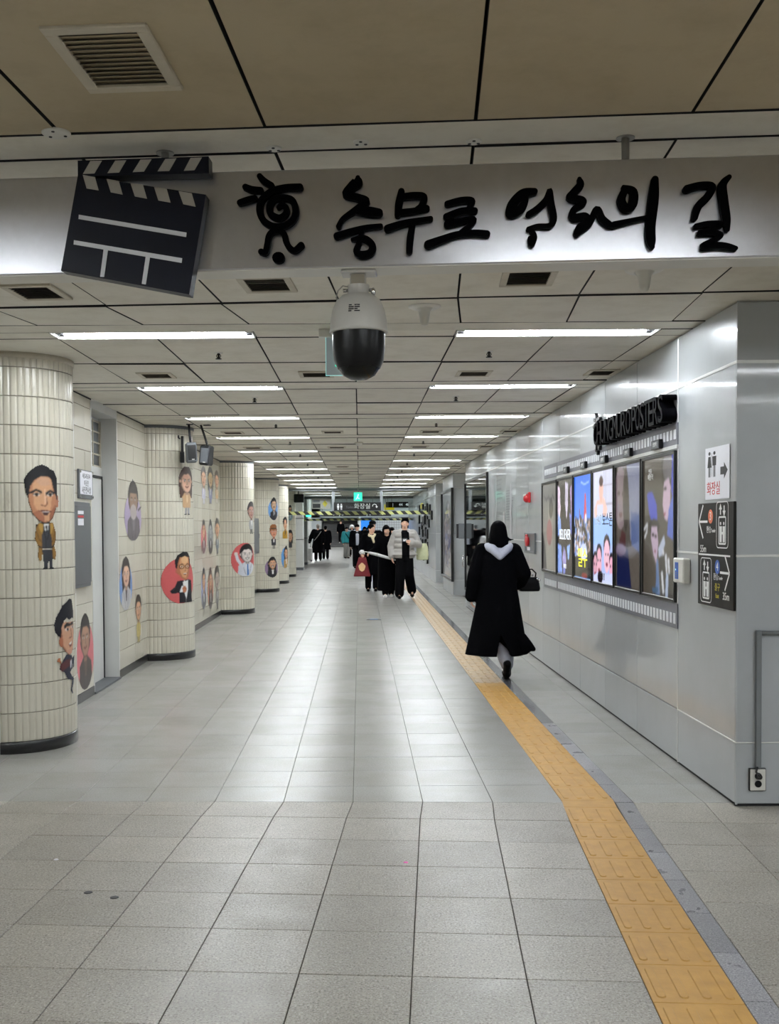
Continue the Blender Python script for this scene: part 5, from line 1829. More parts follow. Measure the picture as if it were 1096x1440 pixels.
for x0, x1, s_, w_ in SIGN3:
    o = thing('overhead_direction_sign', f'dark overhead direction sign, {w_} one of the far row behind the striped barrier', 'sign', ((x0 + x1) / 2, 41.3, 2.12), 0, 'far overhead direction signs')
    MB().cbox(-(x1 - x0) / 2, (x1 - x0) / 2, -.05, .05, -.085, .085, .004).build('sign_box', 'black_base', o)
    text(s_, .085, 'white_print', 'sign_words', o, (.04, -.052, 0), FACE_CAM, .001)
    MB().add([(-(x1 - x0) / 2 + .1 + .05 * math.cos(a_ * math.pi / 8), -.0525, .05 * math.sin(a_ * math.pi / 8)) for a_ in range(16)], [tuple(range(16))]).build('line_disc', 'blue_print' if w_ == 'left' else 'film_white', o)
    for xx in (-.25, .25):
        MB().tube([(xx, 0, .085), (xx, 0, HC - 2.12)], .01, 6).build('hanger_rod', 'pipe', o)
nb = thing('notice_board', 'pale overhead notice board with a yellow diamond at the far left', 'sign', (-1.5, 41.0, 2.53))
MB().cbox(-.36, .36, -.03, .03, -.2, .2, .004).build('board_panel', 'stripe_grey', nb)
MB().box(-.32, -.02, -.033, -.029, -.17, .0).build('dark_print', 'black_print', nb)
MB().add([(.16, -.032, .14), (.06, -.032, .0), (.16, -.032, -.14), (.26, -.032, .0)], [(0, 1, 2, 3)]).build('yellow_diamond', 'yellow_print', nb)
MB().box(-.3, -.04, -.033, -.029, .05, .15).build('grey_print', 'film_grey', nb)
MB().tube([(-.2, 0, .2), (-.2, 0, HC - 2.53)], .01, 6).tube([(.2, 0, .2), (.2, 0, HC - 2.53)], .01, 6).build('hanger_rod', 'pipe', nb)
gx = thing('green_exit_box', 'small green sign at the far left under the notice board', 'sign', (-2.0, 41.2, 2.1))
MB().cbox(-.1, .1, -.03, .03, -.08, .08, .004).build('sign_box', 'exit_green', gx)
MB().tube([(0, 0, .08), (0, 0, HC - 2.1)], .01, 6).build('hanger_rod', 'pipe', gx)
lb = thing('train_board', 'black train display board with lit white characters at the far right', 'sign', (1.95, 47.0, 2.6))
MB().cbox(-.75, .6, -.08, .08, -.13, .13, .01).build('board_case', 'black_base', lb)
text('44', .17, 'white_lit', 'lit_words', lb, (-.1, -.083, 0), FACE_CAM, .001)
text('48', .17, 'white_lit', 'lit_words', lb, (.2, -.083, 0), FACE_CAM, .001)
text('|', .17, 'white_lit', 'lit_words', lb, (-.45, -.083, 0), FACE_CAM, .001)
MB().ell((.44, -.083, 0), (.08, .01, .08)).build('amber_lamp', 'led_amber', lb, True)
MB().tube([(-.5, 0, .13), (-.5, 0, 1.4)], .015, 6).tube([(.4, 0, .13), (.4, 0, 1.4)], .015, 6).build('hanger_rod', 'pipe', lb)
yb_ = thing('yellow_board', 'bright yellow sign at the far right behind the barrier', 'sign', (1.25, 46.0, 2.4))
MB().cbox(-.16, .28, -.03, .03, -.05, .06, .004).cbox(-.16, -.08, -.03, .03, .06, .2, .004).build('board_panel', 'yellow_bright', yb_)
MB().tube([(0, 0, .06), (0, 0, 1.6)], .012, 6).build('hanger_rod', 'pipe', yb_)

# far hall: stairs, blue panel, tiled wall, opening
stp = thing('far_stairs', 'wide grey staircase rising at the far end of the corridor', 'stairs', (-1.65, 86.4, 0))
for i in range(13):
    MB().cbox(-1.5, 1.5, .3 * i, 3.9, .168 * i, .168 * (i + 1), .01).build('step', 'far_dark', stp)
    MB().box(-1.5, 1.5, .3 * i - .003, .3 * i + .02, .168 * (i + 1) - .02, .168 * (i + 1) + .003).build('nosing', 'grey_box', stp)
for x in (-1.54, 1.54):
    MB().tube([(x, -.05, 0), (x, -.05, 2.35)], .03, 8).build('rail_post', 'rail', stp)
    MB().tube([(x, -.05, .95), (x, 3.9, 3.1)], .03, 8).build('hand_rail', 'rail', stp)
struct(MB().box(-8.8, -3.3, 88, 90.3, 0, 4.05).box(-.05, .12, 86.2, 90.3, 0, 3.0).build('wall_far_left', 'far_white'))
struct(MB().box(-8.8, 10.8, 88.0, 90.2, 2.45, 4.02).build('wall_far_upper', 'far_white'))
bp = thing('advertising_board', 'bright blue advertising panel beside the far stairs', 'panel', (.62, 87.6, 1.6))
MB().cbox(-.5, .5, -.03, .03, -.85, .72, .01).build('panel_face', 'blue_panel', bp)
MB().cbox(-.05, .05, -.02, .02, -1.6, -.85, .004).build('panel_post', 'grey_box', bp)
MB().box(-.2, .3, -.033, -.029, -.1, -.04).build('panel_line', 'film_white', bp)
tw = struct(MB().box(1.12, 3.5, 87.9, 88.4, 0, 2.45).build('wall_far_tiled', 'grout'))
for i in range(12):
    for j_ in range(12):
        x0, z0 = 1.12 + i * .198, .02 + j_ * .2
        MB().slab(rect(-.099, .099, -.1, .1), 0, .01, .008, .003)
fld_ = MB()
for i in range(12):
    for j_ in range(12):
        g = MB().slab(rect(1.12 + i * .198, 1.12 + (i + 1) * .198, .02 + j_ * .2, .22 + j_ * .2), 0, .012, .008, .003)
        fld_.add([(q[0], 87.9 - q[2], q[1]) for q in g.v], [f for f in g.f])
stuff(fld_.build('wall_tile_field', 'far_white', tw))
op = struct(MB().box(3.5, 10.8, 88.6, 88.8, 0, 2.45).build('door_2', 'shutter'))
MB().box(3.45, 3.6, 87.9, 88.4, 0, 2.45).box(5.4, 5.5, 87.9, 88.4, 0, 2.45).build('door_frame', 'dark_metal', op)
for i in range(10):
    MB().box(3.6, 5.4, 88.5, 88.62, .2 * i, .2 * i + .17).build('shutter_slat', 'shutter', op)

# small things on the floor
for n_, (x, y, r) in enumerate(((-1.189, 4.514, .02), (-1.06, 4.45, .02))):
    d_ = thing('floor_stud', ('left' if n_ == 0 else 'right') + ' small dark round floor stud of the pair on the grey floor', 'stud', (x, y, 0), 0, 'pair of dark floor studs')
    MB().lathe([(r, -.002), (r * .9, .0015), (r * .6, .002), (0, .002)], 20).build('stud_disc', 'dark_metal', d_, True)
pk = tag(MB().lathe([(.012, 0), (.009, .002), (0, .003)], 9).build('pink_scrap', mat('pink_plastic', (240, 110, 190), .5)), 'tiny pink scrap lying on the floor in the foreground', 'scrap')
pk.location = (.208, 4.893, .0005)
ws = tag(MB().lathe([(.012, 0), (.008, .003), (0, .004)], 8).build('white_scrap', 'paper'), 'tiny white scrap on the floor at the left', 'scrap')
ws.location = (-1.46, 4.97, .0005)
fm = thing('floor_marker', 'dark floor plate with a pale blue window set in the middle of the corridor', 'floor plate', (.238, 18.0, 0))
MB().cbox(-.125, .125, -.08, .08, -.005, .004, .001).build('marker_plate', 'black_base', fm)
MB().box(-.07, .07, -.045, .045, .0035, .005).build('marker_window', 'led_blue', fm)


# ================================================================ PAINTED CARICATURE PORTRAITS ON THE LEFT WALL
SKIN, SKD, BLK = (206, 158, 124), (150, 98, 72), (20, 18, 20)


def cyl_fn(key, p0, p1, z1, z0):
    (cx, cy), r = COLS[key]
    a0, a1 = math.radians(p0), math.radians(p1)
    rr = r + .0035

    def fn(u, v):
        a_ = a0 + (a1 - a0) * u
        return (cx + rr * math.cos(a_), cy + rr * math.sin(a_), z1 + (z0 - z1) * v)
    asp = r * (a1 - a0) / (z1 - z0)
    return fn, asp


def wall_fn(y0, y1, z1, z0):
    def fn(u, v):
        return (XL + .0105, y0 + (y1 - y0) * u, z1 + (z0 - z1) * v)
    return fn, (y1 - y0) / (z1 - z0)


def P_(pts, box):
    x0, y0, x1, y1 = box
    return [((x - x0) / (x1 - x0), (y - y0) / (y1 - y0)) for x, y in pts]


def face(c, cx, cy, rx, ry, skin, o):
    dk = tuple(int(q * .72) for q in skin)
    lt = tuple(min(255, int(q * 1.12)) for q in skin)
    c.ell(cx, cy, rx * 1.05, ry * 1.04, BLK if not o.get('soft') else dk)
    c.ell(cx, cy, rx, ry, dk)
    c.ell(cx + rx * .06, cy - ry * .02, rx * .9, ry * .95, skin)
    c.ell(cx, cy - ry * .5, rx * .6, ry * .3, lt, k=.6)
    c.ell(cx - rx * .35, cy + ry * .28, rx * .25, ry * .16, lt, k=.4)
    for s_ in (-1, 1):
        c.ell(cx + s_ * rx * .42, cy - ry * .06, rx * .19, ry * .06, (236, 230, 224))
        c.ell(cx + s_ * rx * .42, cy - ry * .05, rx * .10, ry * .06, (28, 20, 18))
        c.line([(cx + s_ * rx * .22, cy - ry * .19), (cx + s_ * rx * .62, cy - ry * .21)], .014 * ry * 4 * .5, BLK)
        if o.get('glasses'):
            m = c.X * 0 < -1
            for a_ in range(16):
                t = math.pi * 2 * a_ / 16
                t2 = math.pi * 2 * (a_ + 1) / 16
                gx, gy, gr = cx + s_ * rx * .44, cy - ry * .05, rx * .34
                c.line([(gx + gr * math.cos(t), gy + gr * math.sin(t) * c.asp), (gx + gr * math.cos(t2), gy + gr * math.sin(t2) * c.asp)], .009, (60, 40, 20))
    c.line([(cx + rx * .02, cy), (cx + rx * .1, cy + ry * .24), (cx - rx * .1, cy + ry * .26)], .007, dk)
    c.line([(cx - rx * .3, cy + ry * .46), (cx, cy + ry * .54), (cx + rx * .34, cy + ry * .44)], .012, (120, 46, 44))
    if o.get('smile'):
        c.poly([(cx - rx * .4, cy + ry * .42), (cx + rx * .42, cy + ry * .40), (cx, cy + ry * .66)], (240, 238, 232))
        c.line([(cx - rx * .4, cy + ry * .42), (cx, cy + ry * .66), (cx + rx * .42, cy + ry * .40), (cx - rx * .4, cy + ry * .42)], .006, BLK)
    if o.get('moustache'):
        c.line([(cx - rx * .32, cy + ry * .37), (cx, cy + ry * .32), (cx + rx * .32, cy + ry * .37)], .014, BLK)


def carica(o, w, h, asp):
    c = Canvas(w, h, asp)
    bust = o.get('layout', 'bust') == 'bust'
    skin, hair, coat = o.get('skin', SKIN), o.get('hair', BLK), o.get('coat', (40, 40, 46))
    cx, cy, rx, ry = (o.get('cx', .52), .33, .25, .24) if bust else (.5, .28, .4, .24)
    bgm = None
    if o.get('bg'):
        bgm = c.ell(o.get('bgx', .5), o.get('bgy', .56), o.get('bgr', .5), o.get('bgh', .44), o['bg'])
    hs = o.get('hs', 'short')
    if hs == 'long':
        c.ell(cx, cy + ry * .15, rx * 1.32, ry * 1.42, hair)
        c.poly([(cx - rx * 1.3, cy), (cx + rx * 1.3, cy), (cx + rx * 1.15, cy + ry * 1.5), (cx - rx * 1.15, cy + ry * 1.5)], hair)
    # body
    if bust:
        c.poly([(cx - .05, .54), (cx + .05, .54), (cx + .34, .66), (cx + .40, 1), (cx - .36, 1), (cx - .34, .68)], coat)
        c.poly([(cx - .09, .56), (cx + .1, .56), (cx + .05, .82), (cx - .03, .82)], o.get('inner', (230, 230, 228)))
        if o.get('tie'):
            c.poly([(cx - .02, .6), (cx + .04, .6), (cx + .06, .95), (cx - .02, .98)], o['tie'])
        c.line([(cx - .2, .64), (cx - .06, .95)], .006, BLK)
        c.line([(cx + .2, .64), (cx + .08, .95)], .006, BLK)
    else:
        c.poly([(.32, .54), (.68, .54), (.82, .62), (.80, .84), (.66, .86), (.34, .86), (.2, .84), (.18, .62)], coat)
        c.poly([(.42, .54), (.58, .54), (.54, .74), (.46, .74)], o.get('inner', (230, 230, 228)))
        c.poly([(.34, .84), (.49, .84), (.48, .98), (.34, .98)], o.get('legs', (40, 40, 44)))
        c.poly([(.52, .84), (.67, .84), (.68, .98), (.54, .98)], o.get('legs', (40, 40, 44)))
        c.ell(.39, .98, .1, .02, BLK)
        c.ell(.63, .98, .1, .02, BLK)
    if o.get('arm'):
        c.line([(cx - .2, .72), (cx - .36, .5), (cx - .40, .36)], .045, o.get('coat', coat))
        c.ell(cx - .41, .33, .06, .05, skin)
    c.poly([(cx - rx * .3, cy + ry * .7), (cx + rx * .3, cy + ry * .7), (cx + rx * .35, cy + ry * 1.25), (cx - rx * .35, cy + ry * 1.25)], tuple(int(q * .8) for q in skin))
    if hs != 'long':
        c.ell(cx, cy - ry * .12, rx * 1.2, ry * 1.12, hair)
    c.ell(cx + rx * 1.02, cy + ry * .08, rx * .14, ry * .14, skin)
    c.ell(cx - rx * 1.02, cy + ry * .08, rx * .14, ry * .14, skin)
    face(c, cx, cy + ry * .1, rx * .95, ry * .95, skin, o)
    if hs in ('short', 'long'):
        m = c.inside([(cx - rx * 1.2, cy - ry * 1.4), (cx + rx * 1.2, cy - ry * 1.4), (cx + rx * 1.2, cy - ry * .2), (cx + rx * .8, cy - ry * .35), (cx + rx * .3, cy - ry * .55), (cx - rx * .5, cy - ry * .5), (cx - rx * .85, cy - ry * .2), (cx - rx * 1.2, cy)])
        c.ell(cx, cy - ry * .12, rx * 1.2, ry * 1.12, hair, clip=m)
    if hs == 'hat':
        c.ell(cx, cy - ry * .7, rx * 1.1, ry * .55, o['hat'])
        c.ell(cx, cy - ry * .35, rx * 1.5, ry * .16, o['hat'], rot=.08)
        c.line([(cx - rx, cy - ry * .48), (cx + rx, cy - ry * .44)], .014, BLK)
    if hs == 'puff':
        for a_ in range(7):
            t = math.pi * (a_ / 6.0)
            c.ell(cx + rx * 1.0 * math.cos(t), cy - ry * .35 - ry * .7 * math.sin(t), rx * .42, ry * .32, hair)
    if hs == 'point':
        c.poly([(cx - rx * 1.1, cy - ry * .2), (cx - rx * .1, cy - ry * 1.4), (cx + rx * 1.2, cy - ry * .1), (cx + rx * .9, cy - ry * .4), (cx - rx * .7, cy - ry * .4)], hair)
        c.ell(cx, cy + ry * .85, rx * .75, ry * .5, (180, 170, 168))
        c.line([(.8, .5), (1.0, .44)], .02, (60, 56, 60))
    if o.get('grey'):
        g = c.c.mean(2, keepdims=True)
        c.c = c.c * (1 - o['grey']) + g * o['grey']
    if bgm is not None and bust:
        bx, by, br, bh = o.get('bgx', .5), o.get('bgy', .56), o.get('bgr', .5), o.get('bgh', .44)
        keep = (((c.X - bx) / br) ** 2 + ((c.Y - by) / bh) ** 2 <= 1) | (c.Y < by)
        c.a &= keep
    c.speck(.05, 11, 2)
    return c


def man_in_coat(w, h, asp):
    c = Canvas(w, h, asp)
    B = (100, 85, 550, 1375)
    q = lambda p: P_(p, B)
    c.poly(q([(320, 790), (400, 790), (450, 800), (480, 900), (485, 1000), (460, 1080), (485, 1160), (475, 1250), (430, 1240), (420, 1110), (300, 1110), (300, 1250), (265, 1270), (245, 1200), (255, 1090), (212, 990), (225, 880), (225, 820), (270, 800)]), BLK)
    c.poly(q([(262, 800), (300, 820), (305, 1100), (245, 1060), (215, 985), (228, 880)]), (140, 102, 44))
    c.poly(q([(400, 800), (440, 805), (474, 905), (478, 995), (450, 1060), (400, 1100)]), (140, 102, 44))
    c.poly(q([(255, 1090), (310, 1110), (298, 1242), (268, 1262), (250, 1200)]), (146, 108, 50))
    c.poly(q([(425, 1110), (460, 1080), (482, 1170), (470, 1242), (436, 1234)]), (146, 108, 50))
    c.poly(q([(305, 830), (415, 830), (420, 1100), (300, 1105)]), (56, 57, 62))
    c.poly(q([(300, 1120), (425, 1120), (432, 1335), (390, 1340), (378, 1230), (370, 1340), (318, 1340)]), (50, 51, 56))
    c.poly(q([(325, 812), (385, 812), (372, 900), (340, 900)]), (225, 225, 222))
    c.poly(q([(345, 830), (368, 830), (366, 920), (350, 920)]), BLK)
    c.line(q([(305, 830), (350, 1000), (345, 1100)]), .005, BLK)
    c.line(q([(415, 830), (365, 1000)]), .005, BLK)
    c.line(q([(240, 900), (262, 990), (300, 1040)]), .004, (90, 62, 24))
    c.line(q([(465, 900), (450, 990), (420, 1040)]), .004, (90, 62, 24))
    for x in (335, 415):
        c.ell(*q([(x, 1348)])[0], .09, .012, BLK)
    c.poly(q([(270, 790), (315, 820), (310, 950), (262, 860)]), (176, 138, 66))
    c.poly(q([(440, 790), (400, 815), (410, 950), (448, 860)]), (176, 138, 66))
    # head
    c.poly(q([(140, 440), (150, 560), (190, 690), (260, 780), (330, 808), (400, 800), (450, 740), (490, 640), (505, 480), (480, 250), (300, 220), (170, 300)]), BLK)
    c.poly(q([(155, 420), (162, 560), (200, 690), (265, 768), (330, 795), (395, 786), (440, 730), (478, 640), (495, 470), (470, 270), (300, 235), (180, 310)]), (186, 130, 96))
    c.poly(q([(200, 330), (300, 245), (420, 260), (440, 400), (420, 600), (390, 770), (330, 785), (280, 700), (215, 600)]), (210, 160, 122))
    c.poly(q([(230, 300), (310, 250), (400, 265), (420, 350), (300, 360)]), (204, 160, 130))
    c.poly(q([(200, 690), (265, 640), (330, 720), (330, 795), (265, 768)]), (168, 108, 80))
    c.poly(q([(440, 640), (480, 560), (470, 660), (430, 740), (395, 780), (400, 700)]), (150, 92, 66))
    c.ell(*q([(508, 540)])[0], .055, .065, (176, 120, 92))
    c.poly(q([(100, 290), (150, 200), (230, 130), (310, 98), (390, 125), (420, 155), (465, 165), (510, 260), (515, 400), (505, 540), (488, 480), (455, 400), (430, 290), (390, 245), (300, 245), (225, 290), (175, 370), (160, 470), (150, 520), (130, 470)]), (14, 14, 18))
    for x0, x1, y in ((180, 298, 420), (362, 460, 428)):
        c.line(q([(x0, y + 22), ((x0 + x1) / 2, y - 12), (x1, y + 14)]), .011, BLK)
    for x in (243, 410):
        c.ell(*q([(x, 462)])[0], .085, .016, (226, 218, 208))
        c.ell(*q([(x, 464)])[0], .045, .017, (30, 24, 20))
        c.line(q([(x - 42, 462), (x, 446), (x + 42, 460)]), .004, BLK)
    c.line(q([(352, 470), (372, 570), (348, 600), (300, 590)]), .006, (128, 78, 56))
    c.poly(q([(335, 400), (352, 400), (360, 560), (330, 590)]), (226, 184, 150))
    c.line(q([(270, 662), (345, 652), (412, 665)]), .006, (96, 40, 36))
    c.poly(q([(300, 668), (400, 668), (370, 712), (330, 712)]), (60, 30, 34))
    c.line(q([(310, 672), (392, 672)]), .004, (210, 200, 196))
    c.speck(.04, 2, 2)
    return c


def leaping_boy(w, h, asp):
    c = Canvas(w, h, asp)
    B = (126, 108, 396, 1332)
    q = lambda p: P_(p, B)
    c.poly(q([(215, 960), (180, 900), (150, 880), (160, 840), (190, 830), (200, 900), (240, 890)]), (190, 120, 80))
    c.poly(q([(260, 800), (340, 830), (360, 900), (350, 1000), (310, 1040), (340, 1090), (375, 1120), (370, 1180), (340, 1250), (362, 1325), (340, 1320), (305, 1270), (340, 1150), (270, 1120), (230, 1030), (170, 980), (200, 900)]), (32, 38, 56))
    c.poly(q([(350, 860), (395, 825), (385, 990), (360, 1000)]), (36, 42, 62))
    c.poly(q([(180, 930), (260, 870), (330, 870), (320, 950), (200, 1012)]), (84, 42, 44))
    c.poly(q([(310, 900), (335, 880), (330, 970), (312, 990)]), (220, 220, 224))
    c.poly(q([(180, 560), (200, 700), (260, 790), (330, 815), (362, 770), (380, 560), (375, 420), (220, 400)]), (150, 96, 72))
    c.poly(q([(205, 450), (225, 700), (270, 770), (330, 790), (358, 740), (378, 540), (370, 410), (240, 400)]), (206, 158, 128))
    c.ell(*q([(200, 640)])[0], .09, .055, (176, 110, 80))
    c.poly(q([(130, 430), (150, 330), (220, 190), (310, 115), (350, 130), (382, 280), (380, 390), (350, 370), (300, 390), (270, 360), (230, 400), (205, 470), (200, 600), (170, 570), (140, 520)]), (18, 18, 26))
    c.line(q([(245, 465), (265, 440), (308, 445)]), .018, BLK)
    c.line(q([(332, 440), (360, 430)]), .016, BLK)
    c.ell(*q([(275, 498)])[0], .11, .016, (226, 214, 206))
    c.ell(*q([(280, 498)])[0], .05, .016, (30, 22, 20))
    c.ell(*q([(352, 478)])[0], .08, .014, (226, 214, 206))
    c.ell(*q([(354, 478)])[0], .04, .014, (30, 22, 20))
    c.line(q([(325, 500), (340, 600), (300, 610)]), .006, (136, 84, 64))
    c.poly(q([(288, 685), (345, 650), (340, 710), (310, 730)]), (110, 50, 46))
    c.poly(q([(295, 680), (340, 655), (336, 682), (306, 696)]), (240, 236, 230))
    c.poly(q([(240, 770), (350, 740), (345, 800), (300, 818)]), (200, 146, 122))
    c.speck(.04, 3, 2)
    return c


def tuxedo_man(w, h, asp):
    c = Canvas(w, h, asp)
    B = (157, 157, 893, 1284)
    q = lambda p: P_(p, B)
    bx, by = q([(520, 800)])[0]
    m = c.ell(bx, by, .49, .44, (200, 92, 92))
    c.poly(q([(450, 800), (560, 790), (690, 770), (790, 800), (815, 1240), (815, 1284), (485, 1284), (480, 1060), (340, 1070), (310, 1010), (400, 930)]), (22, 22, 28))
    c.poly(q([(560, 830), (690, 790), (690, 1000), (640, 1200), (600, 1080)]), (228, 228, 226))
    c.line(q([(635, 1190), (632, 1280)]), .004, (150, 150, 150))
    c.poly(q([(490, 1040), (540, 900), (570, 920), (555, 1050)]), (232, 232, 230))
    c.poly(q([(550, 960), (600, 900), (650, 960), (640, 1040), (600, 1062), (555, 1040)]), (186, 118, 80))
    c.line(q([(600, 960), (650, 985)]), .006, (130, 76, 50))
    c.line(q([(420, 930), (360, 1010)]), .005, (70, 76, 84))
    c.line(q([(720, 870), (730, 1240)]), .004, (60, 66, 74))
    c.poly(q([(590, 780), (640, 850), (690, 780), (690, 830), (640, 850), (580, 840)]), (236, 236, 232))
    c.poly(q([(400, 360), (450, 240), (570, 165), (680, 180), (745, 270), (755, 400), (745, 560), (730, 500), (715, 300), (500, 290), (470, 420), (450, 550), (415, 510)]), (16, 14, 16))
    c.poly(q([(440, 560), (465, 400), (500, 285), (715, 285), (735, 480), (735, 640), (690, 740), (620, 790), (540, 750), (490, 680), (440, 640)]), (176, 112, 78))
    c.poly(q([(490, 420), (520, 300), (690, 300), (705, 430), (690, 560), (640, 740), (560, 720), (510, 620)]), (206, 152, 108))
    c.ell(*q([(610, 350)])[0], .11, .07, (222, 178, 132))
    for x in (540, 680):
        gx, gy = q([(x, 490)])[0]
        for a_ in range(18):
            t, t2 = math.pi * 2 * a_ / 18, math.pi * 2 * (a_ + 1) / 18
            c.line([(gx + .066 * math.cos(t), gy + .045 * math.sin(t)), (gx + .066 * math.cos(t2), gy + .045 * math.sin(t2))], .008, (62, 40, 18))
        c.ell(gx, gy, .035, .016, (236, 226, 210))
        c.ell(gx, gy, .018, .016, (30, 20, 16))
    c.line(q([(585, 480), (632, 478)]), .007, (62, 40, 18))
    c.line(q([(608, 500), (636, 580), (600, 590)]), .006, (140, 84, 56))
    c.poly(q([(560, 640), (670, 632), (640, 670), (590, 668)]), (110, 44, 40))
    c.line(q([(575, 646), (655, 640)]), .005, (236, 230, 220))
    c.line(q([(430, 560), (420, 610), (470, 640)]), .01, (170, 100, 72))
    low = c.inside([(0, .97), (1, .97), (1, 1.01), (0, 1.01)])
    c.speck(.03, 4, 2)
    return c


PORT = []


def portrait(label, surf, o, cell=.011, fn_draw=None, group='painted caricature portraits on the left wall'):
    fn, asp = surf
    hh = o.get('h')
    h = int(max(24, min(150, hh / cell)))
    w = int(max(14, min(110, h * asp)))
    c = fn_draw(w, h, asp) if fn_draw else carica(o, w, h, asp)
    ob = c.blur(1).build('wall_portrait', 'wallprint', fn)
    tag(ob, label, 'portrait', group)


portrait('full figure portrait with huge head and open brown coat on the nearest column', cyl_fn('A', -63.4, -25.4, 2.05, 1.285), {'h': .77}, .0055, man_in_coat)
portrait('leaping boy portrait in dark navy suit at the edge of the nearest column', cyl_fn('A', -35.8, -1.0, 1.08, .36), {'h': .72}, .0055, leaping_boy)
portrait('portrait of a bowing man in brown on a pink oval by the door recess', wall_fn(9.38, 9.985, .83, .09), {'h': .74, 'bg': (214, 118, 124), 'hair': (38, 32, 30), 'coat': (56, 44, 40), 'skin': (168, 128, 104), 'cx': .5, 'inner': (90, 70, 60)}, .009)
portrait('purple oval portrait of a bearded figure with a tall dark pointed hat', wall_fn(11.36, 12.25, 2.15, 1.44), {'h': .71, 'bg': (176, 160, 190), 'bgy': .62, 'bgh': .38, 'hair': (44, 42, 44), 'hs': 'point', 'coat': (96, 88, 96), 'skin': (150, 120, 100), 'inner': (120, 112, 120)}, .009)
portrait('blue oval portrait of a woman with long black hair beside the door', wall_fn(11.08, 11.72, 1.30, .69), {'h': .61, 'bg': (120, 160, 212), 'hs': 'long', 'coat': (190, 190, 192), 'inner': (80, 80, 84), 'skin': (222, 184, 158)}, .009)
portrait('narrow standing portrait of a man in pale yellow trousers low on the wall', wall_fn(11.85, 12.2, .83, .26), {'h': .57, 'layout': 'full', 'hair': (40, 32, 28), 'coat': (196, 178, 110), 'inner': (170, 150, 80), 'legs': (190, 172, 104)}, .009)
portrait('portrait of a brown haired woman in a grey skirt on the second column', cyl_fn('B', -43.6, -8, 2.33, 1.74), {'h': .59, 'layout': 'full', 'hs': 'long', 'hair': (74, 54, 46), 'skin': (222, 178, 152), 'coat': (196, 160, 120), 'inner': (220, 190, 150), 'legs': (150, 150, 152)}, .008)
portrait('red circle portrait of a man with glasses and tuxedo on the second column', cyl_fn('B', -75, -7, 1.31, .68), {'h': .64}, .0065, tuxedo_man)
G3 = [('upper row, first: man over pale lilac', {'coat': (190, 186, 206), 'hair': (50, 40, 34), 'layout': 'full', 'legs': (200, 198, 210)}),
      ('upper row, middle: woman in blue grey', {'coat': (130, 132, 160), 'hs': 'long', 'layout': 'full', 'skin': (190, 160, 110), 'legs': (140, 140, 170)}),
      ('upper row, last: narrow orange brown figure', {'coat': (190, 150, 100), 'layout': 'full', 'hair': (70, 56, 40), 'legs': (196, 190, 180)}),
      ('middle row, first: pink oval with a dark haired figure', {'bg': (216, 120, 124), 'coat': (120, 90, 92), 'hair': (50, 46, 46)}),
      ('middle row, middle: all grey oval', {'bg': (140, 140, 140), 'grey': 1.0, 'coat': (60, 60, 60)}),
      ('middle row, last: figure in slate grey', {'coat': (96, 106, 116), 'layout': 'full', 'legs': (90, 98, 106), 'hair': (60, 58, 60)}),
      ('bottom row, first: lilac oval with dark hair', {'bg': (170, 174, 204), 'coat': (110, 110, 116), 'hair': (40, 40, 46)}),
      ('bottom row, middle: orange oval', {'bg': (206, 128, 100), 'coat': (70, 60, 60), 'hair': (80, 60, 56), 'hs': 'long'}),
      ('bottom row, last: tall grey brown figure', {'layout': 'full', 'coat': (120, 110, 108), 'grey': .7, 'legs': (110, 100, 96)})]
GP = [(16.80, 17.58, 2.60, 1.97), (17.55, 18.40, 2.63, 1.99), (18.40, 19.15, 2.62, 2.02), (16.75, 17.52, 1.76, 1.16), (17.49, 18.33, 1.765, 1.14), (18.35, 19.18, 1.77, 1.12),
      (16.70, 17.46, .98, .255), (17.45, 18.27, .95, .2), (18.28, 19.10, .92, .13)]
for (d_, o), b_ in zip(G3, GP):
    o['h'] = b_[2] - b_[3]
    y0, y1 = b_[0] + .08, b_[1] - .08
    portrait('portrait in the block of nine, ' + d_, wall_fn(y0, y1, b_[2], b_[3]), o, .012)
portrait('slim portrait of a dark haired man in grey on the edge of the third column', cyl_fn('C', -37.3, -4, 2.08, 1.47), {'h': .62, 'layout': 'full', 'coat': (176, 176, 174), 'hair': (54, 50, 50), 'skin': (170, 130, 116), 'legs': (60, 60, 66)}, .009)
portrait('red circle portrait of a laughing man raising his fist, with a blue tie', cyl_fn('C', -77, -8, 1.32, .69), {'h': .63, 'bg': (206, 92, 92), 'bgy': .5, 'bgh': .5, 'coat': (206, 208, 216), 'inner': (224, 226, 232), 'tie': (54, 110, 176), 'arm': 1, 'smile': 1, 'skin': (216, 206, 200), 'cx': .58}, .009)
portrait('blue oval portrait of a man with a moustache and dark suit', cyl_fn('D', -60, -16, 2.37, 1.77), {'h': .6, 'bg': (112, 160, 214), 'moustache': 1, 'tie': (30, 30, 34), 'skin': (214, 176, 140)}, .012)
portrait('portrait of a figure in a brown brimmed hat on the fourth column', cyl_fn('D', -56, -22, 1.68, 1.06), {'h': .62, 'layout': 'full', 'hs': 'hat', 'hat': (140, 86, 40), 'skin': (206, 140, 110)}, .012)
portrait('purple circle portrait of a long haired woman low on the fourth column', cyl_fn('D', -72, -19, .9, .345), {'h': .56, 'bg': (146, 122, 150), 'bgh': .42, 'hs': 'long', 'inner': (236, 236, 234), 'smile': 1}, .012)
portrait('portrait with curly black hair and a golden sleeve on the fifth column', cyl_fn('E', -55, -14, 1.92, 1.27), {'h': .65, 'hs': 'puff', 'coat': (184, 140, 40), 'inner': (40, 36, 36)}, .014)
portrait('half turned blue oval portrait low on the fifth column', cyl_fn('E', -56, -17, 1.11, .435), {'h': .67, 'bg': (100, 156, 216), 'coat': (190, 150, 80), 'hs': 'long', 'bgh': .46, 'cx': .66}, .014)
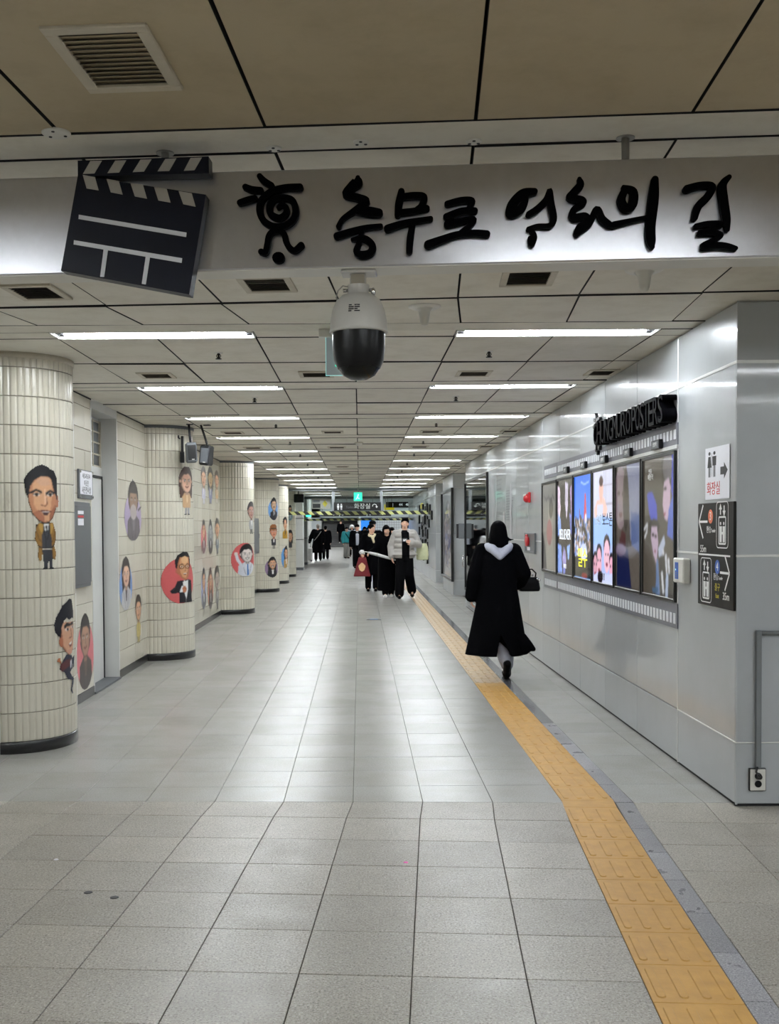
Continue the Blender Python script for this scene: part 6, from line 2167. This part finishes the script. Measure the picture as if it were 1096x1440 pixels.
portrait('upper portrait on the sixth column, face with dark hair over pale blue', cyl_fn('F', -69.7, -36, 2.36, 1.81), {'h': .55, 'bg': (140, 170, 190), 'glasses': 1, 'coat': (150, 180, 190)}, .014)
portrait('lower portrait on the sixth column, round dark haired face', cyl_fn('F', -68, -37, 1.53, .84), {'h': .69, 'layout': 'full', 'hs': 'long', 'inner': (30, 30, 34), 'legs': (190, 180, 160)}, .014)


# ================================================================ PEOPLE
K['skin'] = mat('skin', (222, 176, 150), 0.5, var=0.03, scale=20)
K['hair'] = mat('black_hair', (4, 4, 5), 0.7, var=0.3, scale=60, spec=0.03)
K['hair_grey'] = mat('grey_hair', (150, 140, 130), 0.5, var=0.2, scale=60)
K['coat_black'] = mat('black_wool', (6, 6, 8), 0.95, var=0.25, scale=40, spec=0.04)
K['cloth_black'] = mat('black_cloth', (9, 9, 11), 0.9, var=0.25, scale=40, spec=0.06)
K['cloth_grey'] = mat('light_grey_fleece', (186, 188, 200), 0.85, var=0.05, scale=40, spec=0.2, bump=0.1)
K['puffer'] = mat('grey_puffer', (172, 168, 164), 0.55, var=0.05, scale=14, bump=0.15)
K['cream'] = mat('cream_knit', (226, 210, 176), 0.85, var=0.08, scale=60)
K['tote'] = mat('pale_green_canvas', (206, 210, 172), 0.8, var=0.06, scale=30)
K['shoe_white'] = mat('white_shoe', (226, 226, 226), 0.5)
K['shoe_black'] = mat('black_shoe', (8, 8, 9), 0.5, spec=0.1)
K['leather'] = mat('black_leather', (7, 7, 8), 0.35, spec=0.15)
K['red_bag'] = mat('red_bag', (112, 12, 26), 0.5, var=0.06)
K['gold_print'] = mat('cream_print', (232, 190, 140), 0.5)
K['teal'] = mat('teal_jacket', (20, 140, 146), 0.6, var=0.06)
K['trouser_grey'] = mat('grey_trousers', (140, 138, 134), 0.8, var=0.06)
K['silver'] = mat('silver_nylon', (206, 206, 206), 0.35, 0.2, var=0.05, scale=40)
K['eye_dark'] = mat('dark_iris', (24, 16, 14), 0.2)
K['lips'] = mat('lips', (176, 92, 88), 0.5)
K['teeth'] = mat('teeth', (240, 236, 228), 0.4)


def remesh(mb, name, m, parent, voxel=.012, smooth=4, cut=None):
    me = mb.mesh(name, m, True)
    o = bpy.data.objects.new(name, me)
    COL.objects.link(o)
    r = o.modifiers.new('r', 'REMESH')
    r.mode = 'VOXEL'
    r.voxel_size = voxel
    if cut is not None:
        co = bpy.data.objects.new('cut', cut.mesh('cut', m))
        COL.objects.link(co)
        b_ = o.modifiers.new('b', 'BOOLEAN')
        b_.operation = 'DIFFERENCE'
        b_.solver = 'EXACT'
        b_.object = co
    if smooth:
        s_ = o.modifiers.new('s', 'SMOOTH')
        s_.factor = .5
        s_.iterations = smooth
    dg = bpy.context.evaluated_depsgraph_get()
    out = bpy.data.meshes.new_from_object(o.evaluated_get(dg))
    out.name = name
    out.polygons.foreach_set('use_smooth', [True] * len(out.polygons))
    if not out.materials:
        out.materials.append(K[m])
    bpy.data.objects.remove(o)
    if cut is not None:
        bpy.data.objects.remove(co)
    return link(name, out, parent)


def hand(mb, wr, d, n, side, curl=.5, s=1.0):
    d, n = Vector(d).normalized(), Vector(n).normalized()
    t = d.cross(n).normalized() * side
    n = t.cross(d).normalized() * side
    wr = Vector(wr)
    lens = [.066, .076, .071, .056]
    for i in range(4):
        off = t * (1.5 - i) * .0205 * s
        k_ = wr + d * (.083 - abs(i - 1) * .004) * s + off
        mb.cap(wr + d * .012 * s + off * .6, k_, .0145 * s, .0115 * s, 8)
        p, dd = k_, d.copy()
        for j_, f in enumerate((.45, .32, .26)):
            dd = (dd * math.cos(curl * (.7 + .3 * j_)) + n * math.sin(curl * (.7 + .3 * j_))).normalized()
            q = p + dd * lens[i] * f * s
            mb.cap(p, q, (.0092 - .0008 * j_) * s, (.0086 - .0009 * j_) * s, 8)
            p = q
    b_ = wr + d * .022 * s + t * .026 * s
    m_ = b_ + (d * .55 + t * .65 + n * .35).normalized() * .042 * s
    e_ = m_ + (d * .85 + t * .1 + n * .45).normalized() * .03 * s
    mb.cap(wr + d * .01 * s, b_, .015 * s, .0135 * s, 8).cap(b_, m_, .0125 * s, .0105 * s, 8).cap(m_, e_, .0105 * s, .0085 * s, 8)


def shoe(mb, ank, fwd, pitch, s=1.0):
    # ank: ankle joint; fwd: heading (-1 faces the viewer); pitch > 0 lifts the heel
    A = Vector(ank)
    R = Matrix.Rotation(pitch * (1 if fwd < 0 else -1), 3, 'X')

    def L(x, y, z):
        return A + R @ Vector((x * s, y * fwd * s, z * s))
    mb.cap(L(0, -.055, -.045), L(0, .03, -.042), .040 * s, .043 * s)
    mb.cap(L(0, .03, -.045), L(.004, .135, -.056), .043 * s, .034 * s)
    mb.cap(L(.012, .10, -.056), L(-.012, .10, -.056), .036 * s, .034 * s)
    mb.cap(L(0, -.03, -.04), L(0, -.015, .03), .043 * s, .044 * s)
    # sole
    for y0, y1, r_ in ((-.06, .03, .036), (.03, .145, .037)):
        for xx in (-.012, .012):
            mb.cap(L(xx, y0, -.068), L(xx, y1, -.073), .018 * s, .017 * s, 8)


def person(label, loc, rz, o, group=None):
    h = o.get('h', 1.7)
    k_ = h / 1.70
    root = thing('person', label, 'person', (loc[0], loc[1], loc[2] if len(loc) > 2 else 0), rz, group)
    root.scale = (k_, k_, k_)
    vx = o.get('voxel', .012)
    fem = o.get('fem', False)
    sw = .168 if fem else .19
    # joints: l is the viewer's left
    J = {'hl': (-.088, 0, .90), 'hr': (.088, 0, .90), 'kl': (-.095, -.03, .49), 'kr': (.095, -.03, .49), 'al': (-.095, .02, .09), 'ar': (.095, .02, .09),
         'sl': (-sw, .01, 1.385), 'sr': (sw, .01, 1.385), 'el': (-sw - .055, .04, 1.11), 'er': (sw + .055, .04, 1.11), 'wl': (-sw - .065, -.03, .87), 'wr': (sw + .065, -.03, .87)}
    J.update(o.get('J', {}))
    J = {q: Vector(v) for q, v in J.items()}
    hd = o.get('hands', {})
    turn, nod, tilt = o.get('head', (0, 0, 0))
    HM = Matrix.Translation((0, .005, 1.455)) @ Matrix.Rotation(turn + (math.pi if o.get('fwd', -1) > 0 else 0), 4, 'Z') @ Matrix.Rotation(nod, 4, 'X') @ Matrix.Rotation(tilt, 4, 'Y')

    def hp(x, y, z):
        return HM @ Vector((x, y, z - 1.455))
    HR = HM.to_3x3()
    # ---- body: one continuous surface
    b_ = MB()
    b_.ell(hp(0, .012, 1.605), (.074, .092, .092), rot=HR)
    b_.ell(hp(0, -.02, 1.545), (.060, .066, .072), rot=HR)
    b_.ell(hp(0, -.045, 1.505), (.036, .034, .030), rot=HR)
    for s_ in (-1, 1):
        b_.ell(hp(s_ * .038, -.052, 1.55), (.026, .026, .028), rot=HR)
        b_.ell(hp(s_ * .077, .012, 1.575), (.010, .018, .030), rot=HR)
    b_.cap(hp(0, -.084, 1.588), hp(0, -.102, 1.553), .010, .014, 8)
    b_.ell(hp(0, -.082, 1.522), (.024, .012, .010), rot=HR)
    b_.cap((0, .015, 1.40), hp(0, .015, 1.52), .054 if fem else .062, .050 if fem else .057)
    b_.loft([(0, .01, .84, .15, .105), (0, .01, .93, .165, .115), (0, .0, 1.05, .135, .10), (0, 0, 1.18, .15, .11), (0, 0, 1.30, .165, .112), (0, .008, 1.39, .135, .085), (0, .012, 1.43, .07, .06)], 20)
    for a_ in 'lr':
        b_.chain([J['h' + a_], J['k' + a_], J['a' + a_]], [.088, .056, .032])
        b_.chain([J['s' + a_], J['e' + a_], J['w' + a_]], [.052, .040, .027])
        b_.cap(J['a' + a_], J['a' + a_] + Vector((0, o.get('fwd', -1) * .13, -.05)), .026, .022)
        q = hd.get(a_, {})
        d = q.get('d', J['w' + a_] - J['e' + a_])
        hand(b_, J['w' + a_], d, q.get('n', (1 if a_ == 'l' else -1, 0, 0)), q.get('side', -1 if a_ == 'l' else 1), q.get('curl', .45))
    body = remesh(b_, 'body', 'skin', root, min(vx, .0085) if o.get('face', True) else vx, 2)
    # ---- face
    if o.get('face', True):
        for s_ in (-1, 1):
            x = s_ * .032
            sm_ = o.get('smile', 0)
            MB().ell(hp(x, -.083, 1.588), (.0125, .006, .0062 if not sm_ else .004), 12, 8, HR).build('eye', 'teeth', body, True)
            MB().ell(hp(x, -.0872, 1.588), (.0062, .004, .006 if not sm_ else .004), 10, 6, HR).build('iris', 'eye_dark', body, True)
            MB().tube([hp(x - s_ * .016, -.0885, 1.610), hp(x, -.088, 1.6135), hp(x + s_ * .018, -.076, 1.606)], .0028, 6).build('eyebrow', 'hair', body, True)
        if o.get('smile'):
            MB().ell(hp(0, -.0885, 1.522), (.021, .0045, .0048), 14, 8, HR).build('teeth', 'teeth', body, True)
            MB().tube([hp(-.028, -.078, 1.530), hp(-.015, -.089, 1.519), hp(0, -.0925, 1.5155), hp(.015, -.089, 1.519), hp(.028, -.078, 1.530)], [.002, .0035, .004, .0035, .002], 6).build('lip', 'lips', body, True)
        else:
            MB().tube([hp(-.022, -.086, 1.524), hp(0, -.0955, 1.521), hp(.022, -.086, 1.524)], .005, 6).build('lip', 'lips', body, True)
    # ---- hair
    hs = o.get('hair', 'short')
    g = MB()
    hm = o.get('hairm', 'hair')
    if hs == 'short':
        g.ell(hp(0, .022, 1.628), (.084, .098, .088), rot=HR)
        g.ell(hp(0, .06, 1.58), (.078, .058, .08), rot=HR)
        g.ell(hp(.01, -.05, 1.668), (.062, .045, .032), rot=HR)
        for q in range(7):
            a0 = -1.2 + .4 * q
            g.ell(hp(.055 * math.sin(a0), -.035 - .03 * math.cos(a0), 1.668 + .008 * (q % 2)), (.024, .026, .026), rot=HR)
    elif hs in ('long', 'bob', 'tied'):
        g.ell(hp(0, .024, 1.622), (.086, .100, .092), rot=HR)
        if hs == 'long':
            g.ell(hp(0, .07, 1.53), (.082, .055, .13), rot=HR)
            for s_ in (-1, 1):
                g.chain([hp(s_ * .07, .0, 1.62), hp(s_ * .084, -.005, 1.53), hp(s_ * .085, -.03, 1.43), hp(s_ * .08, -.06, 1.36)], [.03, .030, .030, .016])
            g.ell(hp(0, -.062, 1.655), (.058, .032, .026), rot=HR)
            for q in range(5):
                g.cap(hp(-.04 + .02 * q, -.078, 1.655), hp(-.046 + .023 * q, -.088, 1.618), .011, .007, 8)
        elif hs == 'bob':
            g.ell(hp(0, .025, 1.622), (.088, .102, .086), rot=HR)
            g.loft([(*hp(0, .03, 1.64), .07, .08), (*hp(0, .03, 1.61), .09, .098), (*hp(0, .03, 1.56), .098, .102), (*hp(0, .03, 1.50), .106, .102), (*hp(0, .035, 1.445), .112, .096), (*hp(0, .04, 1.41), .10, .08)], 28, shape=lambda t_, u: 1 + .035 * math.sin(9 * t_) * u)
        else:
            g.ell(hp(0, .06, 1.60), (.078, .06, .08), rot=HR)
            g.ell(hp(0, .13, 1.60), (.04, .035, .04), rot=HR)
    for q in o.get('hair_extra', []):
        g.cap(hp(*q[0]), hp(*q[1]), q[2], q[3], 10)
    if hs != 'none':
        remesh(g, 'hair', hm, body, .0085, 2)
    if o.get('hat'):
        g = MB()
        if o['hat'] == 'cap':
            g.ell(hp(0, .015, 1.655), (.094, .108, .068), rot=HR).ell(hp(0, -.09, 1.648), (.07, .065, .012), rot=HR)
        else:
            g.ell(hp(0, .015, 1.65), (.12, .125, .09), rot=HR)
            for s_ in (-1, 1):
                g.ell(hp(s_ * .1, .01, 1.58), (.04, .06, .08), rot=HR)
        remesh(g, 'hat', o.get('hatm', 'cloth_black'), body, .01, 2)
    # ---- trousers, shoes
    t = MB()
    tr = o.get('tr', .085)
    t.loft([(0, .005, .80, .165, .125), (0, .005, .90, .178, .128), (0, 0, 1.0, .155, .115)], 20)
    for a_ in 'lr':
        al = J['a' + a_] + (J['k' + a_] - J['a' + a_]).normalized() * o.get('cuff', .02)
        t.chain([J['h' + a_], J['k' + a_], al], [.098, tr, o.get('trb', tr * .9)])
    remesh(t, 'trousers', o.get('trm', 'cloth_black'), root, vx, 4)
    for a_ in 'lr':
        s_ = MB()
        shoe(s_, J['a' + a_], o.get('fwd', -1), o.get('pitch', {}).get(a_, 0))
        remesh(s_, 'shoe', o.get('shm', 'shoe_black'), root, .01, 2)
    # ---- upper garment
    c = MB()
    kind = o.get('top', 'coat')
    bulk = o.get('bulk', .02)
    hem = o.get('hem', .5)
    cx = o.get('sway', 0.0)
    fl = o.get('flare', .1)
    rings = [(0, .012, 1.425, .085, .075), (0, .01, 1.40, .14 + bulk, .10 + bulk * .6), (0, .005, 1.30, sw + .0 + bulk, .118 + bulk), (0, 0, 1.15, .165 + bulk, .118 + bulk), (0, 0, 1.0, .165 + bulk, .120 + bulk)]
    if hem < .95:
        n_ = 6
        for i in range(1, n_ + 1):
            f = i / n_
            z = 1.0 + (hem - 1.0) * f
            rings.append((cx * f, o.get('swayy', 0) * f, z, .170 + bulk + fl * f, .128 + bulk + fl * .8 * f))
    nf = o.get('folds', 7)

    def shp(t_, u):
        return 1 + (.045 * math.sin(nf * t_ + 1.3) * max(0, (u - .5) * 2) if kind == 'coat' else 0)
    c.loft(rings, 36, shape=shp)
    sr = .062 + bulk * .8
    for a_ in 'lr':
        wv = J['w' + a_] - J['e' + a_]
        we = J['e' + a_] + wv * o.get('sleeve', .96)
        if kind == 'puffer':
            seg = [(J['s' + a_], J['e' + a_]), (J['e' + a_], we)]
            for (p, q) in seg:
                for i in range(4):
                    f0, f1 = (i + .2) / 4, (i + .8) / 4
                    c.cap(p.lerp(q, f0), p.lerp(q, f1), sr, sr * .96)
            c.cap(J['s' + a_], J['e' + a_], sr * .82, sr * .8)
            c.cap(J['e' + a_], we, sr * .8, sr * .66)
        else:
            c.chain([J['s' + a_], J['e' + a_], we], [sr, sr * .86, o.get('cuffr', sr * .74)])
        c.cap(J['s' + a_], (0, .01, 1.38), sr * .95, .08)
    if kind == 'puffer':
        for i, z in enumerate((1.33, 1.22, 1.11, 1.0, .90)):
            c.loft([(0, 0, z - .05, .175 + bulk, .12 + bulk), (0, 0, z - .02, .20 + bulk, .145 + bulk), (0, 0, z + .02, .20 + bulk, .145 + bulk), (0, 0, z + .05, .175 + bulk, .12 + bulk)], 28)
        c.cap((-.075, .05, 1.43), (.075, .05, 1.43), .05, .05)
    cut = None
    if o.get('cut'):
        cut = o['cut']()
    remesh(c, {'coat': 'coat', 'puffer': 'puffer_jacket', 'jacket': 'jacket'}[kind], o.get('topm', 'coat_black'), root, vx, 5 if kind != 'puffer' else 3, cut)
    if o.get('shirt'):
        s_ = MB().loft([(0, -.012, .90, .165, .125), (0, -.012, 1.1, .165, .122), (0, -.012, 1.28, .178, .124), (0, -.004, 1.385, .155, .10), (0, .006, 1.43, .085, .078), (0, .01, 1.445, .068, .066)], 20)
        remesh(s_, 'shirt', o['shirt'], root, .012, 3)
    return root, hp, J


def wedge(pts, y0, y1):           # prism along y used to open coat fronts and vents
    def f():
        m_ = MB()
        n = len(pts)
        m_.add([(x, y0, z) for x, z in pts] + [(x, y1, z) for x, z in pts], [tuple(range(n)), tuple(range(2 * n - 1, n - 1, -1))] + [((i + 1) % n, i, n + i, n + (i + 1) % n) for i in range(n)])
        return m_
    return f


# ---- woman in the long black coat walking away, on the right
wA, hpA, JA = person('woman seen from behind in a long black coat with pale grey hood', (1.43, 10.82), 0, dict(
    h=1.63, fem=True, fwd=1, face=False, voxel=.011, hair='bob', hair_extra=[((-.085, .02, 1.52), (-.125, .06, 1.505), .022, .012), ((-.125, .06, 1.505), (-.165, .07, 1.513), .012, .004)],
    J={'hl': (-.085, 0, .90), 'hr': (.085, 0, .90), 'kl': (-.0, .10, .50), 'al': (.075, -.10, .175), 'kr': (.10, .14, .50), 'ar': (.115, .16, .09),
       'el': (-.26, -.03, 1.12), 'wl': (-.285, .03, .90), 'er': (.275, -.03, 1.14), 'wr': (.25, .17, 1.02)},
    hands={'r': {'d': (-.1, .6, -.5), 'curl': .9}, 'l': {'d': (0, .2, -1), 'curl': .6}},
    pitch={'l': .85}, hem=.27, flare=.125, sway=-.02, folds=6, bulk=.035, cuffr=.072, trm='cloth_grey', tr=.088, trb=.074, cuff=.05, shm='shoe_black', sleeve=1.0,
    cut=wedge([(-.005, .50), (-.065, .2), (.13, .2), (.10, .32)], -.6, .02)))
fl_ = MB().loft([(.22, -.04, .50, .06, .11), (.28, -.05, .40, .075, .11), (.335, -.06, .335, .06, .09), (.36, -.06, .31, .025, .05)], 16)
fl_.loft([(.15, -.03, .55, .08, .14), (.22, -.05, .38, .09, .15), (.25, -.05, .29, .08, .12)], 16)
remesh(fl_, 'coat_flick', 'coat_black', wA, .012, 3)
hd_ = MB()
hd_.chain([(-.085, .03, 1.40), (-.115, -.03, 1.43), (-.075, -.11, 1.41), (0, -.14, 1.33), (.075, -.11, 1.40), (.115, -.03, 1.43), (.085, .03, 1.40)], [.035, .048, .05, .038, .045, .048, .035])
hd_.loft([(0, -.125, 1.285, .012, .012), (0, -.125, 1.32, .05, .03), (0, -.10, 1.37, .09, .045), (0, -.04, 1.43, .105, .07), (0, 0, 1.46, .09, .07)], 20)
remesh(hd_, 'hood', 'cloth_grey', wA, .01, 3)
hb = thing('handbag', 'small black leather handbag with chrome fittings on the walking woman\'s right arm', 'bag', (1.43 + .345, 10.82 + .15, .93))
g_ = MB().loft([(0, 0, -.03, .105, .05), (0, 0, .0, .115, .056), (0, 0, .06, .105, .05), (0, 0, .12, .085, .038)], 28, shape=lambda t_, u: 1 / max(abs(math.cos(t_)), abs(math.sin(t_))) ** .6)
remesh(g_, 'bag_body', 'leather', hb, .008, 2)
MB().tube([(-.06, 0, .1), (-.07, 0, .16), (-.03, 0, .2), (.03, 0, .2), (.07, 0, .16), (.06, 0, .1)], .008, 8).build('bag_handle', 'leather', hb, True)
for x, z in ((-.03, .125), (.03, .14), (.08, .10), (.10, .085)):
    MB().ell((x, -.03, z), (.012, .008, .012)).build('chrome_ring', 'chrome', hb, True)

# ---- couple coming towards the viewer
mB, hpB, JB = person('smiling man in an open grey puffer jacket over black, walking beside the umbrella woman', (1.0, 23.35), 0, dict(
    h=1.79, hair='short', top='puffer', topm='puffer', hem=.92, bulk=.018, shirt='cloth_black', smile=1, head=(-.08, -.05, .10),
    J={'kl': (-.10, -.10, .50), 'al': (-.12, -.12, .09), 'kr': (.09, -.06, .50), 'ar': (.16, .12, .15), 'er': (.31, .0, 1.13), 'wr': (.15, -.2, 1.17), 'el': (-.29, .05, 1.11), 'wl': (-.27, -.02, .88)},
    hands={'r': {'d': (-.8, -.1, .35), 'n': (0, 1, 0), 'side': 1, 'curl': .9}},
    pitch={'r': .35}, tr=.105, trb=.10, shm='shoe_black', cut=wedge([(-.075, 1.47), (-.06, 1.2), (-.06, .7), (.10, .7), (.10, 1.2), (.09, 1.47)], -.6, -.07)))
for q in ([(-.045, 1.20), (.055, 1.20), (.055, 1.27), (-.045, 1.27)],):
    MB().poly([(x, z) for x, z in q], lambda x, z, d: (x, -.142 - d, z), .002).build('shirt_print', 'grey_box', mB, fix=True)
MB().poly([(-.03, 1.215), (.0, 1.212), (.012, 1.228), (.03, 1.222), (.038, 1.245), (.018, 1.258), (.004, 1.243), (-.016, 1.256), (-.034, 1.24)], lambda x, z, d: (x, -.1445 - d, z), .001).build('shirt_motif', 'white_print', mB, fix=True)
tb_ = thing('tote_bag', 'pale green canvas tote bag behind the arm of the man in the puffer jacket', 'bag', (1.0 + .40, 23.44, 1.05))
g_ = MB().loft([(0, 0, -.2, .13, .05), (0, 0, -.1, .145, .07), (0, 0, .08, .13, .06), (.0, 0, .17, .10, .035)], 20)
remesh(g_, 'bag_body', 'tote', tb_, .012, 3)
MB().tube([(-.08, 0, .15), (-.12, -.03, .28), (-.15, -.02, .38)], .012, 8).build('bag_strap', 'tote', tb_, True)

wC, hpC, JC = person('smiling woman in an ankle length black coat holding a silver umbrella', (.62, 23.75), 0, dict(
    h=1.63, fem=True, hair='long', hem=.16, flare=.035, folds=5, bulk=.035, smile=1, head=(.12, .02, -.08), voxel=.012,
    J={'el': (-.27, -.05, 1.13), 'wl': (-.40, -.26, 1.06), 'er': (.25, .04, 1.12), 'wr': (.24, -.03, .9), 'al': (-.05, -.10, .09), 'kl': (-.06, -.08, .5)},
    hands={'l': {'d': (-.6, -.6, -.2), 'n': (.5, -.5, -.7), 'curl': 1.0}}, shm='shoe_white'))
um = thing('umbrella', 'furled silver umbrella held level across the black coat', 'umbrella', (.62 - .44, 23.75 - .34, 1.03))
MB().tube([(0, 0, .0), (.05, 0, -.015), (.2, 0, -.05), (.42, 0, -.115), (.60, 0, -.17), (.68, 0, -.195), (.74, 0, -.215)], [.012, .03, .037, .032, .02, .009, .004], 14).build('furled_canopy', 'silver', um, True)
MB().tube([(.0, 0, 0), (-.05, 0, .013), (-.08, 0, .006), (-.085, 0, -.025), (-.06, 0, -.04)], .011, 8).build('hook_handle', 'plastic', um, True)
MB().tube([(.2, 0, -.05), (.215, 0, -.054)], .039, 14).build('tie_band', 'stripe_grey', um, True)

wD, hpD, JD = person('woman with tied hair and cream scarf behind the umbrella woman, looking sideways', (.30, 26.0), 0, dict(
    h=1.66, fem=True, hair='tied', hem=.42, flare=.06, bulk=.045, head=(.75, 0, 0),
    J={'el': (-.27, -.06, 1.13), 'wl': (-.25, -.26, .98)}, hands={'l': {'d': (.0, -.7, -.5), 'n': (.6, 0, -.6), 'curl': 1.0}}))
MB().chain([(-.085, .02, 1.43), (-.05, -.08, 1.40), (.04, -.10, 1.38), (.09, -.02, 1.43), (.04, .07, 1.44), (-.05, .07, 1.44), (-.085, .02, 1.43)], [.04, .042, .042, .04, .038, .038, .04], 10)
sc = MB().chain([(-.085, .02, 1.43), (-.05, -.08, 1.40), (.04, -.10, 1.38), (.09, -.02, 1.43), (.04, .07, 1.44), (-.05, .07, 1.44), (-.085, .02, 1.43)], [.042] * 7, 10)
sc.cap((.02, -.12, 1.38), (.05, -.15, 1.25), .04, .03)
remesh(sc, 'scarf', 'cream', wD, .012, 3)
fc = MB().ell((-.25, -.28, 1.0), (.07, .07, .065))
for i in range(8):
    fc.ell((-.25 + .05 * math.cos(i * .8), -.28 + .05 * math.sin(i * .8), 1.0 + .02 * (i % 3 - 1)), (.028, .028, .028))
remesh(fc, 'fur_cuff', 'shoe_white', wD, .012, 2)
rb = thing('red_bag', 'dark red shopping bag with a round cream emblem hanging from a hand', 'bag', (.055, 25.72, .655))
g_ = MB()
g_.add([(-.21, -.05, -.27), (.21, -.05, -.27), (.21, .05, -.27), (-.21, .05, -.27), (-.08, -.025, .2), (.10, -.025, .2), (.10, .025, .2), (-.08, .025, .2)], [(3, 2, 1, 0), (4, 5, 6, 7), (0, 1, 5, 4), (1, 2, 6, 5), (2, 3, 7, 6), (3, 0, 4, 7)])
remesh(g_, 'bag_body', 'red_bag', rb, .014, 4)
em = []
for i in range(22):
    a_ = 2 * math.pi * i / 22
    em.append((.0 + (.082 + .008 * math.sin(5 * a_)) * math.cos(a_), -.04 + (.10 + .008 * math.cos(4 * a_)) * math.sin(a_)))
MB().poly(em, lambda x, z, d: (x, -.056 - d + .03 * (z + .27) / .47, z), .006).build('round_emblem', 'gold_print', rb, fix=True)
MB().tube([(-.05, 0, .19), (-.03, 0, .27), (.02, 0, .29), (.06, 0, .27), (.07, 0, .19)], .01, 8).build('bag_handle', 'red_bag', rb, True)

person('long haired person in white top partly hidden between the umbrella woman and puffer man', (.83, 26.9), 0, dict(
    h=1.58, fem=True, hair='long', top='jacket', topm='shoe_white', hem=.9, flare=.0, shm='shoe_white', J={'al': (-.07, -.1, .09), 'kl': (-.08, -.09, .5)}))
bb_ = thing('blue_bag', 'small blue bag hanging behind the couple, near the white topped person', 'bag', (.66, 26.6, .55))
remesh(MB().loft([(0, 0, -.14, .09, .04), (0, 0, 0, .1, .05), (0, 0, .1, .08, .035)], 16), 'bag_body', 'blue_print', bb_, .012, 2)
MB().tube([(-.05, 0, .09), (-.03, .05, .25), (.03, .05, .25), (.05, 0, .09)], .008, 6).build('bag_handle', 'blue_print', bb_, True)
person('person in a dark cap and dark coat behind the woman with the cream scarf', (.36, 29.2), 0, dict(
    h=1.76, hair='short', hat='cap', hem=.6, flare=.03, head=(.5, .1, 0)))
person('man in an open black jacket over a light grey shirt, left of the red bag', (-.09, 41.2), 0, dict(
    h=1.70, hair='short', hat='cap', top='jacket', hem=.85, flare=.03, bulk=.05, shirt='cloth_grey', voxel=.016, tr=.10,
    cut=wedge([(-.06, 1.45), (-.05, .7), (.06, .7), (.07, 1.45)], -.6, -.11)))
person('person in black with bobbed hair just behind the man in the open black jacket', (.22, 44.5), 0, dict(h=1.62, fem=True, hair='long', hem=.5, flare=.04, voxel=.018))
tl, _, _ = person('person in a teal jacket and grey trousers with a dark strap across the chest', (-.68, 54.5), .5, dict(
    h=1.62, fem=True, hair='short', top='jacket', topm='teal', hem=.85, bulk=.05, flare=.02, trm='trouser_grey', tr=.10, voxel=.02, head=(0, .2, 0)))
MB().tube([(-.16, -.19, 1.36), (.0, -.215, 1.15), (.17, -.19, .95)], .02, 8).build('chest_strap', 'cloth_black', tl, True)
person('person in a fluffy white hat in the far crowd beside the teal jacket', (-.42, 58.0), 0, dict(h=1.72, fem=True, hair='long', hat='fur', hatm='shoe_white', hem=.6, topm='cloth_grey', flare=.04, voxel=.02))
wl2, _, _ = person('grey haired person in a long black coat walking away at the far left', (-2.0, 50.5), 0, dict(
    h=1.76, fwd=1, face=False, hair='short', hairm='hair_grey', hem=.38, flare=.10, bulk=.06, voxel=.02, J={'al': (-.1, -.1, .09), 'ar': (.1, .12, .09), 'el': (-.33, 0, 1.12), 'wl': (-.40, .03, .88)}))
MB().tube([(.16, -.17, 1.38), (.0, -.215, 1.15), (-.17, -.2, .95)], .014, 8).build('bag_strap', 'trouser_grey', wl2, True)
person('person in black with a pale grey sleeve walking behind the far left pair', (-1.72, 53.0), 0, dict(h=1.68, fwd=1, face=False, hair='short', hem=.5, flare=.05, bulk=.05, voxel=.02))
su = thing('suitcase', 'white suitcase with dark wheels standing by the far left pillars', 'suitcase', (-2.42, 49.6, 0))
MB().cbox(-.18, .18, -.12, .12, .06, .66, .04).build('case_body', 'shoe_white', su)
for x in (-.13, .13):
    MB().tube([(x, -.03, .04), (x, .03, .04)], .04, 12).build('wheel', 'black_base', su)
MB().tube([(-.1, .08, .66), (-.1, .08, .95), (.1, .08, .95), (.1, .08, .66)], .012, 8).build('pull_handle', 'dark_metal', su)
person('distant person in black with white shoes standing on the far stairs', (-1.55, 86.85, .336), 0, dict(h=1.86, hair='short', hem=.8, top='jacket', flare=.02, shm='shoe_white', voxel=.022))
